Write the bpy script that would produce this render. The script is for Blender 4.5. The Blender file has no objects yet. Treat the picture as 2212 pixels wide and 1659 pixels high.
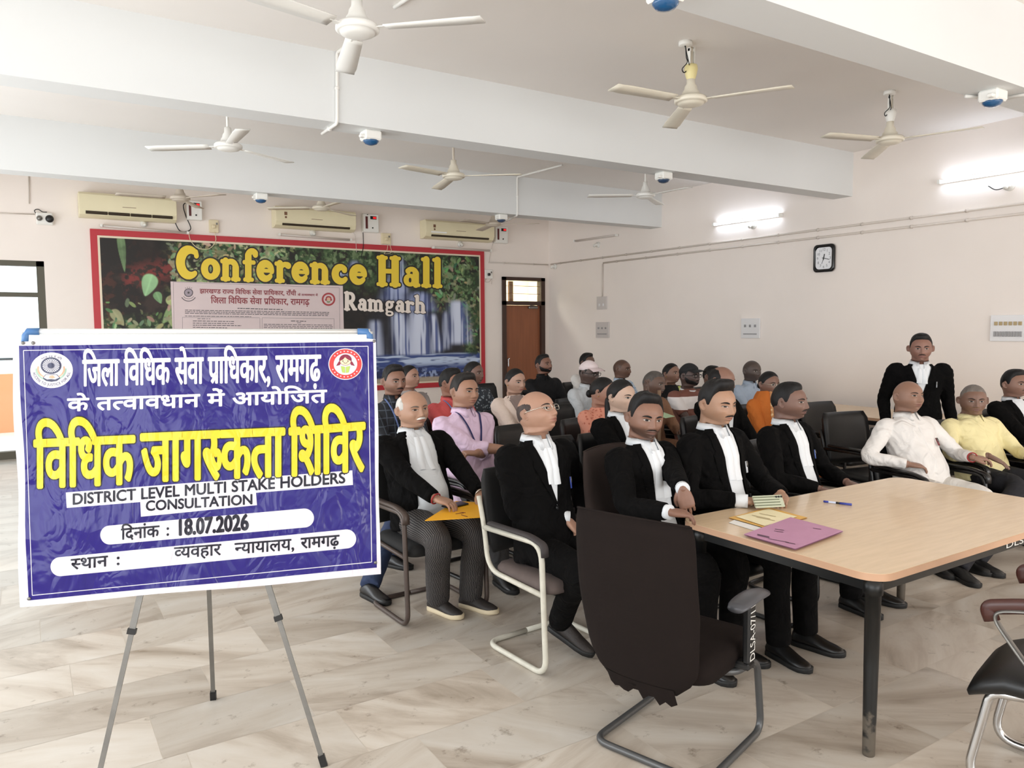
import bpy, bmesh, math, random
import numpy as np
from mathutils import Vector, Matrix
from mathutils.bvhtree import BVHTree
from mathutils import noise as mnoise

random.seed(7)
RNG = np.random.default_rng(11)
SC = bpy.context.scene
COL = SC.collection
PI = math.pi

# ------------------------------------------------------------------ camera
FPX, W, H, CAMZ = 1645.0, 2212.0, 1659.0, 1.70
CF = np.array([0.53563794, 0.84118794, -0.0741273])     # forward
CR = np.array([0.84323098, -0.53751206, -0.00650447])   # right
CU = np.array([0.0453158, 0.05902239, 0.99722757])      # up
CC = np.array([0.0, 0.0, CAMZ])
cam = bpy.data.cameras.new('camera')
cam.sensor_fit = 'HORIZONTAL'
cam.sensor_width = 36.0
cam.lens = FPX / W * 36.0
cam.clip_start = 0.05
cam.clip_end = 200
camo = bpy.data.objects.new('camera', cam)
COL.objects.link(camo)
camo.matrix_world = Matrix(((CR[0], CU[0], -CF[0], 0), (CR[1], CU[1], -CF[1], 0), (CR[2], CU[2], -CF[2], CAMZ), (0, 0, 0, 1)))
SC.camera = camo

# ------------------------------------------------------------------ view, world, lights
SC.view_settings.view_transform = 'Standard'
SC.view_settings.look = 'None'
SC.view_settings.gamma = 1.0
SC.view_settings.use_curve_mapping = False
SC.view_settings.exposure = 0.33
try:
    SC.cycles.use_denoising = True
    SC.cycles.max_bounces = 8
    SC.cycles.diffuse_bounces = 5
    SC.cycles.glossy_bounces = 3
    SC.cycles.sample_clamp_indirect = 6.0
except Exception:
    pass
world = bpy.data.worlds.new('daylight')
SC.world = world
world.use_nodes = True
_bg = world.node_tree.nodes['Background']
_bg.inputs[0].default_value = (0.86, 0.94, 1.0, 1)
_bg.inputs[1].default_value = 2.2


def area_light(name, loc, rot, sx, sy, power, color):
    l = bpy.data.lights.new(name, 'AREA')
    l.shape = 'RECTANGLE'
    l.size, l.size_y = sx, sy
    l.energy = power
    l.color = color
    o = bpy.data.objects.new(name, l)
    COL.objects.link(o)
    o.location = loc
    o.rotation_euler = rot
    return o


# daylight entering by the window band of the left wall and by the windows behind the photographer
area_light('daylight_left', (-2.45, 4.0, 1.75), (0, -PI / 2, 0), 2.1, 12.5, 225, (0.93, 0.97, 1.0))
area_light('daylight_rear', (4.6, -3.85, 1.6), (PI / 2, 0, 0), 7.4, 1.8, 160, (1.0, 0.97, 0.94))

# ------------------------------------------------------------------ helpers


def lin(c):
    c = np.asarray(c, float) / 255.0
    return np.where(c <= 0.04045, c / 12.92, ((c + 0.055) / 1.055) ** 2.4)


def ray(x, y):
    return CF * FPX + CR * (x - W / 2) - CU * (y - H / 2)


def atz(x, y, z):
    d = ray(x, y)
    return CC + d * ((z - CAMZ) / d[2])


def atY(x, y, Y):
    d = ray(x, y)
    return CC + d * (Y / d[1])


def atX(x, y, X):
    d = ray(x, y)
    return CC + d * (X / d[0])


def atD(x, y, D):
    return CC + ray(x, y) * (D / FPX)


def plane_at(x, y, p0, n):
    d = ray(x, y)
    return CC + d * (np.dot(p0 - CC, n) / np.dot(d, n))


MATS = {}


def mat(name, rgb, rough=0.5, metal=0.0, spec=0.5, var=0.0, vscale=6.0, bump=0.0, bscale=40.0, coat=0.0, stretch=None, col_attr=None, emit=None, estr=0.0, trans=0.0, bdetail=4.0, bdist=0.01, sheen=0.0, bdistort=0.0):
    if name in MATS:
        return MATS[name]
    m = bpy.data.materials.new(name)
    m.use_nodes = True
    nt = m.node_tree
    b = nt.nodes['Principled BSDF']
    c = tuple(lin(rgb)) + (1,)
    b.inputs['Base Color'].default_value = c
    b.inputs['Roughness'].default_value = rough
    b.inputs['Metallic'].default_value = metal
    b.inputs['Specular IOR Level'].default_value = spec
    b.inputs['Coat Weight'].default_value = coat
    b.inputs['Sheen Weight'].default_value = sheen
    b.inputs['Transmission Weight'].default_value = trans
    m.diffuse_color = c
    if emit is not None:
        b.inputs['Emission Color'].default_value = tuple(lin(emit)) + (1,)
        b.inputs['Emission Strength'].default_value = estr
    tc = None
    if var > 0 or bump > 0:
        tc = nt.nodes.new('ShaderNodeTexCoord')
        mp = nt.nodes.new('ShaderNodeMapping')
        nt.links.new(tc.outputs['Object'], mp.inputs['Vector'])
        if stretch:
            mp.inputs['Scale'].default_value = stretch
    src = None
    if col_attr:
        a = nt.nodes.new('ShaderNodeAttribute')
        a.attribute_name = col_attr
        src = a.outputs['Color']
        nt.links.new(src, b.inputs['Base Color'])
    if var > 0:
        n = nt.nodes.new('ShaderNodeTexNoise')
        n.inputs['Scale'].default_value = vscale
        n.inputs['Detail'].default_value = 5
        nt.links.new(mp.outputs[0], n.inputs['Vector'])
        mr = nt.nodes.new('ShaderNodeMapRange')
        mr.inputs['From Min'].default_value = 0.3
        mr.inputs['From Max'].default_value = 0.7
        mr.inputs['To Min'].default_value = 1 - var
        mr.inputs['To Max'].default_value = 1 + var
        nt.links.new(n.outputs['Fac'], mr.inputs['Value'])
        mx = nt.nodes.new('ShaderNodeVectorMath')
        mx.operation = 'SCALE'
        if src is None:
            mx.inputs[0].default_value = c[:3]
        else:
            nt.links.new(src, mx.inputs[0])
        nt.links.new(mr.outputs[0], mx.inputs['Scale'])
        nt.links.new(mx.outputs[0], b.inputs['Base Color'])
    if bump > 0:
        n2 = nt.nodes.new('ShaderNodeTexNoise')
        n2.inputs['Scale'].default_value = bscale
        n2.inputs['Detail'].default_value = bdetail
        n2.inputs['Distortion'].default_value = bdistort
        nt.links.new(mp.outputs[0], n2.inputs['Vector'])
        bp = nt.nodes.new('ShaderNodeBump')
        bp.inputs['Strength'].default_value = bump
        bp.inputs['Distance'].default_value = bdist
        nt.links.new(n2.outputs['Fac'], bp.inputs['Height'])
        nt.links.new(bp.outputs[0], b.inputs['Normal'])
    MATS[name] = m
    return m


class MB:
    """collects geometry for ONE mesh object"""

    def __init__(self):
        self.v, self.f, self.m, self.s = [], [], [], []
        self.n = 0

    def add(self, verts, faces, m=0, smooth=False):
        verts = np.asarray(verts, float).reshape(-1, 3)
        self.v.append(verts)
        for f in faces:
            self.f.append([int(i) + self.n for i in f])
        self.m += [m] * len(faces)
        self.s += [smooth] * len(faces)
        self.n += len(verts)

    def box(self, c, size, rot=None, m=0, bev=0.0):
        x, y, z = np.array(size, float) / 2
        if bev > 0:
            bev = min(bev, x * .9, y * .9, z * .9)
            V = []
            for sz in (-1, 1):
                for sx, sy in ((-1, -1), (1, -1), (1, 1), (-1, 1)):
                    V += [[sx * (x - bev), sy * (y - bev), sz * z], [sx * x, sy * (y - bev), sz * (z - bev)], [sx * (x - bev), sy * y, sz * (z - bev)]]
            bmm = bmesh.new()
            for p in V:
                bmm.verts.new(p)
            r = bmesh.ops.convex_hull(bmm, input=bmm.verts[:])
            bmm.verts.index_update()
            bmm.faces.index_update()
            V = np.array([v.co[:] for v in bmm.verts])
            F = [[v.index for v in f.verts] for f in bmm.faces]
            bmm.free()
        else:
            V = np.array([[sx * x, sy * y, sz * z] for sz in (-1, 1) for sx, sy in ((-1, -1), (1, -1), (1, 1), (-1, 1))])
            F = [(3, 2, 1, 0), (4, 5, 6, 7), (0, 1, 5, 4), (1, 2, 6, 5), (2, 3, 7, 6), (3, 0, 4, 7)]
        if rot is not None:
            V = V @ np.array(rot).T
        self.add(V + np.array(c, float), F, m)

    def quad(self, a, b, c, d, m=0):
        self.add([a, b, c, d], [(0, 1, 2, 3)], m)

    def loft(self, rings, closed=True, caps=True, m=0, smooth=True):
        rings = [np.asarray(r, float) for r in rings]
        k = len(rings[0])
        V = np.concatenate(rings)
        F = []
        kk = k if closed else k - 1
        for i in range(len(rings) - 1):
            for j in range(kk):
                a, b = i * k + j, i * k + (j + 1) % k
                F.append((a, b, b + k, a + k))
        if caps and closed:
            F.append(tuple(range(k - 1, -1, -1)))
            F.append(tuple(range((len(rings) - 1) * k, len(rings) * k)))
        self.add(V, F, m, smooth)

    def tube(self, path, r, n=10, m=0, closed=False, caps=True, flat=1.0):
        P = np.asarray(path, float)
        N = len(P)
        r = np.broadcast_to(np.asarray(r, float), (N,))
        T = np.zeros_like(P)
        if closed:
            T = np.roll(P, -1, 0) - np.roll(P, 1, 0)
        else:
            T[1:-1] = P[2:] - P[:-2]
            T[0] = P[1] - P[0]
            T[-1] = P[-1] - P[-2]
        T /= np.linalg.norm(T, axis=1)[:, None] + 1e-12
        up = np.array([0, 0, 1.0]) if abs(T[0][2]) < .9 else np.array([1.0, 0, 0])
        u = np.cross(up, T[0])
        u /= np.linalg.norm(u)
        rings = []
        for i in range(N):
            u = u - T[i] * np.dot(u, T[i])
            u /= np.linalg.norm(u) + 1e-12
            w = np.cross(T[i], u)
            a = np.arange(n) / n * 2 * PI
            rings.append(P[i] + r[i] * (np.cos(a)[:, None] * u + flat * np.sin(a)[:, None] * w))
        if closed:
            rings.append(rings[0])
            self.loft(rings, caps=False, m=m)
        else:
            self.loft(rings, caps=caps, m=m)

    def lathe(self, prof, c=(0, 0, 0), n=24, m=0, smooth=True):
        a = np.arange(n) / n * 2 * PI
        rings = [np.stack([r * np.cos(a) + c[0], r * np.sin(a) + c[1], np.full(n, z + c[2])], 1) for r, z in prof]
        self.loft(rings, m=m, smooth=smooth)

    def sphere(self, c, r, n=16, m=0):
        r = np.broadcast_to(np.asarray(r, float), (3,))
        rings = []
        for i in range(n // 2 + 1):
            t = PI * (i / (n // 2))
            t = min(max(t, .02), PI - .02)
            a = np.arange(n) / n * 2 * PI
            rings.append(np.stack([c[0] + r[0] * math.sin(t) * np.cos(a), c[1] + r[1] * math.sin(t) * np.sin(a), np.full(n, c[2] + r[2] * math.cos(t))], 1)[::-1])
        self.loft(rings, m=m)

    def build(self, name, mats, parent=None, world=False, loc=None, smooth_angle=None):
        V = np.concatenate(self.v) if self.v else np.zeros((0, 3))
        if world and parent is not None:
            V = V - np.array(parent.location)
        me = bpy.data.meshes.new(name)
        me.from_pydata(V.tolist(), [], self.f)
        if not isinstance(mats, (list, tuple)):
            mats = [mats]
        for mm in mats:
            me.materials.append(mm)
        me.polygons.foreach_set('material_index', self.m)
        me.polygons.foreach_set('use_smooth', self.s)
        me.update()
        o = bpy.data.objects.new(name, me)
        COL.objects.link(o)
        if parent is not None:
            o.parent = parent
        if loc is not None:
            o.location = loc
        return o


def empty(name, loc=(0, 0, 0), rz=0.0):
    o = bpy.data.objects.new(name, None)
    COL.objects.link(o)
    o.location = loc
    o.rotation_euler = (0, 0, rz)
    o.empty_display_size = .05
    return o


def tag(o, label, cat, group=None, kind=None):
    o['label'] = label
    o['category'] = cat
    if group:
        o['group'] = group
    if kind:
        o['kind'] = kind
    return o


def struct(o, label=None):
    o['kind'] = 'structure'
    if label:
        o['label'] = label
    return o


def kids(o):
    return [c for c in bpy.data.objects if c.parent is o]


def dup(root, loc, rz=0.0, label=None, group=None):
    r = root.copy()
    COL.objects.link(r)
    r.location = loc
    r.rotation_euler = (0, 0, rz)
    if label:
        r['label'] = label
    if group:
        r['group'] = group
    for ch in kids(root):
        c = ch.copy()
        COL.objects.link(c)
        c.parent = r
        for g in kids(ch):
            d = g.copy()
            COL.objects.link(d)
            d.parent = c
    return r


def rotm(axis, a):
    return np.array(Matrix.Rotation(a, 3, axis))


def bez(pts, n=8, rad=0.08):
    """polyline with rounded corners"""
    P = [np.array(p, float) for p in pts]
    out = [P[0]]
    for i in range(1, len(P) - 1):
        a, b, c = P[i - 1], P[i], P[i + 1]
        la, lc = np.linalg.norm(a - b), np.linalg.norm(c - b)
        r = min(rad, la * .49, lc * .49)
        s, e = b + (a - b) / la * r, b + (c - b) / lc * r
        for k in range(n + 1):
            t = k / n
            out.append((1 - t) ** 2 * s + 2 * t * (1 - t) * b + t * t * e)
    out.append(P[-1])
    return np.array(out)


def crom(pts, n=8):
    """smooth curve through points"""
    P = np.array(pts, float)
    P = np.vstack([2 * P[0] - P[1], P, 2 * P[-1] - P[-2]])
    out = []
    for i in range(1, len(P) - 2):
        for k in range(n):
            t = k / n
            p0, p1, p2, p3 = P[i - 1], P[i], P[i + 1], P[i + 2]
            out.append(.5 * ((2 * p1) + (-p0 + p2) * t + (2 * p0 - 5 * p1 + 4 * p2 - p3) * t * t + (-p0 + 3 * p1 - 3 * p2 + p3) * t ** 3))
    out.append(P[-2])
    return np.array(out)


def vnoise(shape, cells, rng):
    h, w = shape
    gy, gx = cells
    g = rng.random((gy + 2, gx + 2))
    y = np.linspace(0, gy, h)
    x = np.linspace(0, gx, w)
    yi, xi = y.astype(int), x.astype(int)
    fy, fx = (y - yi)[:, None], (x - xi)[None]
    fy, fx = fy * fy * (3 - 2 * fy), fx * fx * (3 - 2 * fx)
    a, b = g[yi][:, xi], g[yi][:, xi + 1]
    c, d = g[yi + 1][:, xi], g[yi + 1][:, xi + 1]
    return (a * (1 - fx) + b * fx) * (1 - fy) + (c * (1 - fx) + d * fx) * fy


def fbm(shape, cells, rng, octv=4):
    o = np.zeros(shape)
    amp, tot = 1.0, 0
    cy, cx = cells
    for k in range(octv):
        o += amp * vnoise(shape, (max(1, cy), max(1, cx)), rng)
        tot += amp
        amp *= .55
        cy, cx = cy * 2, cx * 2
    return o / tot


# ------------------------------------------------------------------ lettering (built-in font, glyph by glyph)
_GL = {}


def _raw(s):
    c = bpy.data.curves.new('lettering', 'FONT')
    c.body = s
    c.fill_mode = 'FRONT'
    c.resolution_u = 4
    o = bpy.data.objects.new('lettering', c)
    COL.objects.link(o)
    dg = bpy.context.evaluated_depsgraph_get()
    dg.update()
    me = bpy.data.meshes.new_from_object(o.evaluated_get(dg))
    me.calc_loop_triangles()
    V = np.zeros(len(me.vertices) * 3)
    me.vertices.foreach_get('co', V)
    T = np.zeros(len(me.loop_triangles) * 3, int)
    me.loop_triangles.foreach_get('vertices', T)
    bpy.data.objects.remove(o)
    bpy.data.curves.remove(c)
    bpy.data.meshes.remove(me)
    return V.reshape(-1, 3)[:, :2], T.reshape(-1, 3)


def glyph(ch):
    if ch in _GL:
        return _GL[ch]
    if ch == ' ':
        _GL[ch] = (np.zeros((0, 2)), np.zeros((0, 3), int), .3)
        return _GL[ch]
    V, T = _raw(ch)
    Va, _ = _raw(ch + 'A')
    adv = Va[:, 0].max() - .667
    _GL[ch] = (V, T, adv)
    return _GL[ch]


def clip_right(V, T, xmax):
    out, tri = [], []
    for t in T:
        poly = [V[i] for i in t]
        res = []
        for i in range(3):
            a, b = poly[i], poly[(i + 1) % 3]
            ia, ib = a[0] <= xmax, b[0] <= xmax
            if ia:
                res.append(a)
            if ia != ib:
                k = (xmax - a[0]) / (b[0] - a[0])
                res.append(a + (b - a) * k)
        for k in range(1, len(res) - 1):
            n = len(out)
            out += [res[0], res[k], res[k + 1]]
            tri.append((n, n + 1, n + 2))
    return np.array(out).reshape(-1, 2), np.array(tri, int).reshape(-1, 3)


def shape_text(s):
    """small shaper: '~' half consonant, '^' subjoined ra; the short i sign is moved in front of its cluster"""
    toks = []
    for ch in s:
        if ch in '~^':
            toks[-1] += ch
        elif ch == '\u093f':
            k = len(toks) - 1
            while k > 0 and toks[k - 1].endswith('~'):
                k -= 1
            toks.insert(k, ch)
        else:
            toks.append(ch)
    VV, TT, n, x = [], [], 0, 0.0
    for tk in toks:
        V, T, adv = glyph(tk[0])
        V = V.copy()
        if tk.endswith('~'):
            cut = V[:, 0].max() - .205
            V, T = clip_right(V, T, cut)
            adv = cut
        if tk[0] == '\u0941' and toks[max(0, toks.index(tk) - 1)][0] == 'र':
            lo, hi = V.min(0), V.max(0)
            V = (V - lo) / (hi - lo) * np.array([.24, .26]) + np.array([-.20, .12])
            adv = .06
        if len(V):
            VV.append(V + [x, 0])
            TT.append(T + n)
            n += len(V)
        if tk.endswith('^'):
            st = adv - .14
            q = np.array([[st, .26], [st, .17], [st - .2, .0], [st - .27, .05]]) + [x, 0]
            VV.append(q)
            TT.append(np.array([[0, 1, 2], [0, 2, 3]]) + n)
            n += 4
        x += adv
    return np.concatenate(VV), np.concatenate(TT), x


class Sheet:
    """a flat surface of the scene addressed by photo pixels"""

    def __init__(self, p0, n):
        self.p0 = np.array(p0, float)
        self.n = np.array(n, float) / np.linalg.norm(n)
        if np.dot(self.n, CC - self.p0) < 0:
            self.n = -self.n

    def pt(self, x, y, off=0.0):
        return plane_at(x, y, self.p0, self.n) + self.n * off

    def pts(self, P, off):
        P = np.asarray(P, float)
        d = CF * FPX + (P[:, :1] - W / 2) * CR - (P[:, 1:2] - H / 2) * CU
        t = np.dot(self.p0 - CC, self.n) / (d @ self.n)
        return CC + d * t[:, None] + self.n * off

    def text(self, mb, s, pl, pr, h, off, m=0, bold=0.0, yref=.622, slant=0.0, ndir=8):
        V, T, w = shape_text(s)
        pl, pr = np.array(pl, float), np.array(pr, float)
        base = pl + (pr - pl) * (V[:, :1] / w)
        P = base + np.stack([np.full(len(V), slant) * V[:, 1] / yref * h, -V[:, 1] / yref * h], 1)
        offs = [(0, 0)] + ([(bold * math.cos(a), bold * math.sin(a)) for a in np.arange(ndir) / ndir * 2 * PI] if bold > 0 else [])
        for k, o in enumerate(offs):
            mb.add(self.pts(P + np.array(o), off + k * 1e-5), T, m)

    def poly(self, mb, P, off, m=0):
        mb.add(self.pts(P, off), [tuple(range(len(P)))], m)

    def ell(self, mb, c, rx, ry, off, m=0, n=40, a0=0, a1=2 * PI, inner=0.0):
        a = np.linspace(a0, a1, n)
        o = np.stack([c[0] + rx * np.cos(a), c[1] - ry * np.sin(a)], 1)
        if inner > 0:
            i = np.stack([c[0] + rx * inner * np.cos(a), c[1] - ry * inner * np.sin(a)], 1)
            mb.add(self.pts(np.vstack([o, i]), off), [(k, k + 1, n + k + 1, n + k) for k in range(n - 1)], m)
        else:
            mb.add(self.pts(np.vstack([o, [c]]), off), [(k, k + 1, n) for k in range(n - 1)], m)

    def line(self, mb, P, w, off, m=0):
        for a, b in zip(P[:-1], P[1:]):
            a, b = np.array(a, float), np.array(b, float)
            d = (b - a) / (np.linalg.norm(b - a) + 1e-9)
            q = np.array([-d[1], d[0]]) * w / 2
            self.poly(mb, [a + q, b + q, b - q, a - q], off, m)


def grid_mesh(mb, fn, nu, nv, m=0, smooth=True):
    """fn(u,v)->3D for arrays u,v in 0..1"""
    u, v = np.meshgrid(np.linspace(0, 1, nu), np.linspace(0, 1, nv))
    P = fn(u.ravel(), v.ravel())
    F = [(j * nu + i, j * nu + i + 1, (j + 1) * nu + i + 1, (j + 1) * nu + i) for j in range(nv - 1) for i in range(nu - 1)]
    mb.add(P, F, m, smooth)
# ------------------------------------------------------------------ room
XL, XR, YF, YB, ZC, ZBEAM = -2.6, 8.49, -4.0, 12.0, 3.77, 3.25
M_wall = mat('wall_paint', (240, 230, 222), .7, var=.025, vscale=1.1, bump=.04, bscale=60)
M_ceil = mat('ceiling_paint', (236, 231, 226), .75, var=.02, vscale=.9)
M_beam = mat('ceiling_paint_dimmed', (220, 221, 220), .7, var=.02, vscale=.9)  # same white paint as the ceiling, darkened in colour against the strong light
M_white = mat('white_plastic', (236, 234, 228), .4)
M_cream = mat('cream_plastic', (232, 222, 188), .4, var=.02)
M_black = mat('black_plastic', (18, 18, 19), .4)
M_dark = mat('dark_metal', (34, 33, 32), .45, metal=.2)
M_frame = mat('olive_window_frame', (84, 80, 66), .5)
M_steel = mat('grey_metal', (128, 126, 122), .38, metal=.75, var=.12, vscale=14)
M_chrome = mat('chrome', (205, 205, 205), .16, metal=1.0)


def glass_mat():
    m = bpy.data.materials.new('window_glass')
    m.use_nodes = True
    nt = m.node_tree
    nt.nodes.remove(nt.nodes['Principled BSDF'])
    out = nt.nodes['Material Output']
    t = nt.nodes.new('ShaderNodeBsdfTransparent')
    t.inputs[0].default_value = (.93, .96, .95, 1)
    g = nt.nodes.new('ShaderNodeBsdfGlossy')
    g.inputs['Roughness'].default_value = .03
    f = nt.nodes.new('ShaderNodeFresnel')
    f.inputs['IOR'].default_value = 1.4
    mx = nt.nodes.new('ShaderNodeMixShader')
    nt.links.new(f.outputs[0], mx.inputs[0])
    nt.links.new(t.outputs[0], mx.inputs[1])
    nt.links.new(g.outputs[0], mx.inputs[2])
    nt.links.new(mx.outputs[0], out.inputs['Surface'])
    return m


M_glass = glass_mat()


def floor_material():
    m = bpy.data.materials.new('marble_floor')
    m.use_nodes = True
    nt = m.node_tree
    L = nt.links.new
    b = nt.nodes['Principled BSDF']
    at = nt.nodes.new('ShaderNodeAttribute')
    at.attribute_name = 'slab'
    sp = nt.nodes.new('ShaderNodeSeparateColor')
    L(at.outputs['Color'], sp.inputs[0])
    geo = nt.nodes.new('ShaderNodeNewGeometry')
    ang = nt.nodes.new('ShaderNodeMath')
    ang.operation = 'MULTIPLY_ADD'
    ang.inputs[1].default_value = 1.5
    ang.inputs[2].default_value = -.55
    L(sp.outputs['Red'], ang.inputs[0])
    vr = nt.nodes.new('ShaderNodeVectorRotate')
    vr.rotation_type = 'Z_AXIS'
    L(geo.outputs['Position'], vr.inputs['Vector'])
    L(ang.outputs[0], vr.inputs['Angle'])
    off = nt.nodes.new('ShaderNodeVectorMath')
    off.operation = 'MULTIPLY_ADD'
    L(at.outputs['Color'], off.inputs[0])
    off.inputs[1].default_value = (37, 53, 29)
    L(vr.outputs[0], off.inputs[2])
    mp = nt.nodes.new('ShaderNodeMapping')
    mp.inputs['Scale'].default_value = (.65, 2.5, 1)
    L(off.outputs[0], mp.inputs['Vector'])
    n1 = nt.nodes.new('ShaderNodeTexNoise')
    n1.inputs['Scale'].default_value = 1.6
    n1.inputs['Detail'].default_value = 9
    n1.inputs['Roughness'].default_value = .62
    n1.inputs['Distortion'].default_value = .7
    L(mp.outputs[0], n1.inputs['Vector'])
    r1 = nt.nodes.new('ShaderNodeValToRGB')
    e = r1.color_ramp.elements
    e[0].position, e[0].color = .26, tuple(lin((146, 132, 116))) + (1,)
    e[1].position, e[1].color = .70, tuple(lin((208, 201, 191))) + (1,)
    x = r1.color_ramp.elements.new(.43)
    x.color = tuple(lin((184, 172, 158))) + (1,)
    x = r1.color_ramp.elements.new(.52)
    x.color = tuple(lin((197, 187, 174))) + (1,)
    L(n1.outputs['Fac'], r1.inputs[0])
    # per slab tint
    mr = nt.nodes.new('ShaderNodeMapRange')
    mr.inputs['To Min'].default_value = .80
    mr.inputs['To Max'].default_value = 1.06
    L(sp.outputs['Green'], mr.inputs['Value'])
    sc = nt.nodes.new('ShaderNodeVectorMath')
    sc.operation = 'SCALE'
    L(r1.outputs[0], sc.inputs[0])
    L(mr.outputs[0], sc.inputs['Scale'])
    # dirt flecks and fine veins
    n2 = nt.nodes.new('ShaderNodeTexNoise')
    n2.inputs['Scale'].default_value = 9
    n2.inputs['Detail'].default_value = 6
    n2.inputs['Roughness'].default_value = .7
    L(geo.outputs['Position'], n2.inputs['Vector'])
    r2 = nt.nodes.new('ShaderNodeValToRGB')
    r2.color_ramp.elements[0].position, r2.color_ramp.elements[0].color = .29, (.50, .46, .42, 1)
    r2.color_ramp.elements[1].position, r2.color_ramp.elements[1].color = .40, (1, 1, 1, 1)
    L(n2.outputs['Fac'], r2.inputs[0])
    mu = nt.nodes.new('ShaderNodeVectorMath')
    mu.operation = 'MULTIPLY'
    L(sc.outputs[0], mu.inputs[0])
    L(r2.outputs[0], mu.inputs[1])
    L(mu.outputs[0], b.inputs['Base Color'])
    rr = nt.nodes.new('ShaderNodeMapRange')
    rr.inputs['To Min'].default_value = .22
    rr.inputs['To Max'].default_value = .42
    L(n1.outputs['Fac'], rr.inputs['Value'])
    L(rr.outputs[0], b.inputs['Roughness'])
    return m


def build_room():
    # floor: marble slabs in running courses on a mortar bed
    mb = MB()
    rnd = random.Random(5)
    cols = []
    y = YF
    row = 0
    while y < YB:
        h = .40
        x = XL - rnd.random() * .8
        while x < XR:
            w = rnd.choice((.62, .75, .75, .9))
            a, b2 = max(x, XL) + 0.0013, min(x + w, XR) - 0.0013
            if b2 > a + .01:
                mb.quad((a, y + 0.0013, 0), (b2, y + 0.0013, 0), (b2, min(y + h, YB) - 0.0013, 0), (a, min(y + h, YB) - 0.0013, 0), 0)
                c = (rnd.random(), rnd.random(), rnd.random(), 1)
                cols += [c] * 4
            x += w
        y += h
        row += 1
    nslab = len(mb.f)
    mb.quad((XL, YF, -.0006), (XR, YF, -.0006), (XR, YB, -.0006), (XL, YB, -.0006), 1)
    cols += [(0, 0, 0, 1)] * 4
    mb.box(((XL + XR) / 2, (YF + YB) / 2, -.08), (XR - XL, YB - YF, .14), m=1)
    cols += [(0, 0, 0, 1)] * 24
    fl = mb.build('floor', [floor_material(), mat('mortar', (196, 186, 172), .6)])
    a = fl.data.color_attributes.new('slab', 'FLOAT_COLOR', 'CORNER')
    a.data.foreach_set('color', np.array(cols, np.float32).ravel())
    struct(fl, 'worn beige and grey marble slab floor')

    mb = MB()
    mb.box(((XL + XR) / 2, (YF + YB) / 2, ZC + .06), (XR - XL + .4, YB - YF + .4, .12))
    struct(mb.build('ceiling', M_ceil), 'white painted concrete ceiling')
    for nm, y0, y1 in (('ceiling_beam', 2.515, 2.81), ('ceiling_beam', 5.655, 5.915), ('ceiling_beam', 8.93, 9.19)):
        mb = MB()
        mb.box(((XL + XR) / 2, (y0 + y1) / 2, (ZBEAM + ZC) / 2 + .01), (XR - XL, y1 - y0, ZC - ZBEAM + .02))
        struct(mb.build(nm, M_beam), 'deep white concrete beam under the ceiling')

    def wall(name, rects, label):
        mb = MB()
        for c, s in rects:
            mb.box(c, s)
        return struct(mb.build(name, M_wall), label)

    t = .2
    yb = YB + t / 2

    def bx(x0, x1, z0, z1, y=yb, th=t):
        return ((x0 + x1) / 2, y, (z0 + z1) / 2), (x1 - x0, th, z1 - z0)
    WX1, WZ = .25, 2.62          # the glazed opening at the far left
    DX0, DX1, DZ = 7.43, 8.37, 2.63
    wall('wall_back', [bx(XL - .2, -2.3, 0, ZC), bx(-2.3, WX1, WZ, ZC), bx(WX1, DX0, 0, ZC), bx(DX0, DX1, DZ, ZC), bx(DX1, XR + .2, 0, ZC)], 'cream back wall behind the audience')
    wall('wall_right', [((XR + .1, (YF + YB) / 2, ZC / 2), (.2, YB - YF + .4, ZC))], 'plain cream right wall')
    # left wall with a long band of windows, front wall with windows behind the photographer
    lw = [((XL - .1, (YF + YB) / 2, .35), (.2, YB - YF + .4, .7)), ((XL - .1, (YF + YB) / 2, 3.3), (.2, YB - YF + .4, .94))]
    for yy in (-4.0, -1.6, 1.0, 3.7, 6.4, 9.1, 11.6):
        lw.append(((XL - .1, yy, 1.75), (.2, .5, 2.2)))
    wall('wall_left', lw, 'left wall with a band of windows')
    fw = [bx(XL, XR, 0, .7, YF - .1), bx(XL, XR, 2.9, ZC, YF - .1)]
    for xx in (-2.4, .6, 3.4, 6.2, 8.2):
        fw.append(bx(xx - .3, xx + .3, .7, 2.9, YF - .1))
    wall('wall_front', fw, 'wall with windows behind the photographer')

    # window_1: glazed opening at the far left of the back wall
    w = empty('window_1', ((-2.3 + WX1) / 2, YB + .06, 0))
    struct(w, 'bright glazed opening with an olive frame at the left end of the back wall')
    f = MB()
    for x in (WX1 - .045, -.62, -1.5, -2.26):
        f.box((x, YB + .06, WZ / 2), (.09 if x > 0 else .06, .1, WZ))
    zt = atY(30, 636, YB)[2]
    f.box(((-2.3 + WX1) / 2, YB + .06, WZ - .035), (WX1 + 2.3, .1, .07))
    f.box(((-2.3 + WX1) / 2, YB + .06, zt), (WX1 + 2.3, .09, .06))
    f.box(((-2.3 + WX1) / 2, YB + .06, .05), (WX1 + 2.3, .12, .10))
    f.build('window_frame', M_frame, w, world=True)
    g = MB()
    g.box(((-2.3 + WX1) / 2, YB + .06, (zt + .1) / 2), (WX1 + 2.2, .008, zt - .1))
    g.build('pane', M_glass, w, world=True)
    g = MB()
    for k in range(5):
        zz = zt + .07 + k * .085
        g.box(((-2.3 + WX1) / 2, YB + .06, zz), (WX1 + 2.2, .006, .088), rot=rotm('X', .35))
    g.build('glass_louvre', M_glass, w, world=True)

    # verandah outside that opening
    mb = MB()
    mb.box((-1.5, 14.0, -.1), (6.0, 3.7, .2))
    struct(mb.build('floor_verandah', mat('verandah_floor', (226, 222, 214), .5)), 'pale verandah floor outside')
    mb = MB()
    zt = atY(20, 808, 15.2)[2]
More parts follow.
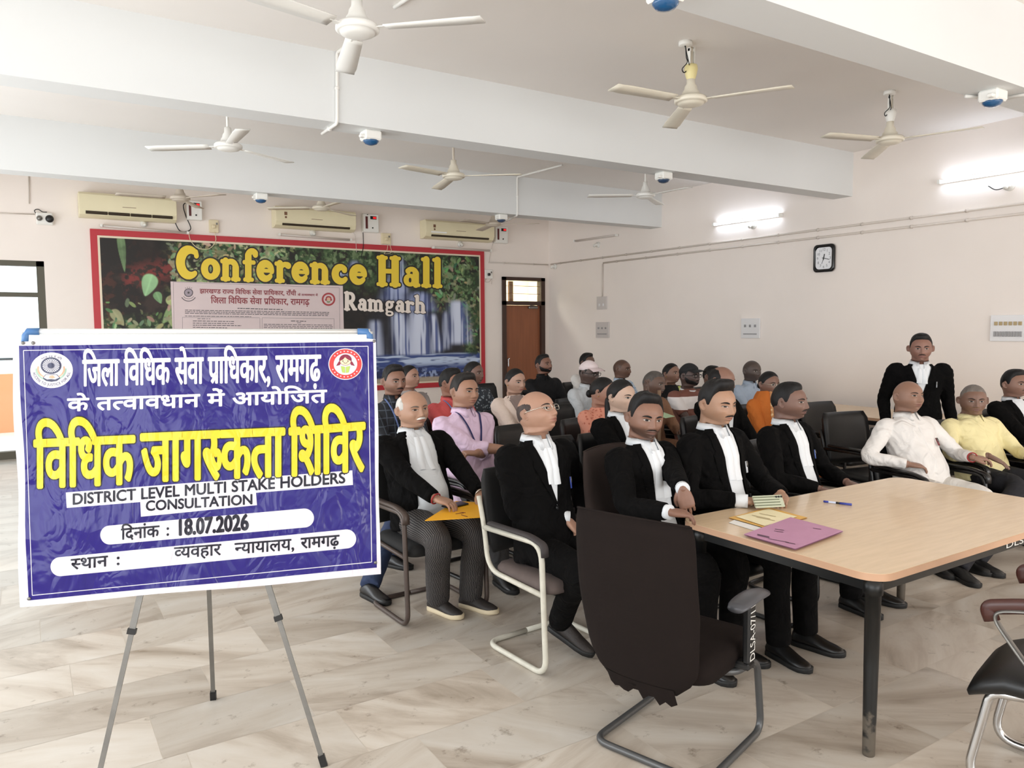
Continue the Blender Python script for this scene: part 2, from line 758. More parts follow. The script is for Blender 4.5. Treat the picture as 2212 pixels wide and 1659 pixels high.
    mb.box((-1.5, 15.3, zt / 2), (6.5, .2, zt))
    struct(mb.build('wall_verandah', mat('orange_paint', (226, 158, 112), .6)), 'low orange verandah wall outside')
    mb = MB()
    zr = atY(20, 776, 15.2)[2]
    mb.tube([(-4.5, 15.3, zr), (1.6, 15.3, zr)], .022, 8)
    for x in np.arange(-4.3, 1.6, .62):
        mb.tube([(x, 15.3, zt), (x, 15.3, zr)], .014, 6)
    struct(mb.build('trim_railing', M_dark), 'thin dark railing on the verandah wall')

    # door_1 with a louvred transom
    d = empty('door_1', ((DX0 + DX1) / 2, YB, 0))
    struct(d, 'brown flush door with a glass louvre transom at the corner')
    M_dfr = mat('dark_brown_frame', (62, 40, 30), .4)
    zl = atY(1128, 655, YB)[2]
    f = MB()
    f.box((DX0 + .035, YB + .02, DZ / 2), (.07, .14, DZ))
    f.box((DX1 - .045, YB + .02, DZ / 2), (.09, .14, DZ))
    f.box(((DX0 + DX1) / 2, YB + .02, DZ - .03), (DX1 - DX0, .14, .06))
    f.box(((DX0 + DX1) / 2, YB + .02, zl), (DX1 - DX0, .14, .07))
    f.build('door_frame', M_dfr, d, world=True)
    f = MB()
    f.box(((DX0 + DX1) / 2 - .01, YB + .03, (zl - .035) / 2), (DX1 - DX0 - .16, .04, zl - .045))
    f.build('door_leaf', mat('brown_veneer', (140, 84, 54), .38, var=.12, vscale=3, stretch=(6, 6, .5)), d, world=True)
    f = MB()
    f.box((DX0 + .13, YB - .005, 1.05), (.03, .03, .16), bev=.008)
    f.box((DX0 + .13, YB - .02, 1.12), (.025, .06, .02), bev=.005)
    f.build('door_handle', M_chrome, d, world=True)
    f = MB()
    f.box((DX1 - .26, YB - .02, zl - .08), (.2, .05, .045), bev=.008)
    f.tube([(DX1 - .2, YB - .03, zl - .05), (DX1 - .36, YB - .07, zl - .04), (DX1 - .28, YB - .02, zl)], .008, 6)
    f.build('door_closer', M_steel, d, world=True)
    g = MB()
    for k in range(3):
        g.box(((DX0 + DX1) / 2, YB + .02, zl + .10 + k * .145), (DX1 - DX0 - .16, .006, .15), rot=rotm('X', .3))
    g.build('glass_louvre', M_glass, d, world=True)
    f = MB()
    for k in range(2):
        f.box(((DX0 + DX1) / 2, YB + .015, zl + .175 + k * .145), (DX1 - DX0 - .16, .012, .008))
    f.box((DX0 + .35, YB + .25, zl + .2), (.09, .05, .44))
    f.build('louvre_clip', mat('brown_wood', (120, 84, 56), .5), d, world=True)
    # corridor behind the door
    mb = MB()
    mb.box((7.9, 13.9, 1.6), (3.0, .1, 3.2))
    mb.box((6.4, 13.0, 1.6), (.1, 1.8, 3.2))
    mb.box((9.3, 13.0, 1.6), (.1, 1.8, 3.2))
    mb.box((7.9, 13.0, 3.2), (3.0, 1.8, .1))
    mb.box((7.9, 13.0, -.05), (3.0, 1.8, .1))
    struct(mb.build('wall_corridor', mat('corridor_paint', (238, 230, 206), .7)), 'pale yellow corridor behind the door')
    area_light('corridor_lamp', (7.9, 13.0, 3.1), (0, 0, 0), 1.5, .6, 70, (1, .95, .86))
    # skirting
    mb = MB()
    mb.box(((WX1 + DX0) / 2, YB - .008, .06), (DX0 - WX1, .016, .12))
    struct(mb.build('baseboard_back', mat('skirting', (190, 178, 162), .4)), 'marble skirting')
    mb = MB()
    mb.box((XR - .008, (YF + YB) / 2, .06), (.016, YB - YF, .12))
    struct(mb.build('baseboard_right', mat('skirting', (190, 178, 162), .4)), 'marble skirting')


build_room()

# ------------------------------------------------------------------ ceiling fans


def fan_blade(L=.56, w0=.10, w1=.135):
    mb = MB()
    # bracket
    mb.box((.13, 0, 0), (.12, .035, .006))
    xs = np.linspace(.17, .17 + L, 12)
    top, bot = [], []
    for i, x in enumerate(xs):
        t = i / 11
        w = w0 + (w1 - w0) * t
        if t > .9:
            w *= .9
        tw = .16 * (1 - t * .4)
        y = np.array([-w / 2, 0, w / 2])
        z = y * tw - .010 * t
        top.append(np.stack([np.full(3, x), y, z + .004], 1))
        bot.append(np.stack([np.full(3, x), y, z - .004], 1)[::-1])
    mb.loft([np.vstack([a, b]) for a, b in zip(top, bot)])
    return mb


def make_fan(x, y, zh, tip, cols, canopy_low, label, group='ceiling fans'):
    f = empty('ceiling_fan', (x, y, ZC))
    tag(f, label, 'fan', group)
    dz = zh - ZC
    body, rodm, cup = cols
    mb = MB()
    mb.lathe([(.012, 0), (.012, dz + .1)], n=12)
    mb.build('downrod', rodm, f)
    mb = MB()
    if canopy_low:
        mb.lathe([(.02, -.12), (.045, -.13), (.05, -.16), (.042, -.2), (.022, -.26), (.013, -.27)], n=20)
        mb.build('canopy', cup, f)
        mb = MB()
        mb.box((.022, 0, -.07), (.006, .03, .14))
        mb.box((-.022, 0, -.07), (.006, .03, .14))
        mb.box((0, 0, -.02), (.05, .02, .02))
        mb.build('shackle', M_fanw, f)
        mb = MB()
        mb.lathe([(.05, 0), (.05, -.025), (.044, -.03)], c=(-.12, -.06, 0), n=16)
        mb.build('ceiling_rose', M_white, f)
        mb = MB()
        mb.tube(crom([(-.12, -.06, -.03), (-.10, -.05, -.1), (-.07, -.03, -.13), (-.09, 0, -.17), (-.06, .01, -.19), (-.03, 0, -.16)]), .004, 6)
        mb.tube(crom([(-.125, -.06, -.03), (-.08, -.05, -.12), (-.05, -.03, -.14), (-.02, 0, -.13)]), .004, 6)
        mb.build('wire', M_black, f)
    else:
        mb.lathe([(.05, 0), (.05, -.015), (.035, -.045), (.013, -.06)], n=20)
        mb.build('canopy', cup, f)
    mb = MB()
    p = [(.014, .17), (.03, .165), (.032, .12), (.045, .10), (.05, .075), (.062, .06), (.066, .035), (.11, .022), (.122, .008), (.122, -.012), (.108, -.02), (.10, -.018), (.095, -.03), (.06, -.04), (.01, -.043)]
    mb.lathe([(r, z + dz) for r, z in p], n=32)
    mb.build('motor', body, f)
    t = atz(tip[0], tip[1], zh)
    a0 = math.atan2(t[1] - y, t[0] - x)
    for k in range(3):
        mb = fan_blade()
        b = mb.build('blade', rodm if False else body, f)
        b.location = (0, 0, dz - .004)
        b.rotation_euler = (0, 0, a0 + k * 2 * PI / 3)
    return f


M_fanw = mat('white_enamel', (238, 236, 230), .35)
M_fani = mat('ivory_enamel', (226, 218, 200), .4, var=.03)
M_fany = mat('yellowed_plastic', (232, 218, 158), .4)
M_fang = mat('dusty_enamel', (206, 194, 178), .5, var=.06)


def hubz(px, py, y):
    """height of the hub when the fan hangs in the middle of its bay"""
    return atY(px, py, y)


FANS = [
    ((772, 62), 4.2, (745, 151), (M_fanw, M_fanw, M_fanw), False, 'white ceiling fan with white canopy above the conduit of the middle beam'),
    ((1492, 217), 4.2, (1680, 188), (M_fani, M_fani, M_fany), True, 'ivory ceiling fan with a yellowed cup and loose black wires'),
    ((1922, 302), 4.1, (2087, 277), (M_fani, M_fani, M_fanw), True, 'ivory ceiling fan hanging near the lit right-hand wall'),
    ((493, 316), 7.3, (580, 337), (M_fanw, M_fanw, M_fanw), False, 'white ceiling fan with a long rod between the beams, left of the hall'),
    ((980, 380), 7.3, (1100, 375), (M_fani, M_fang, M_fani), False, 'ivory ceiling fan in the middle, above the mural title'),
    ((1394, 422), 7.3, (1477, 405), (M_fanw, M_fanw, M_fanw), False, 'small white fan below the beam, left of the far lit tube'),
    ((389, 428), 10.5, (487, 417), (M_fang, M_fang, M_fang), False, 'grey ceiling fan in front of the left air conditioner'),
    ((694, 449), 10.5, (727, 437), (M_fani, M_fani, M_fang), False, 'pale ceiling fan in front of the middle air conditioner'),
    ((1066, 484), 10.5, (1135, 482), (M_fang, M_fang, M_fang), False, 'grey ceiling fan in front of the right air conditioner'),
]
for (px, py), y, tip, cols, low, lab in FANS:
    p = atY(px, py, y)
    make_fan(p[0], p[1], p[2], tip, cols, low, lab)

# ------------------------------------------------------------------ beam sensors
M_blue = mat('blue_lens', (34, 84, 128), .2, coat=.5)
M_blued = mat('dark_blue_lens', (52, 70, 96), .2, coat=.5)


def make_sensor(p, label, dome):
    e = empty('occupancy_sensor', tuple(p))
    tag(e, label, 'sensor', 'sensors under the beams')
    mb = MB()
    mb.box((0, 0, -.035), (.14, .13, .075), bev=.012)
    mb.box((-.085, -.03, -.05), (.04, .04, .025), bev=.006)
    mb.build('housing', M_white, e)
    mb = MB()
    mb.lathe([(.062, -.07), (.060, -.08), (.046, -.096), (.02, -.105), (.002, -.107)], n=24)
    mb.build('lens', dome, e)


ys = {0: 2.66, 1: 5.78, 2: 9.05}
for (px, py), b, lab, dm in [((1410, -14), 0, 'white sensor with a blue dome cut off by the top of the picture', M_blue), ((2146, 196), 0, 'white sensor with a blue dome under the nearest beam, far right', M_blue),
                             ((803, 283), 1, 'white sensor with a blue dome under the middle beam beside the conduit', M_blue), ((1426, 375), 1, 'white sensor with a dark dome under the right half of the middle beam', M_blued),
                             ((566, 417), 2, 'white sensor with a blue dome under the far beam, between two air conditioners', M_blue), ((1074, 466), 2, 'white sensor with a dark dome under the far beam, next to its conduit', M_blued)]:
    p = atz(px, py, ZBEAM)
    make_sensor((p[0], ys[b] if abs(p[1] - ys[b]) < .25 else p[1], ZBEAM), lab, dm)

# ------------------------------------------------------------------ conduits
M_pvc = mat('white_pvc', (233, 230, 224), .4)
M_pvcg = mat('grey_pvc', (206, 196, 186), .5)


def conduit(P, r, label, m=M_pvc, clips=True, cl=.55, wall=None):
    e = empty('conduit', tuple(P[0]))
    tag(e, label, 'conduit', None)
    mb = MB()
    mb.tube(bez(P, 3, .03), r, 8)
    mb.build('pipe', m, e, world=True)
    if clips:
        P = [np.array(p, float) for p in P]
        mb = MB()
        for a, b in zip(P[:-1], P[1:]):
            L = np.linalg.norm(b - a)
            k = max(1, int(L / cl))
            d = (b - a) / L
            for i in range(k):
                c = a + (b - a) * (i + .5) / k
                mb.tube([c - d * .011, c + d * .011], r * 1.45, 8)
        o = mb.build('clips', m, e, world=True)
        o['kind'] = 'stuff'
    return e


yf = 5.655 - .012
a = atY(728, 112, yf)
b = atY(728, 265, yf)
conduit([atz(766, 86, ZC - .012), (a[0], yf, ZC - .012), (b[0], yf, ZBEAM - .012), atz(696, 289, ZBEAM - .012)], .013, 'white conduit crossing the face of the middle beam below the first fan')
conduit([atz(905, -20, ZC - .012), atz(852, 16, ZC - .012)], .013, 'short white conduit on the ceiling at the top edge', clips=False)
yf = 8.93 - .012
a = atY(1117, 388, yf)
conduit([atz(1214, 357, ZC - .012), (a[0], yf, ZC - .012), (a[0], yf, ZBEAM - .012), atz(1088, 480, ZBEAM - .012)], .013, 'white conduit running down the face of the far beam')
xw = XR - .015
conduit([atX(1190, 571, xw), atX(1500, 531, xw), atX(2300, 428, xw)], .014, 'upper of two white conduits along the right wall', M_pvcg)
conduit([atX(1303, 568, xw), atX(1500, 544.5, xw), atX(2300, 451, xw)], .014, 'lower of two white conduits along the right wall', M_pvcg)
yw = YB - .015
conduit([atY(1056, 567, yw), atY(1184, 572, yw)], .012, 'thin grey conduit on the back wall over the door', M_pvcg)
conduit([atX(1302, 570, xw), atX(1301, 642, xw)], .012, 'thin vertical conduit dropping to the upper switch plate', M_pvcg, clips=False)
conduit([atY(62, 378, yw), atY(63, 440, yw)], .008, 'thin vertical cable trunking above the camera at left', M_pvcg, clips=False)
conduit([atY(-40, 459, yw), atY(75, 463, yw)], .008, 'thin cable running left from the wall camera', M_pvcg, clips=False)
conduit([atz(2085, 208, ZBEAM - .012), atz(2118, 210, ZBEAM - .012)], .012, 'short conduit left of the nearest sensor', clips=False)
conduit([atz(2172, 212, ZBEAM - .012), atz(2260, 196, ZBEAM - .012)], .012, 'short conduit right of the nearest sensor', clips=False)


# ------------------------------------------------------------------ air conditioners and fittings on the back wall
def frontbox(px0, py0, px1, py1, Y):
    a, b = atY(px0, py0, Y), atY(px1, py1, Y)
    return a[0], b[0], b[2], a[2]


M_slot = mat('dark_slot', (58, 48, 36), .6)
M_sock = mat('ivory_socket', (226, 212, 178), .45)
M_red = mat('red_display', (190, 24, 30), .3, emit=(255, 40, 40), estr=.6)


def make_ac(px0, px1, pyt0, pyt1, pyb0, lab, kind):
    d = .24
    yf = YB - d
    a, b = atY(px0, pyt0, yf), atY(px1, pyt1, yf)
    c = atY(px0 + 4, pyb0, yf)
    x0, x1, z1 = a[0], b[0], (a[2] + b[2]) / 2
    z0 = c[2]
    e = empty('air_conditioner', ((x0 + x1) / 2, YB, z0))
    tag(e, lab, 'air conditioner', 'air conditioners above the mural')
    w, h = x1 - x0, z1 - z0
    mb = MB()
    prof = [(-.005, h), (-d + .03, h), (-d, h - .03), (-d, .09), (-d + .03, .03), (-d + .1, .0), (-.005, 0)]
    rings = []
    for x in np.array([-.5, -.495, .495, .5]) * w:
        s = .985 if abs(x) > .4975 * w else 1
        rings.append([(x, y * s, h / 2 + (z - h / 2) * s) for y, z in prof])
    mb.loft(rings, smooth=False)
    mb.build('body', M_cream, e)
    mb = MB()
    if kind == 0:
        for k in range(4):
            mb.box((-w * .5 + w * (.17 + k * .225), -d + .012, .058), (w * .215, .03, .035), rot=rotm('X', -.6))
    else:
        mb.box((0, -d + .022, .045), (w * .84, .03, .022), rot=rotm('X', -.6))
    mb.build('air_slot', M_slot, e)
    mb = MB()
    mb.box((0, -d - .001, h * .47), (w * .14, .002, .006))
    if kind:
        mb.box((-w * .38, -d - .001, h * .66), (.045, .002, .05))
        mb.box((-w * .38, -d - .001, h * .48), (.03, .002, .03))
    mb.build('badge', mat('brown_print', (120, 84, 62), .5), e)
    if kind == 2:
        mb = MB()
        mb.box((-w * .32, -d - .001, h * .33), (w * .22, .002, .022))
        mb.build('display', mat('pale_display', (250, 250, 246), .2), e)


make_ac(169, 381, 411, 431, 466, 'ivory split air conditioner at left with an open dark louvre', 0)
make_ac(595, 769, 443, 459, 489, 'ivory split air conditioner in the middle with a brown badge', 1)
make_ac(920, 1068, 473, 485, 513, 'ivory split air conditioner at right with a bright strip', 2)


def make_stabiliser(px0, py0, px1, py1, lab):
    x0, x1, z0, z1 = frontbox(px0, py0, px1, py1, YB - .11)
    e = empty('voltage_stabiliser', ((x0 + x1) / 2, YB, z0))
    tag(e, lab, 'voltage stabiliser', 'stabilisers beside the air conditioners')
    w, h = x1 - x0, z1 - z0
    mb = MB()
    mb.box((0, -.055, h / 2), (w, .108, h), bev=.01)
    mb.build('casing', M_white, e)
    mb = MB()
    mb.box((-w * .3, -.111, h * .52), (w * .15, .003, h * .66))
    mb.build('label_strip', mat('maroon_print', (92, 34, 34), .4), e)
    mb = MB()
    mb.box((w * .14, -.111, h * .80), (w * .4, .003, h * .17))
    mb.build('display', M_black, e)
    mb = MB()
    mb.box((w * .22, -.1135, h * .80), (w * .2, .003, h * .1))
    mb.build('indicator', M_red, e)
    mb = MB()
    mb.tube([(w * .08, -.108, h * .25), (w * .08, -.118, h * .25)], .012, 10)
    mb.build('knob', M_black, e)


make_stabiliser(403, 432, 438, 476, 'white stabiliser box with red display right of the left air conditioner')
make_stabiliser(785, 461, 819, 503, 'white stabiliser box right of the middle air conditioner')
make_stabiliser(1071, 488, 1098, 526, 'white stabiliser box right of the right air conditioner')


def make_socket(px0, py0, px1, py1, lab, m):
    x0, x1, z0, z1 = frontbox(px0, py0, px1, py1, YB - .05)
    e = empty('power_socket', ((x0 + x1) / 2, YB, z0))
    tag(e, lab, 'socket')
    w, h = x1 - x0, z1 - z0
    mb = MB()
    mb.box((0, -.024, h / 2), (w, .048, h), bev=.006)
    mb.build('box', m, e)
    mb = MB()
    mb.box((-.01, -.065, h * .45), (.05, .04, .05), bev=.01)
    mb.build('plug', M_sock if m is not M_white else M_black, e)
    mb = MB()
    mb.box((w * .3, -.05, h * .7), (.025, .008, .03))
    mb.build('switch', M_steel, e)


make_socket(452, 474, 473, 503, 'ivory wall socket with plug below the left stabiliser', M_sock)
make_socket(825, 503, 845, 528, 'ivory wall socket with plug below the middle stabiliser', M_sock)
make_socket(1048, 582, 1065, 602, 'white wall socket with a black plug beside the mural corner', M_white)


def cable(P, r, lab, m=M_black):
    mb = MB()
    mb.tube(crom(P, 8), r, 7)
    o = mb.build('power_cable', m)
    tag(o, lab, 'cable')


c = lambda x, y, d=.03: atY(x, y, YB - d)
cable([c(377, 478, .06), c(388, 498, .05), c(404, 500, .05), c(412, 492, .05), c(402, 468, .05), c(396, 445, .12), c(402, 437, .12)], .007, 'black cable looping from the left air conditioner to its stabiliser')
cable([c(795, 463, .12), c(786, 468, .06), c(784, 490, .03), c(785, 530, .035), c(780, 556, .035)], .006, 'black cable hanging past the middle stabiliser onto the mural')
cable([c(407, 500, .04), c(412, 520, .035), c(428, 536, .035), c(452, 537, .035), c(466, 520, .035), c(463, 500, .05)], .005, 'pale cable drooping over the mural to the left socket', M_sock)
cable([c(763, 500, .05), c(768, 512, .035), c(770, 545, .035)], .004, 'thin grey cable below the middle air conditioner', M_pvcg)
cable([c(838, 527, .04), c(836, 540, .035), c(830, 548, .035), c(845, 545, .035), c(842, 527, .04)], .004, 'pale cable looping under the middle socket', M_sock)
cable([c(1066, 522, .03), c(1060, 545, .02), c(1057, 566, .02)], .006, 'grey cable from the right air conditioner to the conduit', M_pvcg)
cable([c(1052, 601, .03), c(1048, 608, .02), c(1056, 609, .02), c(1062, 603, .02), c(1062, 614, .02)], .005, 'grey looped cable below the corner socket', M_pvcg)

# ------------------------------------------------------------------ tube lights, holders
M_tube = mat('lit_tube', (250, 252, 255), .3, emit=(226, 238, 255), estr=18)
M_tubeoff = mat('unlit_tube', (206, 196, 188), .35)


def make_tube(p, q, nrm, lab, lit, grp=None, hold=True):
    p, q, nrm = np.array(p), np.array(q), np.array(nrm, float)
    e = empty('tube_light', tuple((p + q) / 2))
    tag(e, lab, 'tube light', grp)
    d = (q - p) / np.linalg.norm(q - p)
    mb = MB()
    c = (p + q) / 2 + nrm * .018
    ax = np.stack([d, nrm, np.cross(d, nrm)], 1)
    mb.box(c, (np.linalg.norm(q - p), .03, .034), rot=ax)
    mb.build('batten', M_white if lit else M_pvcg, e, world=True)
    mb = MB()
    mb.tube([p + nrm * .05 + d * .03, q + nrm * .05 - d * .03], .014, 12)
    mb.build('tube', M_tube if lit else M_tubeoff, e, world=True)
    mb = MB()
    for s in (p + d * .012, q - d * .012):
        mb.box(s + nrm * .045, (.028, .05, .04), rot=ax)
    mb.build('end_cap', M_white, e, world=True)
    return e


nx = (-1, 0, 0)
ny = (0, -1, 0)
make_tube(atX(1546, 485.5, XR), atX(1692, 464.5, XR), nx, 'lit white tube light on the right wall left of the clock', True, 'lit tubes on the right wall')
make_tube(atX(2032, 394.5, XR), atX(2258, 358.5, XR), nx, 'lit white tube light on the right wall cut by the right picture edge', True, 'lit tubes on the right wall')
make_tube(atX(1245, 521, XR), atX(1337, 508, XR), nx, 'unlit tube light on the right wall near the far corner', False)
for (p, q, lab) in (((216, 488), (406, 504), 'unlit tube batten along the mural top under the left air conditioner'), ((600, 507), (757, 519), 'unlit tube batten along the mural top under the middle air conditioner'), ((932, 535), (1058, 542), 'unlit tube batten along the mural top under the right air conditioner')):
    make_tube(atY(p[0], p[1], YB - .04), atY(q[0], q[1], YB - .04), ny, lab, False, 'unlit tubes above the mural')


def bulb_holder(p, nrm, lab, arm=False):
    e = empty('lamp_holder', tuple(p))
    tag(e, lab, 'lamp holder')
    nrm = np.array(nrm, float)
    mb = MB()
    mb.tube([p, p + nrm * .03], .05, 14)
    mb.build('base', M_white, e, world=True)
    mb = MB()
    dn = np.array([0, 0, -1.0])
    mb.tube(crom([p + nrm * .03, p + nrm * .07, p + nrm * .1 + dn * .03]), .022, 10)
    mb.build('holder', M_white, e, world=True)
    if arm:
        mb = MB()
        s = np.array([0, 1.0, 0])
        mb.tube(crom([p + nrm * .02, p + s * .12 + nrm * .02 + dn * .02, p + s * .2 + nrm * .02 + np.array([0, 0, .03])]), .005, 6)
        mb.build('wire', M_dark, e, world=True)


bulb_holder(atX(2182, 402, XR), nx, 'white lamp holder with a wire under the near lit tube', True)
bulb_holder(atX(1629, 487, XR), nx, 'small white lamp holder under the far lit tube')
bulb_holder(atX(1293, 529, XR), nx, 'small lamp holder under the unlit tube near the corner')
bulb_holder(atX(1200, 576, XR), nx, 'small lamp holder below the conduit at the far corner')
bulb_holder(atY(311, 484, YB), ny, 'white lamp holder above the mural under the left air conditioner')
bulb_holder(atY(675, 504, YB), ny, 'small pinkish lamp holder above the mural under the middle air conditioner')
bulb_holder(atY(993, 528, YB), ny, 'white lamp holder above the mural under the right air conditioner')


# ------------------------------------------------------------------ switch boards on the right wall
def make_board(px0, py0, px1, py1, lab, rows, m):
    X = XR - .02
    a, b = atX(px0, py0, X), atX(px1, py1, X)
    y0, y1 = b[1], a[1]
    z0, z1 = b[2], a[2]
    e = empty('switch_board', (XR, (y0 + y1) / 2, z0))
    tag(e, lab, 'switch board', None)
    w, h = y1 - y0, z1 - z0
    mb = MB()
    mb.box((-.012, 0, h / 2), (.022, w, h), bev=.004)
    mb.build('plate', m, e)
    for (fy, n, sw, sh, mm) in rows:
        mb = MB()
        for k in range(n):
            yy = w * .5 - w * (.5 + (k - (n - 1) / 2) * (.8 / max(n, 2)))
            mb.box((-.027, yy, h * fy), (.012, w * sw, h * sh), bev=.002)
        mb.build('switch_row', mm, e)


M_bd = mat('white_switch_plate', (226, 224, 224), .35)
M_bdg = mat('greyish_switch_plate', (205, 198, 194), .35)
M_brs = mat('brass_switch', (168, 144, 96), .35)
M_gsw = mat('grey_switch', (150, 148, 148), .4)
make_board(1289, 641, 1310, 668, 'greyish switch plate, upper of two near the far corner', [(.35, 2, .12, .2, M_bd)], M_bdg)
make_board(1287, 696, 1315, 730, 'pale switch plate, lower of two near the far corner', [(.62, 3, .1, .12, M_gsw), (.25, 1, .7, .06, M_gsw)], M_bdg)
make_board(1601, 688, 1641, 731, 'pale grey switch plate alone in the middle of the right wall', [(.62, 3, .09, .13, M_gsw), (.22, 1, .7, .05, M_gsw)], M_bd)
make_board(2140, 681, 2216, 738, 'large white switch board with two rows of switches behind the standing man', [(.68, 6, .09, .14, M_brs), (.28, 10, .055, .2, M_gsw)], M_bd)

# ------------------------------------------------------------------ wall clock


def make_clock():
    X = XR - .04
    a, b = atX(1757, 530, X), atX(1801, 586, X)
    y0, y1, z0, z1 = b[1], a[1], b[2], a[2]
    e = empty('wall_clock', (XR, (y0 + y1) / 2, (z0 + z1) / 2))
    tag(e, 'rounded square black wall clock on the right wall', 'clock')
    w, h = y1 - y0, z1 - z0

    def rr(s, x, rad=.05, n=6):
        pts = []
        for cx, cz, a0 in ((1, 1, 0), (-1, 1, 90), (-1, -1, 180), (1, -1, 270)):
            for k in range(n):
                t = math.radians(a0 + 90 * k / (n - 1))
                pts.append((x, cx * (w / 2 * s - rad) + rad * math.cos(t), cz * (h / 2 * s - rad) + rad * math.sin(t)))
        return pts
    mb = MB()
    mb.loft([rr(.96, -.005), rr(1, -.02), rr(1, -.035), rr(.94, -.046), rr(.80, -.044), rr(.78, -.03)], caps=False)
    mb.add(rr(.96, -.005), [tuple(range(24))])
    mb.build('rim', mat('black_gloss', (14, 14, 15), .2), e)
    mb = MB()
    mb.add(rr(.80, -.032), [tuple(range(24))[::-1]])
    mb.build('dial', mat('white_dial', (238, 238, 240), .4), e)
    T = Sheet((XR - .033, 0, 0), (-1, 0, 0))
    mb = MB()
    for k in range(12):
        t = k * PI / 6
        cy, cz = -math.sin(t) * w * .30, math.cos(t) * h * .31
        V, F, adv = shape_text(str(12 if k == 0 else k))
        s = .045
        P = np.stack([np.full(len(V), -.034), -(V[:, 0] - adv / 2) * s + cy, (V[:, 1] - .33) * s + cz], 1)
        mb.add(P, F)
    mb.build('numerals', mat('grey_print', (120, 120, 124), .5), e)
    for nm, ang, L, wd in (('hour_hand', 12, .055, .010), ('minute_hand', 105, .085, .007), ('second_hand', 200, .075, .003)):
        mb = MB()
        t = math.radians(ang)
        mb.box((0, 0, L / 2 - .012), (.003, wd, L + .02))
        o = mb.build(nm, M_black, e)
        o.location = (-.037, 0, 0)
        o.rotation_euler = (t, 0, 0)


make_clock()


def make_cctv():
    p0, p1 = atY(77, 458, YB - .04), atY(116, 487, YB - .04)
    x0, x1, z0, z1 = p0[0], p1[0], p1[2], p0[2]
    e = empty('security_camera', ((x0 + x1) / 2, YB, (z0 + z1) / 2))
    tag(e, 'white twin-lens security camera on the back wall above the window', 'camera')
    mb = MB()
    mb.box((0, -.03, 0), (x1 - x0, .06, z1 - z0), bev=.015)
    mb.build('body', M_white, e)
    for cx, r, m in ((-.06, .035, M_steel), (.055, .05, M_black)):
        mb = MB()
        mb.sphere((cx, -.07, 0), (r, .035, r), 16)
        mb.build('lens', m, e)
    mb = MB()
    mb.tube(crom([(-.09, -.03, .05), (-.11, -.03, .1), (-.07, -.03, .12), (-.02, -.03, .09), (.03, -.03, .09)]), .006, 6)
    mb.build('wire', M_black, e)


make_cctv()
# ------------------------------------------------------------------ mural


def color_grid(name, P, RGB, m_rough, parent, attr='paint'):
    """P: (h,w,3) points, RGB: (h,w,3) linear colours"""
    h, w = P.shape[:2]
    me = bpy.data.meshes.new(name)
    i = np.arange(h * w).reshape(h, w)
    F = np.stack([i[:-1, :-1], i[1:, :-1], i[1:, 1:], i[:-1, 1:]], -1).reshape(-1, 4)
    V = P.reshape(-1, 3) - np.array(parent.location)
    me.vertices.add(len(V))
    me.vertices.foreach_set('co', V.ravel())
    me.loops.add(F.size)
    me.loops.foreach_set('vertex_index', F.ravel())
    me.polygons.add(len(F))
    me.polygons.foreach_set('loop_start', np.arange(len(F)) * 4)
    me.polygons.foreach_set('loop_total', np.full(len(F), 4))
    me.update(calc_edges=True)
    me.validate()
    a = me.color_attributes.new(attr, 'FLOAT_COLOR', 'POINT')
    a.data.foreach_set('color', np.concatenate([RGB.reshape(-1, 3), np.ones((h * w, 1))], 1).astype(np.float32).ravel())
    me.materials.append(mat('printed_picture', (128, 128, 128), m_rough, col_attr=attr))
    o = bpy.data.objects.new(name, me)
    COL.objects.link(o)
    o.parent = parent
    return o


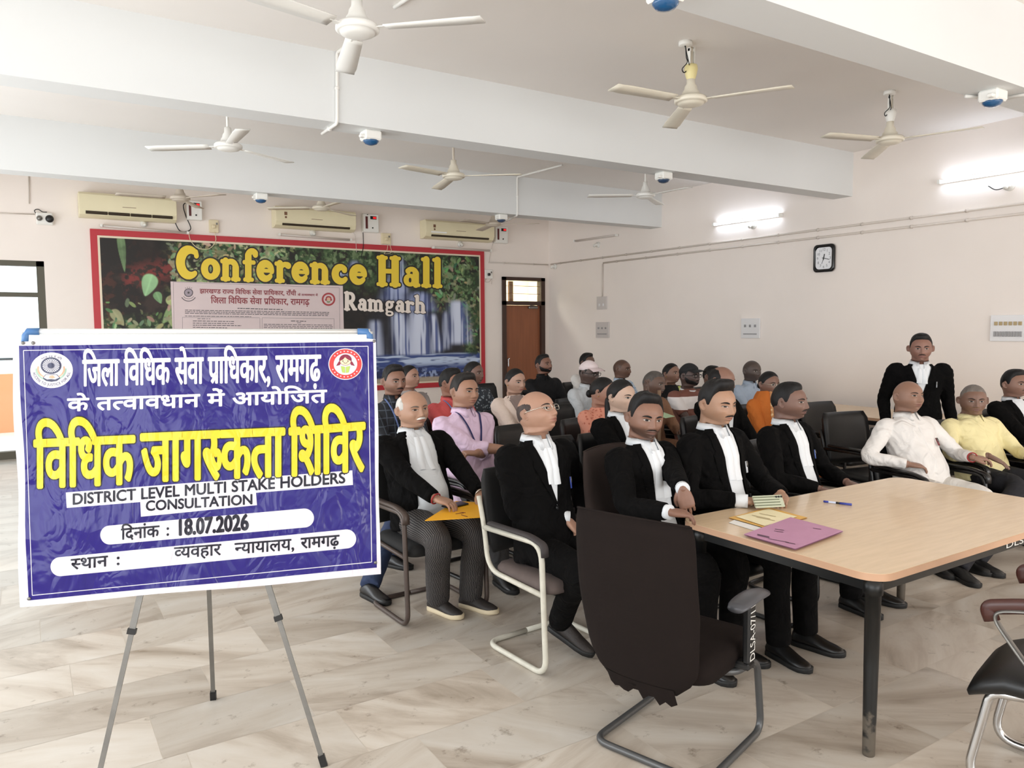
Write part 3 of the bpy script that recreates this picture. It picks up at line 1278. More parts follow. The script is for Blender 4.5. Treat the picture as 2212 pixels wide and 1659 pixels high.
def paint_mural(h, w):
    rng = np.random.default_rng(3)
    v, u = np.meshgrid(np.linspace(0, 1, h), np.linspace(0, 1, w), indexing='ij')
    S = (h, w)

    def g(c):
        return lin(c)

    def blend(img, c, m):
        m = np.clip(m, 0, 1)[..., None]
        return img * (1 - m) + np.asarray(c) * m

    def sm(x, a, b):
        t = np.clip((x - a) / (b - a), 0, 1)
        return t * t * (3 - 2 * t)
    n1, n2 = fbm(S, (8, 20), rng, 5), fbm(S, (18, 50), rng, 4)
    n3, n4 = fbm(S, (40, 110), rng, 3), fbm(S, (5, 12), rng, 4)
    img = np.ones(S + (3,)) * g((30, 26, 24))
    img = blend(img, g((66, 50, 44)), sm(n1, .5, .75) * .7)
    img = blend(img, g((16, 18, 16)), sm(n2, .55, .7) * .6)
    # foliage density
    left = sm(u, .12, .22) * (1 - sm(u, .40, .52)) * sm(n4 + .25 * v, .35, .55)
    lowleft = (1 - sm(u, .10, .24)) * sm(v, .45, .62)
    right = sm(u, .84, .90) * (1 - .35 * sm(v, .66, .8))
    mid = sm(u, .40, .5) * (1 - sm(u, .86, .92)) * (1 - sm(v, .12, .36)) * .85
    fol = np.clip(left + lowleft + right + mid, 0, 1)
    img = blend(img, g((58, 92, 48)), fol * sm(n2, .40, .56))
    img = blend(img, g((116, 150, 84)), fol * sm(n3, .50, .62) * sm(n1, .38, .6))
    img = blend(img, g((196, 196, 128)), np.clip(left * 1.0 + lowleft * .6, 0, 1) * sm(n3, .57, .68) * sm(n2, .42, .6))
    img = blend(img, g((22, 34, 20)), fol * sm(1 - n3, .56, .66) * .8)
    # reddish branch leaves at left
    red = np.exp(-((v - (.26 - (u - .05) * .9)) / .07) ** 2) * sm(u, .03, .06) * (1 - sm(u, .15, .2))
    img = blend(img, g((124, 50, 46)), red * sm(n3, .42, .6))
    img = blend(img, g((96, 52, 40)), (1 - sm(u, .0, .14)) * sm(n2, .58, .7) * .5)
    # large leaves

    def leaf(img, cx, cy, a, b, ang, c):
        du, dv = (u - cx) * 2.8, v - cy
        x = du * math.cos(ang) + dv * math.sin(ang)
        y = -du * math.sin(ang) + dv * math.cos(ang)
        m = 1 - sm((x / a) ** 2 + (np.abs(y) / (b * (1 - .5 * np.clip(x / a, -1, 1)))) ** 2, .8, 1.1)
        img = blend(img, np.array(g(c))[None, None] * (.8 + .5 * n2[..., None]), m)
        return blend(img, np.array(g(c)) * 1.5, m * np.exp(-(y / .006) ** 2) * .5)
    for cx, cy, a, b, an, c in [(.045, .08, .13, .022, 1.5, (92, 132, 74)), (.098, .29, .075, .045, 1.9, (132, 200, 128)), (.118, .37, .04, .025, 1.2, (104, 168, 96)), (.185, .27, .06, .03, .3, (126, 158, 92)), (.20, .33, .07, .025, .1, (142, 172, 108)),
                                (.15, .40, .05, .03, .8, (168, 188, 96)), (.14, .48, .07, .03, 2.2, (120, 160, 80)), (.16, .56, .09, .03, .9, (150, 176, 90)), (.19, .60, .06, .05, .2, (206, 196, 84)), (.05, .62, .08, .04, 2.6, (110, 140, 80)), (.34, .12, .06, .03, .5, (150, 170, 104)),
                                (.37, .07, .05, .02, 2.4, (170, 182, 116)), (.09, .75, .1, .05, .4, (96, 142, 80)), (.03, .5, .06, .03, 1.0, (150, 150, 96))]:
        img = leaf(img, cx, cy, a, b, an, c)
    for k in range(900):
        side = rng.random()
        pale = k > 420
        if pale:
            cx, cy = (rng.uniform(.14, .42), rng.uniform(.0, .5)) if side < .6 else (rng.uniform(.0, .2), rng.uniform(.5, 1.0)) if side < .8 else (rng.uniform(.86, 1.0), rng.uniform(.05, .7))
        elif side < .5:
            cx, cy = rng.uniform(.84, 1.0), rng.uniform(.02, .8)
        elif side < .8:
            cx, cy = rng.uniform(.15, .5), rng.uniform(.0, .35)
        else:
            cx, cy = rng.uniform(0, .2), rng.uniform(.4, 1)
        s = rng.uniform(.006, .02)
        ix, iy = int(cx * (w - 1)), int(cy * (h - 1))
        rx, ry = int(s * w * .45) + 2, int(s * h * 1.6) + 2
        sl = (slice(max(0, iy - ry), iy + ry), slice(max(0, ix - rx), ix + rx))
        du, dv = (u[sl] - cx) * 2.8, v[sl] - cy
        an = rng.uniform(0, PI)
        x, y = du * math.cos(an) + dv * math.sin(an), -du * math.sin(an) + dv * math.cos(an)
        m = 1 - sm((x / (s * 1.6)) ** 2 + (y / (s * .7)) ** 2, .7, 1.1)
        c = np.array(g((rng.integers(50, 150), rng.integers(110, 180), rng.integers(50, 96)))) * rng.uniform(.5, 1.2)
        if pale:
            c = np.array(g((rng.integers(130, 214), rng.integers(150, 210), rng.integers(90, 150)))) * rng.uniform(.5, 1.1)
            m = m * .8
        img[sl] = img[sl] * (1 - m[..., None]) + c * m[..., None]
    # dark rocks behind the falls
    rock = sm(u, .63, .68) * (1 - sm(u, .93, .97)) * sm(v, .36, .48)
    img = blend(img, np.array(g((36, 36, 42)))[None, None] * (.5 + n2[..., None] * 1.2), rock)
    # falls
    st = vnoise((1, w), (1, 190), rng)[0][None] * .6 + vnoise((h, w), (7, 150), rng) * .5

    def fall(img, uc, wd, v0, v1, c=(214, 222, 242), lean=0.0, k=1.0):
        x = (u - uc - lean * (v - v0)) / (wd * (.75 + .5 * np.clip((v - v0) / (v1 - v0), 0, 1)))
        m = np.exp(-np.abs(x) ** 3) * sm(v, v0 - .02, v0 + .03) * (1 - sm(v, v1 - .02, v1 + .03))
        img = blend(img, g((96, 112, 168)), m * .85 * k)
        return blend(img, g(c), m * sm(st, .34, .66) * k)
    img = fall(img, .575, .02, .12, .19, (200, 208, 232))
    img = fall(img, .61, .018, .08, .15, (190, 198, 226), k=.7)
    img = fall(img, .735, .022, .03, .30, (206, 214, 236))
    img = fall(img, .725, .03, .2, .36, (180, 192, 224), k=.8)
    img = fall(img, .805, .035, .30, .44, (176, 188, 226), k=.9)
    img = fall(img, .735, .026, .46, .80, lean=.06)
    img = fall(img, .80, .037, .45, .80)
    img = fall(img, .845, .012, .47, .76, lean=.05)
    img = fall(img, .925, .032, .36, .70, lean=.02)
    img = fall(img, .885, .012, .45, .74, k=.5)
    img = fall(img, .665, .02, .52, .80, k=.7)
    # pool
    pool = sm(v, .77, .80)
    hz = vnoise(S, (60, 14), rng) * .6 + vnoise(S, (110, 50), rng) * .4
    img = blend(img, g((58, 78, 138)), pool)
    img = blend(img, g((196, 212, 238)), pool * (1 - sm(v, .84, .9)) * sm(hz, .38, .62))
    img = blend(img, g((32, 38, 70)), pool * sm(v, .86, .9) * sm(1 - hz, .4, .6) * .8)
    img = blend(img, g((150, 166, 204)), pool * sm(v, .88, .92) * sm(n3, .58, .66))
    img = blend(img, g((176, 158, 136)), sm(v, .955, .975) * sm(u, .2, .4))
    img = blend(img, g((40, 58, 34)), sm(u, .95, .99) * sm(n2, .42, .55) * .8)
    gr = img @ np.array([.3, .55, .15])
    fm = np.clip((img[..., 1] - img[..., 2]) * 6, 0, 1)[..., None] * .38
    img = img * (1 - fm) + gr[..., None] * np.array([1.0, 1.0, .86]) * fm
    # dark top left
    img = blend(img, g((26, 24, 22)), (1 - sm(u, .0, .3)) * (1 - sm(v, .02, .2)) * sm(n1, .35, .6) * .8)
    return img


def build_mural():
    X0, X1, Z0, Z1 = atY(194, 492, YB - .03)[0], atY(1046, 543, YB - .03)[0], .66, (atY(194, 492, YB - .03)[2] + atY(1046, 543, YB - .03)[2]) / 2
    yy = YB - .03
    e = empty('mural_board', ((X0 + X1) / 2, YB, Z0))
    tag(e, 'wide waterfall mural with a red border and the hall title on the back wall', 'mural')
    b = .085
    mb = MB()
    mb.box(((X0 + X1) / 2, YB - .016, (Z0 + Z1) / 2), (X1 - X0, .026, Z1 - Z0))
    mb.build('border', mat('red_border', (186, 44, 54), .4), e, world=True)
    mb = MB()
    mb.box(((X0 + X1) / 2, YB - .0175, (Z0 + Z1) / 2), (X1 - X0 - 2 * b, .027, Z1 - Z0 - 2 * b))
    mb.build('inner_border', mat('cream_border', (228, 214, 190), .4), e, world=True)
    b += .028
    nw, nh = 800, 300
    zz, xx = np.meshgrid(np.linspace(Z1 - b, Z0 + b, nh), np.linspace(X0 + b, X1 - b, nw), indexing='ij')
    P = np.stack([xx, np.full_like(xx, YB - .0325), zz], -1)
    color_grid('picture', P, paint_mural(nh, nw), .55, e)

    # fat rounded slab-serif title letters drawn with the pen widths below
    def arc(cx, cy, rx, ry, a0, a1, w0, w1=None, n=26, mid=None):
        t = np.linspace(math.radians(a0), math.radians(a1), n)
        w1 = w0 if w1 is None else w1
        k = np.linspace(0, 1, n)
        w = w0 + (w1 - w0) * k
        if mid is not None:
            w = w + (mid - (w0 + w1) / 2) * np.sin(k * PI)
        return np.stack([cx + rx * np.cos(t), cy + ry * np.sin(t), w], 1)

    def ln(x0, y0, x1, y1, w0, w1=None, n=14):
        k = np.linspace(0, 1, n)
        w1 = w0 if w1 is None else w1
        return np.stack([x0 + (x1 - x0) * k, y0 + (y1 - y0) * k, w0 + (w1 - w0) * k], 1)

    def ring(cx, cy, rx, ry, w):
        t = np.linspace(0, 2 * PI, 40)
        return np.stack([cx + rx * np.cos(t), cy + ry * np.sin(t), w * (.72 + .28 * np.cos(t) ** 2)], 1)

    def stem(x, y0, y1, w=.15, top='l', bot=True):
        S = [ln(x, y0 + .06, x, y1 - .05, w)]
        if bot:
            S.append(ln(x - .085, y0 + .04, x + .085, y0 + .04, .08))
        if top == 'l':
            S.append(ln(x - .09, y1 - .05, x, y1 - .05, .085))
        elif top == 'b':
            S.append(ln(x - .085, y1 - .04, x + .085, y1 - .04, .08))
        return S
    G = {
        'C': ([arc(.36, .35, .235, .265, 48, 305, .10, .10, 40, .21), ln(.52, .58, .53, .50, .09, .11)], .64),
        'o': ([ring(.25, .235, .155, .16, .165)], .50),
        'n': (stem(.13, 0, .46) + [arc(.26, .29, .125, .12, 160, 0, .09, .14), ln(.385, .29, .385, .06, .15), ln(.31, .04, .47, .04, .08)], .545),
        'f': ([ln(.16, .06, .16, .56, .15), ln(.075, .04, .26, .04, .08), ln(.06, .41, .30, .41, .085), arc(.265, .55, .105, .10, 175, 40, .14, .11), ln(.33, .60, .34, .58, .12)], .36),
        'e': ([arc(.245, .235, .15, .16, 0, 320, .11, .10, 40, .165), ln(.12, .245, .39, .245, .075)], .47),
        'r': (stem(.13, 0, .46) + [arc(.27, .27, .12, .13, 165, 70, .09, .11), ln(.32, .385, .345, .375, .13)], .42),
        'c': ([arc(.25, .235, .15, .16, 50, 318, .10, .10, 36, .165), ln(.33, .345, .335, .33, .12)], .45),
        'H': ([ln(.15, .06, .15, .64, .17), ln(.48, .06, .48, .64, .17), ln(.15, .35, .48, .35, .10), ln(.05, .04, .25, .04, .08), ln(.38, .04, .58, .04, .08), ln(.05, .66, .25, .66, .08), ln(.38, .66, .58, .66, .08)], .66),
        'a': ([ring(.2, .16, .10, .105, .12), ln(.345, .06, .345, .33, .145), arc(.235, .335, .11, .085, 0, 150, .12, .10), ln(.35, .05, .42, .045, .08), ln(.14, .375, .15, .36, .11)], .47),
        'l': (stem(.14, 0, .72), .285),
        'R': ([ln(.15, .06, .15, .64, .17), ln(.06, .04, .25, .04, .08), ln(.06, .66, .25, .66, .08), arc(.29, .49, .145, .155, 95, -95, .09, .09, 26, .15), ln(.2, .655, .3, .655, .09), ln(.2, .325, .3, .325, .09), ln(.30, .32, .46, .09, .15, .15), ln(.44, .05, .56, .05, .085)], .60),
        'm': (stem(.13, 0, .46) + [arc(.25, .29, .115, .12, 160, 0, .09, .13), ln(.365, .29, .365, .06, .145), ln(.30, .04, .44, .04, .08), arc(.485, .29, .115, .12, 160, 0, .09, .13), ln(.60, .29, .60, .06, .145), ln(.53, .04, .69, .04, .08)], .76),
        'g': ([ring(.225, .285, .11, .115, .12), ring(.23, -.06, .135, .075, .085), arc(.16, .09, .06, .08, 110, 250, .09), ln(.33, .39, .40, .40, .085)], .46),
        'h': (stem(.13, 0, .72) + [arc(.26, .29, .125, .12, 160, 0, .09, .14), ln(.385, .29, .385, .06, .15), ln(.31, .04, .47, .04, .08)], .545),
        ' ': ([], .22),
    }
    sh = Sheet((0, YB - .0325, 0), (0, -1, 0))

    def title(s, pl, pr, h0, h1, m, outm, nm, ow):
        wtot = sum(G[ch][1] for ch in s)
        for layer, extra, mm in ((.002, ow, outm), (.006, 0, m)):
            mb = MB()
            x = 0
            for ic, ch in enumerate(s):
                cnt = 0
                for st in G[ch][0]:
                    st = np.asarray(st)
                    for j in range(len(st)):
                        for q in ([st[j]] if j == len(st) - 1 else [st[j], (st[j] + st[j + 1]) / 2]):
                            r = q[2] * .56 + extra
                            a = np.arange(14) / 14 * 2 * PI
                            gx, gy = x + q[0] + r * np.cos(a), q[1] + r * np.sin(a)
                            k = gx / wtot
                            hh = (h0 + (h1 - h0) * k) / .70
                            P = np.stack([pl[0] + (pr[0] - pl[0]) * k, pl[1] + (pr[1] - pl[1]) * k - gy * hh], 1)
                            cnt += 1
                            mb.add(sh.pts(P, layer + cnt * 1e-5 + (ic % 2) * .0013), [tuple(range(14))])
                x += G[ch][1]
            mb.build(nm if extra == 0 else nm + '_outline', mm, e, world=True)
    M_y = mat('title_yellow', (240, 208, 58), .4)
    M_o = mat('title_black', (34, 28, 24), .4)
    title('Conference Hall', (379, 603), (957, 622), 74, 62, M_y, M_o, 'title_lettering', .034)
    title('Ramgarh', (742, 670), (921, 677), 40, 37, mat('title_cream', (242, 230, 220), .4), M_o, 'place_lettering', .03)

    # notice sheet pinned over the mural
    n = empty('notice_banner', tuple(sh.pt(552, 700)))
    tag(n, 'pale pink printed notice sheet fixed over the mural', 'notice')
    nx0, nx1 = sh.pt(368, 606)[0], sh.pt(740, 620)[0]
    nz1, nz0 = (sh.pt(368, 606)[2] + sh.pt(740, 619)[2]) / 2, 1.15
    mb = MB()
    mb.box(((nx0 + nx1) / 2, YB - .042, (nz0 + nz1) / 2), (nx1 - nx0, .008, nz1 - nz0))
    mb.build('sheet', mat('notice_paper', (224, 206, 206), .5, var=.02), n, world=True)
    ns = Sheet((0, YB - .046, 0), (0, -1, 0))
    c2 = lambda x, y: (340 + x / 5.027, 590 + y / 5.027)
    M_m = mat('maroon_text', (146, 58, 66), .5)
    M_k = mat('grey_text', (86, 80, 84), .5)
    mb = MB()
    ns.text(mb, 'झारखण~ड राज~य विधिक सेवा प^ाधिकार, राँची', c2(460, 216), c2(1505, 243), 8.6, .002, bold=.3)
    ns.text(mb, 'के तत~वावधान में', c2(1525, 245), c2(1740, 250), 4, .002, bold=.2)
    ns.text(mb, 'जिला विधिक सेवा प^धिकार, रामगढ़', c2(580, 326), c2(1650, 346), 12, .002, bold=.35)
    mb.build('heading_lettering', M_m, n, world=True)
    mb = MB()
    rnd = random.Random(4)

    def tiny(x0, y0, x1, y1, hh):
        x = x0
        while x < x1 - 4:
            wdt = min(rnd.uniform(14, 50), x1 - x)
            yy = y0 + (y1 - y0) * (x - x0) / (x1 - x0)
            ns.poly(mb, [c2(x, yy), c2(x + wdt, yy), c2(x + wdt, yy + hh), c2(x, yy + hh)], .0015)
            x += wdt + rnd.uniform(5, 10)
    tiny(870, 378, 1360, 392, 9)
    for k in range(3):
        tiny(300, 398 + k * 17, 1865, 424 + k * 17, 7)
    tiny(300, 463, 1020, 470, 6)
    tiny(435, 492, 575, 494, 6)
    for k in range(4):
        tiny(385, 516 + k * 23, rnd.uniform(700, 920), 522 + k * 23, 7)
    tiny(1450, 516, 1620, 520, 8)
    tiny(1515, 536, 1560, 538, 6)
    for k in range(5):
        tiny(1155, 552 + k * 18, 1905, 562 + k * 18, 6)
    for k in range(16):
        tiny(300, 660 + k * 24, 1080, 668 + k * 24, 7)
        tiny(1155, 660 + k * 24, 1905, 668 + k * 24, 7)
    mb.build('small_print', M_k, n, world=True)
    mb = MB()
    ns.line(mb, [c2(172, 96), c2(1976, 160), c2(1986, 900)], .5, .0012)
    ns.line(mb, [c2(172, 96), c2(185, 900)], .5, .0012)
    for P in ([(272, 480), (1112, 486), (1118, 1000)], [(272, 480), (278, 1000)], [(1137, 486), (1918, 494), (1924, 1000)], [(1137, 486), (1140, 1000)]):
        ns.line(mb, [c2(*q) for q in P], .5, .0012)
    mb.build('ruled_line', M_k, n, world=True)
    mb = MB()
    cx, cy = c2(338, 212)
    ns.ell(mb, (cx, cy), 9.8, 9.2, .0015, 0, inner=.82)
    ns.ell(mb, (cx, cy), 8.0, 7.5, .0013, 1)
    ns.ell(mb, (cx, cy), 2.4, 2.3, .002, 0)
    ns.ell(mb, (cx, cy + 4), 17, 15, .0015, 0, a0=math.radians(205), a1=math.radians(335), inner=.9)
    ns.ell(mb, (cx, cy + 2), 13, 12, .0015, 0, a0=math.radians(210), a1=math.radians(330), inner=.93)
    for t in (60, 80, 100, 120):
        ns.ell(mb, (cx + 13 * math.cos(math.radians(t)), cy - 11.5 * math.sin(math.radians(t))), 1.1, .7, .0015)
    mb.build('wheel_emblem', [M_k, mat('lilac_grey', (168, 156, 166), .5)], n, world=True)
    mb = MB()
    cx, cy = c2(1858, 284)
    ns.ell(mb, (cx, cy), 14.6, 14.2, .0015, 0, inner=.74)
    ns.ell(mb, (cx, cy - 2.5), 6.2, 4.6, .0016, 0)
    ns.ell(mb, (cx, cy - .6), 4.2, 3.4, .002, 1)
    ns.ell(mb, (cx - 5.5, cy + 1), 2, 2.6, .0016, 0)
    ns.ell(mb, (cx + 5.5, cy + 1), 2, 2.6, .0016, 0)
    ns.poly(mb, [(cx - 4.5, cy + 3), (cx, cy + 4), (cx + 4.5, cy + 3), (cx + 3.5, cy + 7), (cx, cy + 8), (cx - 3.5, cy + 7)], .0022, 2)
    mb.build('girl_emblem', [mat('emblem_red', (176, 66, 70), .5), mat('emblem_skin', (226, 176, 150), .5), mat('emblem_sage', (150, 160, 120), .5)], n, world=True)


build_mural()

# ------------------------------------------------------------------ easel, whiteboard and vinyl banner
TL, TR = atD(27, 737, 2.76), atD(812, 727, 3.06)
BL, BR = atD(43, 1312, 2.735), atD(823, 1240, 3.03)


def vinyl(name, rgb, rough=.22):
    """glossy plasticised print with creases and crumples"""
    if name in MATS:
        return MATS[name]
    m = bpy.data.materials.new(name)
    m.use_nodes = True
    nt = m.node_tree
    L = nt.links.new
    b = nt.nodes['Principled BSDF']
    b.inputs['Base Color'].default_value = tuple(lin(rgb)) + (1,)
    b.inputs['Roughness'].default_value = rough
    b.inputs['Specular IOR Level'].default_value = .3
    geo = nt.nodes.new('ShaderNodeNewGeometry')
    h = None
    for sc, dist, wgt, typ in ((3.2, .8, 1.0, 'n'), (9.0, 1.2, .45, 'n'), (5.0, 0, .5, 'v')):
        mp = nt.nodes.new('ShaderNodeMapping')
        mp.inputs['Rotation'].default_value = (.3, .5, .7)
        mp.inputs['Scale'].default_value = (1, 1, .55)
        L(geo.outputs['Position'], mp.inputs[0])
        if typ == 'n':
            n = nt.nodes.new('ShaderNodeTexNoise')
            n.inputs['Scale'].default_value = sc
            n.inputs['Detail'].default_value = 2.5
            n.inputs['Distortion'].default_value = dist
            L(mp.outputs[0], n.inputs['Vector'])
            # ridged: sharp folds
            s = nt.nodes.new('ShaderNodeMath')
            s.operation = 'SUBTRACT'
            L(n.outputs['Fac'], s.inputs[0])
            s.inputs[1].default_value = .5
            a = nt.nodes.new('ShaderNodeMath')
            a.operation = 'ABSOLUTE'
            L(s.outputs[0], a.inputs[0])
            o = a.outputs[0]
        else:
            n = nt.nodes.new('ShaderNodeTexVoronoi')
            n.feature = 'F1'
            n.inputs['Scale'].default_value = sc
            L(mp.outputs[0], n.inputs['Vector'])
            o = n.outputs['Distance']
        w = nt.nodes.new('ShaderNodeMath')
        w.operation = 'MULTIPLY_ADD'
        L(o, w.inputs[0])
        w.inputs[1].default_value = wgt
        if h is None:
            w.inputs[2].default_value = 0
        else:
            L(h, w.inputs[2])
        h = w.outputs[0]
    bp = nt.nodes.new('ShaderNodeBump')
    bp.inputs['Strength'].default_value = .6
    bp.inputs['Distance'].default_value = .06
    L(h, bp.inputs['Height'])
    L(bp.outputs[0], b.inputs['Normal'])
    MATS[name] = m
    return m


def build_easel():
    nrm = np.cross(TR - TL, BL - TL)
    sh = Sheet((TL + BR) / 2, nrm)
    n = sh.n
    # --- easel
    fl, fr, rear = atz(213, 1668, 0), atz(684, 1605, 0), atz(461, 1511, 0)
    e = empty('easel', tuple((fl + fr + rear) / 3))
    tag(e, 'grey metal tripod easel carrying the blue banner board', 'easel')
    back = -n
    for k, (pb, bo, to) in enumerate((((298, 1292), -.03, -.05), ((576, 1262), -.03, -.05), ((448, 1272), None, None))):
        if k < 2:
            A, B = sh.pt(pb[0], pb[1], bo), sh.pt(418, 760, to)
            foot = A + (A - B) * (A[2] / (B[2] - A[2]))
            top = B
        else:
            foot, top = rear, sh.pt(424, 765, -.07)
        d = (top - foot)
        L = np.linalg.norm(d)
        d /= L
        s = np.cross(d, back)
        s /= np.linalg.norm(s)
        ax = np.stack([s, np.cross(d, s), d], 1)
        mb = MB()
        mb.box((foot + top) / 2 + d * L * .18, (.022, .012, L * .64), rot=ax)
        mb.box(foot + d * L * .30, (.018, .009, L * .58), rot=ax)
        lg = mb.build('leg', M_steel, e, world=True)
        mb = MB()
        mb.box(foot + d * .022, (.026, .020, .045), rot=ax)
        mb.build('rubber_foot', M_black, lg)
        lg.children[0].location = -np.array(e.location) if False else (0, 0, 0)
        ch = lg.children[0]
        ch.data.transform(Matrix.Translation(-Vector(e.location)))
        if k < 2:
            for kk in (.36, .45):
                mb = MB()
                mb.box(foot + d * L * kk, (.03, .022, .02), rot=ax)
                ch = mb.build('clamp', M_dark, lg)
                ch.data.transform(Matrix.Translation(-Vector(e.location)))
    # --- whiteboard
    wtl, wtr = sh.pt(50, 716, -.014), sh.pt(800, 716, -.014)
    wbl, wbr = sh.pt(62, 1290, -.014), sh.pt(806, 1226, -.014)
    wb = empty('whiteboard', tuple((wbl + wbr) / 2))
    tag(wb, 'whiteboard with an aluminium rim and blue corner caps behind the banner', 'whiteboard')
    mb = MB()
    A = [wtl, wtr, wbr, wbl]
    V = [a - n * .012 for a in A] + [a + n * .006 for a in A]
    mb.add(V, [(0, 1, 2, 3), (7, 6, 5, 4), (0, 4, 5, 1), (1, 5, 6, 2), (2, 6, 7, 3), (3, 7, 4, 0)])
    mb.build('panel', M_white, wb, world=True)
    mb = MB()
    for a, b in ((wtl, wtr), (wtr, wbr), (wbr, wbl), (wbl, wtl)):
        mb.tube([a, b], .012, 8)
    mb.build('rim', mat('aluminium', (214, 214, 212), .35, metal=.4), wb, world=True)
    for c, d1, d2 in ((wtl, wtr - wtl, wbl - wtl), (wtr, wtl - wtr, wbr - wtr)):
        mb = MB()
        d1, d2 = d1 / np.linalg.norm(d1), d2 / np.linalg.norm(d2)
        mb.tube([c + d2 * .05, c + d2 * .012 + d1 * .003, c + d1 * .012, c + d1 * .05], .0145, 8)
        mb.build('corner_cap', mat('blue_cap', (64, 108, 158), .4), wb, world=True)
    # --- banner
    b = empty('event_banner', tuple((BL + BR) / 2))
    tag(b, 'blue and white vinyl event banner hung over the whiteboard', 'banner')
    M_bw = vinyl('vinyl_white', (206, 202, 208), .3)
    M_bb = vinyl('vinyl_blue', (40, 32, 108), .17)
    M_by = vinyl('vinyl_yellow', (214, 190, 44), .3)
    M_bk = vinyl('vinyl_black', (26, 24, 36), .3)
    px = np.array
    c1 = lambda x, y: (x / 2.6333, 700 + y / 2.6333)
    # sheet with gently waved edges
    wv = random.Random(2)

    def edge(a, b2, k, amp):
        a, b2 = px(a, float), px(b2, float)
        t = np.linspace(0, 1, k)[:-1]
        d = (b2 - a) / np.linalg.norm(b2 - a)
        q = px([-d[1], d[0]])
        return [a + (b2 - a) * s + q * amp * math.sin(s * 9 + amp) * math.sin(PI * s) for s in t]
    out = edge((27, 738), (200, 735), 8, 1.0) + edge((200, 735), (800, 726), 12, 1.5) + [px((811, 733))] + edge((812, 740), (823, 1240), 16, -1.5) + edge((823, 1240), (43, 1312), 24, 2) + edge((43, 1312), (27, 738), 20, 4)
    mb = MB()
    P = sh.pts(np.array(out), 0)
    k = len(P)
    mb.add(np.vstack([P, P - n * .002]), [tuple(range(k)), tuple(range(2 * k - 1, k - 1, -1))] + [(i, (i + 1) % k, k + (i + 1) % k, k + i) for i in range(k)])
    mb.build('sheet', M_bw, b, world=True)
    mb = MB()
    blue = edge((41, 747), (806, 738), 14, 1.5) + edge((806, 738), (814, 1226), 14, -.8) + edge((814, 1226), (62, 1297), 14, 1.0) + edge((62, 1297), (41, 747), 14, 3)
    sh.poly(mb, blue, .0006)
    mb.build('blue_field', M_bb, b, world=True)
    mb = MB()
    inner = [(51, 757), (795, 748), (803, 1214), (70, 1286), (51, 757)]
    sh.line(mb, inner, 1.6, .0014)
    mb.build('border_line', M_bw, b, world=True)
    # line 1, 2
    mb = MB()
    sh.text(mb, 'जिला विधिक सेवा प^ाधिकार, रामगढ़', c1(472, 352), c1(1822, 322), 55, .0014, bold=1.55)
    mb.build('heading_lettering', M_bw, b, world=True)
    mb = MB()
    sh.text(mb, 'के तत~वावधान में आयोजित', c1(385, 495), c1(1856, 445), 26, .0014, bold=1.3)
    mb.build('subheading_lettering', M_bw, b, world=True)
    # big yellow line with a dark outline
    for off, m, bold in ((.0014, M_bk, 6.0), (.0034, M_by, 3.3)):
        mb = MB()
        sh.text(mb, 'विधिक', c1(200, 930), c1(760, 905), 101, off, bold=bold, ndir=10)
        sh.text(mb, 'जागरुकता', c1(806, 895), c1(1612, 862), 101, off, bold=bold, ndir=10)
        sh.text(mb, 'शिविर', c1(1650, 862), c1(2068, 830), 101, off, bold=bold, ndir=10)
        mb.build('title_lettering' if m is M_by else 'title_outline', m, b, world=True)
    # label strips
    mb = MB()
    sh.poly(mb, [c1(375, 958), c1(2004, 832), c1(2008, 915), c1(380, 1046)], .0012)
    sh.poly(mb, [c1(798, 1012), c1(1456, 958), c1(1462, 1030), c1(802, 1096)], .0013)
    mb.build('label_strip', M_bw, b, world=True)
    mb = MB()
    sh.text(mb, 'DISTRICT LEVEL MULTI STAKE HOLDERS', c1(410, 1027), c1(1965, 903), 23, .0022, bold=.8, yref=.686)
    sh.text(mb, 'CONSULTATION', c1(828, 1062), c1(1440, 1023), 21, .0022, bold=.8, yref=.686)
    mb.build('label_lettering', M_bk, b, world=True)
    # two pills

    def pill(cl, cr, r):
        cl, cr = px(c1(*cl)), px(c1(*cr))
        d = (cr - cl) / np.linalg.norm(cr - cl)
        q = px([-d[1], d[0]])
        P = [cr + r * (math.cos(t) * q * -1 + math.sin(t) * d) for t in np.linspace(0, PI, 18)]
        P += [cl + r * (math.cos(t) * q - math.sin(t) * d) for t in np.linspace(0, PI, 18)]
        return P
    mb = MB()
    sh.poly(mb, pill((625, 1200), (1732, 1103), 20.5), .0012)
    mb.build('date_pill', M_bw, b, world=True)
    mb = MB()
    sh.poly(mb, pill((342, 1380), (1972, 1222), 20.5), .0012)
    mb.build('venue_pill', M_bw, b, world=True)
    mb = MB()
    sh.text(mb, 'दिनांक', c1(690, 1226), c1(905, 1207), 23, .0022, bold=.7)
    sh.text(mb, ':', c1(945, 1203), c1(965, 1201), 23, .0022, bold=.7)
    mb.build('date_lettering', M_bk, b, world=True)
    mb = MB()
    sh.text(mb, '18.07.2026', c1(1003, 1202), c1(1415, 1168), 33, .0022, bold=1.7, yref=.686)
    mb.build('date_numerals', M_bk, b, world=True)
    mb = MB()
    sh.text(mb, 'स~थान', c1(405, 1396), c1(612, 1376), 22, .0022, bold=.7)
    sh.text(mb, ':', c1(662, 1370), c1(684, 1368), 23, .0022, bold=.8)
    sh.text(mb, 'व~यवहार', c1(992, 1332), c1(1256, 1312), 23, .0022, bold=.6)
    sh.text(mb, 'न~यायालय,', c1(1336, 1308), c1(1676, 1282), 23, .0022, bold=.6)
    sh.text(mb, 'रामगढ़', c1(1712, 1276), c1(1928, 1258), 22, .0022, bold=.8)
    mb.build('venue_lettering', M_bk, b, world=True)

    # round wheel emblem
    M_saf = vinyl('vinyl_saffron', (222, 160, 130), .3)
    M_grn = vinyl('vinyl_sage', (150, 178, 158), .3)
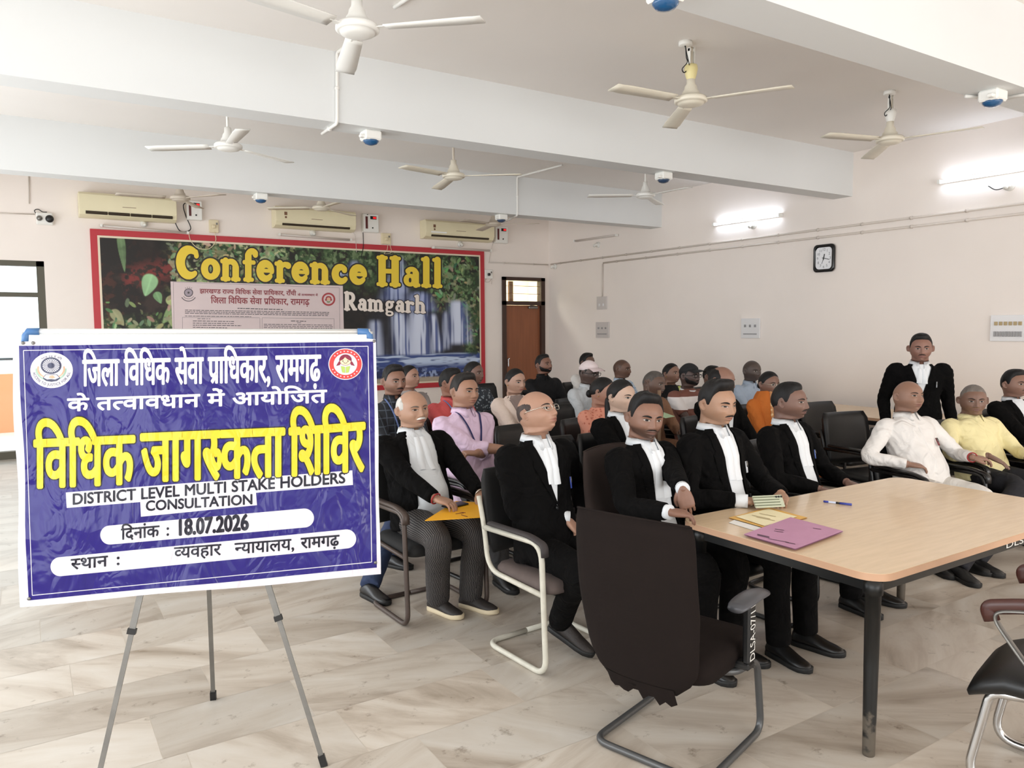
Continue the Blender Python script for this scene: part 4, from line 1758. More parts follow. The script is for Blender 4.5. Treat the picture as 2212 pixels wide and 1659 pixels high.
    M_nav = vinyl('vinyl_slate', (60, 62, 84), .3)
    cx, cy = c1(294, 263)
    mb = MB()
    sh.ell(mb, (cx, cy), 46, 38.5, .0014, 0)
    for k, (m_, r0) in enumerate(((1, 28), (2, 31.5))):
        sh.ell(mb, (cx - 1, cy - 3 + k * 2), r0 + 2, r0 * .78, .0018, m_, a0=math.radians(165 + k * 8), a1=math.radians(375 - k * 8), inner=.88)
    wx, wy = cx - 1, cy - 10
    sh.ell(mb, (wx, wy), 22.5, 18, .0022, 3, inner=.82)
    sh.ell(mb, (wx, wy), 18.6, 14.9, .0021, 0)
    for k in range(24):
        t = k * PI / 12
        dx, dy = math.cos(t), -math.sin(t)
        qx, qy = -dy, dx
        a = (wx + 5 * dx, wy + 4 * dy)
        bq = (wx + 18.4 * dx, wy + 14.7 * dy)
        sh.poly(mb, [(a[0] + qx * .3, a[1] + qy * .3), (bq[0] + qx * .8, bq[1] + qy * .7), (bq[0] - qx * .8, bq[1] - qy * .7), (a[0] - qx * .3, a[1] - qy * .3)], .0026, 3)
    sh.ell(mb, (wx, wy), 7.5, 6, .003, 3)
    # open book with clasped hands below the wheel
    sh.poly(mb, [(cx - 13, cy + 9), (cx + 12, cy + 9), (cx + 19, cy + 17), (cx + 12, cy + 23), (cx, cy + 25), (cx - 12, cy + 23), (cx - 19, cy + 17)], .0022, 3)
    sh.poly(mb, [(cx - 12, cy + 10), (cx + 11, cy + 10), (cx + 17, cy + 16), (cx + 8, cy + 20), (cx - 1, cy + 19), (cx - 9, cy + 20), (cx - 17, cy + 16)], .0028, 0)
    sh.poly(mb, [(cx - 3, cy + 12), (cx + 3, cy + 11), (cx + 9, cy + 16), (cx + 2, cy + 18), (cx - 6, cy + 16)], .0032, 1)
    mb.build('wheel_emblem', [M_bw, M_saf, M_grn, M_nav], b, world=True)
    # lettering on an arc
    mb = MB()

    def arc_text(s, c, rx, ry, a0, a1, h, inward):
        n_ = len(s)
        ws = [glyph(ch)[2] for ch in s]
        tot = sum(ws)
        acc = 0
        for ch, wd in zip(s, ws):
            t = math.radians(a0 + (a1 - a0) * (acc + wd / 2) / tot)
            acc += wd
            V, F, adv = glyph(ch)
            if not len(V):
                continue
            o = px([c[0] + rx * math.cos(t), c[1] - ry * math.sin(t)])
            tx = px([-rx * math.sin(t), -ry * math.cos(t)])
            tx /= np.linalg.norm(tx)
            if a1 < a0:
                tx = -tx
            ty = px([tx[1], -tx[0]])
            sc_ = h / .686
            Q = o + (V[:, :1] - adv / 2) * sc_ * .9 * tx + V[:, 1:2] * sc_ * ty
            mb.add(sh.pts(Q, .0024), F)
    arc_text('ACCESS TO JUSTICE FOR ALL', (cx, cy), 41, 34, 188, 352, 5.6, True)
    arc_text('न्याय सब के लिए'.replace('न्', 'न'), (cx, cy), 34, 28, 128, 52, 4.2, False)
    mb.build('emblem_lettering', M_nav, b, world=True)
    # round girl-and-book emblem
    M_r = vinyl('vinyl_red', (206, 62, 60), .3)
    M_sk = vinyl('vinyl_skin', (240, 206, 172), .3)
    M_hair = vinyl('vinyl_wine', (132, 44, 66), .3)
    M_lg = vinyl('vinyl_lime', (168, 190, 90), .3)
    cx, cy = c1(1965, 228)
    mb = MB()
    sh.ell(mb, (cx, cy), 36.8, 34, .0014, 0)
    sh.ell(mb, (cx, cy), 35, 32.2, .0018, 1, inner=.73)
    hy = cy - 8
    for s in (-1, 1):
        sh.poly(mb, [(cx + s * 11, hy + 1), (cx + s * 15, hy + 3), (cx + s * 20, hy + 12), (cx + s * 12, hy + 10), (cx + s * 10, hy + 5)], .0022, 3)
    sh.ell(mb, (cx, hy - 1), 13.5, 12, .0021, 3)
    sh.ell(mb, (cx, hy + 1.5), 11.5, 8.8, .0024, 2)
    sh.poly(mb, [(cx - 12, hy - 1), (cx - 8, hy - 8), (cx - 1, hy - 10), (cx - 1, hy - 7), (cx - 5, hy - 2), (cx - 11, hy + 1)], .0028, 3)
    sh.poly(mb, [(cx + 12, hy - 1), (cx + 8, hy - 8), (cx - 1, hy - 10), (cx - 1, hy - 7), (cx + 5, hy - 2), (cx + 11, hy + 1)], .0028, 3)
    for s in (-1, 1):
        sh.ell(mb, (cx + s * 5.5, hy + 1.5), 1.2, 1.4, .003, 5)
    sh.ell(mb, (cx, hy + 3), 4.5, 3.6, .003, 5, a0=PI * 1.1, a1=PI * 1.9, inner=.75)
    sh.poly(mb, [(cx - 10, cy + 4), (cx - 1, cy + 6), (cx - 1, cy + 19), (cx - 7, cy + 18)], .0026, 4)
    sh.poly(mb, [(cx + 10, cy + 4), (cx + 1, cy + 6), (cx + 1, cy + 19), (cx + 7, cy + 18)], .0026, 4)
    for k in range(9):
        for a0 in (20 + k * 15, 205 + k * 15):
            t = math.radians(a0)
            sh.ell(mb, (cx + 30 * math.cos(t), cy - 27.6 * math.sin(t)), 1.6, 1.4, .0024, 0, n=8)
    mb.build('girl_emblem', [M_bw, M_r, M_sk, M_hair, M_lg, M_bk], b, world=True)
    for q in ((50, 741), (72, 741), (808, 737), (63, 1293), (811, 1215)):
        mb = MB()
        o = sh.pt(q[0], q[1], .001)
        mb.tube([o, o + n * .003], .006, 12)
        mb.build('eyelet', M_steel, b, world=True)


build_easel()
# ------------------------------------------------------------------ table and things on it
M_wood = mat('beech_laminate', (222, 196, 163), .26, var=.05, vscale=5, stretch=(1, 9, 1), coat=.15)
M_edge = mat('beech_edge', (196, 156, 126), .4, var=.04)
M_blk = mat('black_enamel', (9, 9, 9), .35, var=.1)
M_whp = mat('white_paint_marks', (226, 224, 218), .6)


def leg_material():
    m = mat('worn_black_leg', (16, 15, 15), .42)
    nt = m.node_tree
    b = nt.nodes['Principled BSDF']
    tc = nt.nodes.new('ShaderNodeTexCoord')
    n = nt.nodes.new('ShaderNodeTexNoise')
    n.inputs['Scale'].default_value = 26
    n.inputs['Detail'].default_value = 5
    nt.links.new(tc.outputs['Object'], n.inputs['Vector'])
    sx = nt.nodes.new('ShaderNodeSeparateXYZ')
    nt.links.new(tc.outputs['Object'], sx.inputs[0])
    mr = nt.nodes.new('ShaderNodeMapRange')
    mr.inputs['From Min'].default_value = .30
    mr.inputs['From Max'].default_value = .05
    mr.inputs['To Min'].default_value = -.25
    mr.inputs['To Max'].default_value = .22
    nt.links.new(sx.outputs['Z'], mr.inputs['Value'])
    ad = nt.nodes.new('ShaderNodeMath')
    nt.links.new(n.outputs['Fac'], ad.inputs[0])
    nt.links.new(mr.outputs[0], ad.inputs[1])
    r = nt.nodes.new('ShaderNodeValToRGB')
    r.color_ramp.elements[0].position, r.color_ramp.elements[0].color = .50, tuple(lin((10, 10, 10))) + (1,)
    r.color_ramp.elements[1].position, r.color_ramp.elements[1].color = .62, tuple(lin((84, 76, 66))) + (1,)
    nt.links.new(ad.outputs[0], r.inputs[0])
    nt.links.new(r.outputs[0], b.inputs['Base Color'])
    return m


TX0, TX1, TY0, TY1, TZ = 2.70, 4.62, 1.645, 2.715, .742


def rrect(x0, x1, y0, y1, r, n=8):
    P = []
    for cx, cy, a in ((x1 - r, y1 - r, 0), (x0 + r, y1 - r, 90), (x0 + r, y0 + r, 180), (x1 - r, y0 + r, 270)):
        for k in range(n):
            t = math.radians(a + 90 * k / (n - 1))
            P.append((cx + r * math.cos(t), cy + r * math.sin(t)))
    return np.array(P)


def make_table(x0, x1, y0, y1, zt, label, writing=None, r=.10, legs=True, th=.03):
    e = empty('conference_table', ((x0 + x1) / 2, (y0 + y1) / 2, 0))
    tag(e, label, 'table')
    P = rrect(x0, x1, y0, y1, r)
    z = lambda h, q=P: np.hstack([q, np.full((len(q), 1), h)])
    mb = MB()
    mb.add(z(zt), [tuple(range(len(P)))])
    mb.add(z(zt - th), [tuple(range(len(P) - 1, -1, -1))])
    Pi = rrect(x0 + .003, x1 - .003, y0 + .003, y1 - .003, r)
    mb.loft([z(zt - th), z(zt)], caps=False)
    top = mb.build('tabletop', M_wood, e, world=True)
    mb = MB()
    Po = rrect(x0 - .002, x1 + .002, y0 - .002, y1 + .002, r)
    mb.loft([z(zt - th, Po), z(zt - .0015, Po)], caps=False)
    mb.build('edge_band', M_edge, top)
    top.children[0].data.transform(Matrix.Translation(-Vector(e.location)))
    mb = MB()
    i = .05
    for a, b in (((x0 + i, y0 + i), (x1 - i, y0 + i)), ((x1 - i, y0 + i), (x1 - i, y1 - i)), ((x1 - i, y1 - i), (x0 + i, y1 - i)), ((x0 + i, y1 - i), (x0 + i, y0 + i))):
        a, b = np.array(a), np.array(b)
        d = (b - a) / np.linalg.norm(b - a)
        mb.box(((a[0] + b[0]) / 2, (a[1] + b[1]) / 2, zt - th - .025), (abs(d[0]) * (np.linalg.norm(b - a) - .02) + .03, abs(d[1]) * (np.linalg.norm(b - a) - .02) + .03, .05))
    fr = mb.build('apron', M_blk, e, world=True)
    if writing:
        # painted inventory number on the apron
        mb = MB()
        s, xs, xe, side, hh = writing
        V, F, w = shape_text(s)
        k = (xe - xs) / w
        P3 = np.stack([xs + V[:, 0] * k, np.full(len(V), y0 + i - .0165), zt - th - .040 + V[:, 1] / .69 * hh], 1)
        mb.add(P3, F)
        mb.build('painted_number', M_whp, fr)
        fr.children[0].data.transform(Matrix.Translation(-Vector(e.location)))
    for lx, ly in ((x0 + .045, y0 + .05), (x1 - .115, y0 + .05), (x1 - .115, y1 - .115), (x0 + .045, y1 - .115)):
        mb = MB()
        mb.lathe([(.022, 0), (.024, .006), (.024, .03), (.0275, .36), (.030, zt - th - .06), (.036, zt - th - .058), (.036, zt - th - .002)], c=(lx, ly, 0), n=20)
        mb.build('leg', leg_material(), e, world=True)
    return e


make_table(TX0, TX1, TY0, TY1, TZ, 'long beech conference table with a black frame in the right foreground', ('DLSA/07/05', 3.75, 4.25, 'f', .028))
# back table against the right wall
p, q = atz(1740, 858, TZ), atz(1893, 884, TZ)
make_table(7.35, 8.3, 3.4, 6.1, TZ, 'light wooden table with a dark apron against the far right wall', None, .03)
def paper(px4, z, name, label, cat, m, th=.0015, bend=0.0, text=None, group=None, tm=None):
    """sheet lying flat at height z, corners in order"""
    C4 = [atz(x, y, z) for x, y in px4]
    c = sum(C4) / 4
    e = empty(name, tuple(c))
    tag(e, label, cat, group)
    nu = 9

    def fn(u, v):
        P = (C4[0] * ((1 - u) * (1 - v))[:, None] + C4[1] * (u * (1 - v))[:, None] + C4[2] * (u * v)[:, None] + C4[3] * ((1 - u) * v)[:, None])
        P[:, 2] += bend * (np.abs(u - .5) ** 2 * 4) * v
        return P
    mb = MB()
    grid_mesh(mb, fn, nu, nu)
    grid_mesh(mb, lambda u, v: fn(u, v) - np.array([0, 0, th]), nu, nu)
    mb.build('cover' if text else 'sheet', m, e, world=True)
    if text:
        mb = MB()
        sh = Sheet(C4[0] + np.array([0, 0, .0012 + bend * .0]), (0, 0, 1))
        for (x, y, w_, h_, sl) in text:
            sh.poly(mb, [(x, y), (x + w_, y + w_ * sl), (x + w_, y + w_ * sl + h_), (x, y + h_)], 0)
        mb.build('printing', tm or M_black, e, world=True)
    return e


M_pink = mat('mauve_paper', (190, 138, 168), .5, var=.03, vscale=9)
M_yel = mat('manila_paper', (226, 178, 92), .5, var=.04)
M_pap = mat('white_paper', (238, 236, 230), .5)
z0 = TZ + .0022
paper([(1574, 1129), (1600, 1116), (1662, 1133), (1640, 1149)], z0, 'white_sheet', 'white paper sheet at the table corner half under the pink folder', 'paper', M_pap)
paper([(1574, 1118), (1660, 1096), (1745, 1118), (1650, 1140)], z0 + .003, 'manila_folder', 'yellow manila folder lying under the pink file on the table', 'folder', M_yel, th=.003)
paper([(1590, 1116), (1660, 1099), (1722, 1116), (1652, 1136)], z0 + .0065, 'cream_document', 'cream printed document on the yellow folder', 'paper', mat('cream_paper', (244, 232, 190), .45, var=.05), th=.001, text=[(1624, 1112, 40, 1.2, .2), (1634, 1116, 40, 1.2, .2), (1640, 1108, 36, 1.2, .2)], tm=mat('faded_ink', (190, 172, 130), .5))
paper([(1606, 1154), (1708, 1117), (1822, 1147), (1718, 1186)], z0 + .011, 'pink_file', 'pink cardboard file on the near corner of the table', 'file', M_pink, th=.004, text=[(1636, 1153, 26, 3.5, .22), (1672, 1146, 20, 1, .15), (1674, 1142, 20, 1, .15), (1660, 1163, 44, 1, .18), (1696, 1170, 22, 1.5, .2), (1756, 1140, 18, 1, .15)], tm=mat('dark_mauve_ink', (96, 62, 84), .5))

# pen on the table
a, b = atz(1779, 1083, TZ + .007), atz(1840, 1090, TZ + .007)
e = empty('pen', tuple((a + b) / 2))
tag(e, 'blue and white ballpoint pen lying on the table', 'pen')
mb = MB()
mb.tube([a, a + (b - a) * .45], .0055, 10)
mb.build('barrel', mat('pen_clear', (196, 204, 226), .2), e, world=True)
mb = MB()
mb.tube([a + (b - a) * .45, a + (b - a) * .58], .006, 10)
mb.build('grip', M_black, e, world=True)
mb = MB()
mb.tube([a, a + (b - a) * .18], .0058, 10)
mb.build('tip', mat('pen_blue', (52, 62, 150), .3), e, world=True)
mb = MB()
mb.tube([a + (b - a) * .58, b], .0062, 10)
mb.build('cap', mat('pen_blue', (52, 62, 150), .3), e, world=True)

# ------------------------------------------------------------------ chairs
M_leather = mat('black_leatherette', (13, 13, 14), .42, bump=.15, bscale=160, bdist=.002)
M_bfab = mat('black_fabric', (18, 17, 17), .85, bump=.2, bscale=220, bdist=.002)
M_brnf = mat('grey_brown_cushion', (88, 76, 72), .85, var=.12, vscale=12, bump=.2, bscale=30)
M_frmb = mat('black_tube', (18, 17, 17), .3)
M_frmc = mat('cream_tube', (198, 194, 180), .4, var=.09, vscale=18)
M_frmd = mat('brown_tube', (74, 62, 56), .38, metal=.2, var=.12, vscale=16)


def make_chair(name, label, fm, seatm, backm, armm, group='cantilever visitor chairs', back_h=.94, tag_it=True):
    e = empty(name, (0, 0, 0))
    tag(e, label, 'chair', group)
    w = .265
    for s in (-1, 1):
        mb = MB()
        mb.tube(bez([(s * w, -.335, back_h - .14), (s * w, -.285, .64), (s * w, -.25, .42), (s * w, .21, .405)], 6, .10), .0135, 10)
        mb.build('back_post', fm, e)
        mb = MB()
        mb.tube(bez([(s * w, -.285, .64), (s * w, .20, .655), (s * w, .235, .0145), (s * w, -.27, .0145), (0, -.27, .0145)], 6, .09), .0145, 10)
        mb.build('leg', fm, e)
        mb = MB()
        P = bez([(s * w, -.23, .672), (s * w, .12, .678), (s * w, .225, .655), (s * w, .228, .60)], 5, .07)
        mb.tube(P, .023, 10, flat=.55)
        mb.build('armrest', armm, e)
    mb = MB()
    ring = lambda z, k: np.hstack([rrect(-.25 * k, .25 * k, -.23 * k, .24 * k, .06), np.full((32, 1), z)])
    mb.loft([ring(.40, .94), ring(.415, 1), ring(.44, 1), ring(.462, .95), ring(.468, .8)], smooth=True)
    mb.build('seat', seatm, e)
    mb = MB()
    rings = []
    for t in np.linspace(0, 1, 9):
        z = .50 + (back_h - .50) * t
        k = 1 - .06 * abs(t - .5) ** 3 * 8
        if t in (0, 1):
            k *= .95
        yb = -.262 - .075 * t
        th = .026 if 0 < t < 1 else .012
        xs = np.linspace(-1, 1, 11) * .25 * k
        cv = -.03 * (1 - (xs / .25) ** 2)
        f = np.stack([xs, yb + cv + th, np.full(11, z)], 1)
        b = np.stack([xs[::-1], yb + cv[::-1] - th * .6, np.full(11, z)], 1)
        rings.append(np.vstack([f, b]))
    mb.loft(rings)
    mb.build('backrest', backm, e)
    return e


def make_office_chair(name, label, fab, tube, withpads=True, arm_writing=None, hh=.98):
    """fabric chair with a tall curved back on a U-shaped sled tube"""
    e = empty(name, (0, 0, 0))
    tag(e, label, 'chair')
    mb = MB()
    rings = []
    for t in np.linspace(0, 1, 16):
        z = .34 + (hh - .34) * t
        half = np.interp(t, [0, .04, .15, .5, .85, .97, 1], [.15, .19, .235, .258, .255, .25, .242])
        yb = -.235 - .05 * np.sin(t * 2.2) - .07 * t
        th = np.interp(t, [0, .06, .3, .9, 1], [.015, .035, .045, .035, .012])
        xs = np.linspace(-1, 1, 17) * half
        cv = -.055 * (1 - (xs / .25) ** 2)
        edge = np.sqrt(np.clip(1 - (np.linspace(-1, 1, 17)) ** 6, 0, 1)) * .9 + .1
        zz = z + (.012 * (1 - (xs / half) ** 2) if t > .93 else 0)
        f = np.stack([xs, yb + cv + th * edge, np.full(17, 0.) + zz], 1)
        b = np.stack([xs, yb + cv - th * .6 * edge, np.full(17, 0.) + zz], 1)[::-1]
        rings.append(np.vstack([f, b]))
    mb.loft(rings)
    bk = mb.build('backrest', fab, e)
    mb = MB()
    P = np.array([[x, -.235 - .05 * math.sin(2.2) - .07 - .055 * (1 - (x / .25) ** 2) - .004, hh + .012 * (1 - (x / .24) ** 2)] for x in np.linspace(-.238, .238, 15)])
    mb.tube(P, .0045, 8)
    mb.build('piping', fab, bk)
    # torn hem of the loose cover
    mb = MB()
    rnd = random.Random(3)
    xs = np.linspace(-.14, .15, 14)
    top = np.stack([xs, -.25 - .055 * (1 - (xs / .25) ** 2) + .0, np.full(14, .37)], 1)
    bot = top + np.stack([np.zeros(14), np.full(14, .02), [-.05 - .035 * rnd.random() for _ in xs]], 1)
    mb.loft([top + [0, -.012, 0], bot], closed=False, caps=False)
    mb.build('torn_hem', fab, bk)
    mb = MB()
    ring = lambda z, k, dy=0: np.hstack([rrect(-.25 * k, .25 * k, -.24 * k + dy, .26 * k + dy, .09), np.full((32, 1), z)])
    mb.loft([ring(.36, .86), ring(.375, .97), ring(.42, 1.0), ring(.45, .96), ring(.465, .82)], smooth=True)
    mb.build('seat', fab, e)
    # sled base: one bent tube
    mb = MB()
    w = .245
    mb.tube(bez([(-.12, -.02, .35), (-w, .02, .35), (-w, .23, .34), (-w, .285, .016), (-w, -.23, .016), (w, -.23, .016), (w, .285, .016), (w, .23, .34), (w, .02, .35), (.12, -.02, .35)], 6, .07), .0145, 12)
    mb.build('sled_base', tube, e)
    M_arm = mat('grey_arm_pad', (72, 72, 76), .35)
    for s in (-1, 1):
        mb = MB()
        mb.box((s * .285, .05, .52), (.03, .06, .25), bev=.008)
        mb.box((s * .24, .05, .385), (.12, .06, .03), bev=.008)
        a = mb.build('arm_post', M_black, e)
        if s == 1 and arm_writing:
            mb = MB()
            V, F, wd = shape_text(arm_writing)
            k = .23 / wd
            # reads upwards along the outer face of the post
            P = np.stack([np.full(len(V), .3012), .05 + (V[:, 1] - .34) * .045 / .69, .405 + V[:, 0] * k], 1)
            P[:, 1] = .05 - (V[:, 1] - .34) * .045 / .69
            mb.add(P, F)
            mb.build('painted_number', M_whp, a)
        mb = MB()
        rings = []
        for t in np.linspace(-1, 1, 9):
            hw = .048 * (1 - .35 * abs(t) ** 4)
            y = .05 + t * .13
            zc = .655 - .012 * t * t
            a_ = np.arange(12) / 12 * 2 * PI
            rings.append(np.stack([s * .285 + hw * np.cos(a_), np.full(12, y), zc + .013 * np.sin(a_)], 1))
        mb.loft(rings)
        mb.build('arm_pad', M_arm, e)
    return e


M_cover = mat('dark_brown_cover', (30, 24, 22), .95, var=.06, vscale=5, bump=.25, bscale=9, bdist=.02, spec=.1)
M_tubeg = mat('grey_tube', (84, 84, 84), .35, metal=.4)
oc = make_office_chair('office_chair', 'dark brown covered office chair turned away at the table corner', M_cover, M_tubeg, True, 'DLSA-07/11', 1.005)
oc.location = (2.18, 2.19, 0)
oc.rotation_euler = (0, 0, -PI / 2 + math.radians(17))

# chrome chair at the right edge of the picture


def make_chrome_chair():
    e = empty('chrome_chair', (0, 0, 0))
    tag(e, 'black leather chair with chrome tube and brown arm cut by the right edge', 'chair')
    mb = MB()
    ring = lambda y, hz, hw: np.array([[hw * math.copysign(abs(math.cos(a)) ** .5, math.cos(a)), y, .43 + hz * math.copysign(abs(math.sin(a)) ** .8, math.sin(a)) - .03 * max(0, (y - .12) / .1) ** 2] for a in np.arange(24) / 24 * 2 * PI])
    mb.loft([ring(-.25, .02, .22), ring(-.2, .045, .245), ring(0, .05, .25), ring(.15, .055, .25), ring(.22, .05, .245), ring(.262, .035, .235), ring(.275, .01, .2)])
    mb.build('seat', M_leather, e)
    mb = MB()
    rings = []
    for t in np.linspace(0, 1, 8):
        xs = np.linspace(-1, 1, 9) * .24 * (1 - .1 * (t > .95))
        y = -.26 - .08 * t
        th = .03 if 0 < t < 1 else .01
        rings.append(np.vstack([np.stack([xs, np.full(9, y + th), np.full(9, .5 + .5 * t)], 1), np.stack([xs[::-1], np.full(9, y - th), np.full(9, .5 + .5 * t)], 1)]))
    mb.loft(rings)
    mb.build('backrest', M_leather, e)
    for s in (-1, 1):
        mb = MB()
        mb.tube(bez([(s * .12, -.1, .385), (s * .2, .12, .385), (s * .2, .2, .375), (s * .2, .27, .02), (s * .2, -.25, .016), (0, -.25, .016)], 8, .1), .016, 12)
        mb.build('leg', M_chrome, e)
        mb = MB()
        P = bez([(s * .265, -.02, .40), (s * .275, .13, .60), (s * .275, .20, .70), (s * .275, .05, .735), (s * .275, -.28, .72)], 8, .09)
        mb.tube(P, .024, 10, flat=.28)
        a = mb.build('arm_frame', M_steel, e)
        mb = MB()
        P = bez([(s * .275, .188, .665), (s * .275, .205, .71), (s * .275, .05, .752), (s * .275, -.26, .735)], 8, .08)
        mb.tube(P, .027, 10, flat=.5)
        mb.build('armrest', mat('brown_arm_wood', (66, 32, 25), .35), e)
    return e


cc = make_chrome_chair()
cc.location = (3.12, 1.17, 0)
cc.rotation_euler = (0, 0, math.radians(13))
# ------------------------------------------------------------------ people


def union(mb, voxel, it=4):
    """closed shapes of a builder fused into one smooth skin"""
    o = mb.build('fused_form', M_black)
    r = o.modifiers.new('r', 'REMESH')
    r.mode = 'VOXEL'
    r.voxel_size = voxel
    s = o.modifiers.new('s', 'SMOOTH')
    s.factor = .5
    s.iterations = it
    dg = bpy.context.evaluated_depsgraph_get()
    dg.update()
    ev = o.evaluated_get(dg)
    me = ev.to_mesh()
    V = np.zeros(len(me.vertices) * 3)
    me.vertices.foreach_get('co', V)
    nl = len(me.loops)
    lv = np.zeros(nl, int)
    me.loops.foreach_get('vertex_index', lv)
    lt = np.zeros(len(me.polygons), int)
    me.polygons.foreach_get('loop_total', lt)
    ev.to_mesh_clear()
    dat = o.data
    bpy.data.objects.remove(o)
    bpy.data.meshes.remove(dat)
    F, i = [], 0
    lv = lv.tolist()
    for n in lt.tolist():
        F.append(lv[i:i + n])
        i += n
    return V.reshape(-1, 3), F


def sstep(x, a, b):
    t = np.clip((x - a) / (b - a), 0, 1)
    return t * t * (3 - 2 * t)


def head_surface(phi, th, f):
    """point of the bare head for azimuth phi (0 = face) and polar angle th (0 = crown)"""
    st, ct = np.sin(th), np.cos(th)
    sp, cp = np.sin(phi), np.cos(phi)
    x = .0785 * f['wide'] * st * sp
    y = .097 * st * cp
    z = .116 * ct
    fr = np.maximum(cp, 0)
    u = np.clip(-z / .116, 0, 1)
    x = x * (1 - f['taper'] * sstep(u, .15, 1.0) * (.4 + .6 * fr)) * (1 + .03 * sstep(z, .0, .06))
    y = y + np.where(cp > 0, 1, 0) * fr * (.034 * u ** 2 * f['chin'] + .004)
    y = y + fr * .005 * np.exp(-((z - .055) / .03) ** 2)
    y = y - .006 * np.exp(-((z - .03) / .05) ** 2) * np.maximum(-cp, 0)
    face = sstep(cp, .1, .55)
    ax = np.abs(x)

    def G(dx, dz):
        return np.exp(-dx ** 2 - dz ** 2)
    n = f['nose'] * .84
    h = np.interp(z, [-.056, -.050, -.043, -.034, -.016, .004, .022, .034], [0, .004, .0195, .0235, .0165, .0085, .0035, 0]) * n
    w = np.interp(z, [-.05, -.034, .005, .03], [.0125, .0115, .0075, .009]) * (.8 + .2 * n)
    d = h * np.exp(-(x / w) ** 2)
    d += .0075 * n * G((ax - .0135) / .0062, (z + .0405) / .0065)
    d -= .0095 * G((ax - .0315) / .0175, (z - .001) / .0125)
    d += .0062 * G((ax - .0315) / .0120, (z + .001) / .0085)
    d += .0045 * f['brow'] * G((ax - .030) / .022, (z - .022) / .007)
    d += (.004 + .005 * f['fat']) * G((ax - .044) / .019, (z + .032) / .022)
    d -= .003 * G((ax - .040) / .012, (z + .060) / .014) * (1 - f['fat'])
    d += .0055 * G(x / .030, (z + .066) / .020)
    d += .0042 * G(x / .019, (z + .0605) / .0048)
    d += .0052 * G(x / .017, (z + .0745) / .0058)
    d -= .0045 * G(x / .023, (z + .0672) / .0024)
    d -= .0035 * G(x / .020, (z + .085) / .006)
    d += .006 * G(x / .018, (z + .100) / .011)
    d -= .0022 * f['old'] * (G((ax - .030 - (z + .05) * -.15) / .0035, (z + .052) / .018) + G(x / .05, (z - .055) / .0022) + G(x / .05, (z - .068) / .0022) + G((ax - .032) / .012, (z + .0165) / .003))
    y = y + d * face
    x = x + np.sign(x) * f['fat'] * .006 * np.exp(-((z + .055) / .03) ** 2) * np.where(cp > -.4, 1, 0)
    return np.stack([x, y, z], -1)


FACE0 = dict(wide=1.0, taper=.26, chin=1.0, nose=1.0, brow=1.0, fat=.2, old=0.0)


def theta_end(phi):
    return 2.285 + .335 * np.cos(phi)


def biased_phi(n, k=.45):
    t = np.linspace(-PI, PI, n, endpoint=False)
    return t - k * np.sin(t) * 1.0


def skin_material(name, rgb, stub=0.0):
    if name in MATS:
        return MATS[name]
    m = mat(name, rgb, .48, var=.05, vscale=16, bump=.06, bscale=90, bdist=.004, col_attr='complexion')
    b = m.node_tree.nodes['Principled BSDF']
    b.inputs['Subsurface Weight'].default_value = .06
    b.inputs['Subsurface Radius'].default_value = (.012, .005, .003)
    return m


_HANDS = {}


def hand_form(pose):
    """right hand, wrist at the origin, fingers along +y, back of the hand +z, thumb on -x"""
    if pose in _HANDS:
        return _HANDS[pose]
    curl = {'rest': (22, 34, 22), 'grip': (42, 62, 36), 'flat': (8, 14, 8), 'fold': (34, 58, 30)}[pose]
    spread = {'rest': 5, 'grip': 1.5, 'flat': 7, 'fold': 2}[pose]
    mb = MB()
    # palm
    rings = []
    for y, hw, hz, zc in ((-.016, .012, .010, 0), (-.010, .021, .016, 0), (0, .0255, .0175, 0), (.025, .036, .017, 0), (.055, .0415, .015, .001), (.085, .0405, .012, .001), (.097, .036, .009, 0)):
        a = np.arange(16) / 16 * 2 * PI
        ca, sa = np.cos(a), np.sin(a)
        rings.append(np.stack([hw * np.sign(ca) * np.abs(ca) ** .7, np.full(16, y), zc + hz * np.sign(sa) * np.abs(sa) ** .8], 1))
    mb.loft(rings)
    for x, L, r, sp in ((-.030, .072, .0086, -1.3), (-.0105, .080, .0089, -.3), (.0095, .074, .0086, .6), (.0285, .058, .0076, 1.6)):
        ang = 0
        p = np.array([x, .085 if abs(x) < .02 else .080, .001])
        az = math.radians(sp * spread)
        path, rad = [p - np.array([0, .02, 0]), p], [r * 1.05, r * 1.08]
        for seg, c in zip((.44, .31, .25), curl):
            ang += math.radians(c)
            d = np.array([-math.sin(-az) * math.cos(ang), math.cos(az) * math.cos(ang), -math.sin(ang)])
            p1 = p + d * L * seg * .5
            p = p + d * L * seg
            path += [p1, p]
            rad += [r * .95, r * 1.0]
            r *= .93
        rad[-1] *= .75
        mb.tube(crom(path, 3), np.interp(np.linspace(0, 1, (len(path) - 1) * 3 + 1), np.linspace(0, 1, len(path)), rad), 10)
    tc = {'rest': .25, 'grip': .8, 'flat': .0, 'fold': .6}[pose]
    path = [(-.020, .008, -.004), (-.036, .030, -.010 - .006 * tc), (-.048 + .008 * tc, .056, -.016 - .014 * tc), (-.046 + .022 * tc, .082, -.018 - .022 * tc)]
    P = crom(path, 4)
    mb.tube(P, np.interp(np.linspace(0, 1, len(P)), [0, .35, .7, .93, 1], [.0135, .0125, .0100, .0090, .006]), 10)
    _HANDS[pose] = union(mb, .0030, 2)
    return _HANDS[pose]


def frame_from(d, up):
    y = d / np.linalg.norm(d)
    z = np.asarray(up, float) - y * np.dot(up, y)
    z /= np.linalg.norm(z)
    return np.stack([np.cross(y, z), y, z], 1)


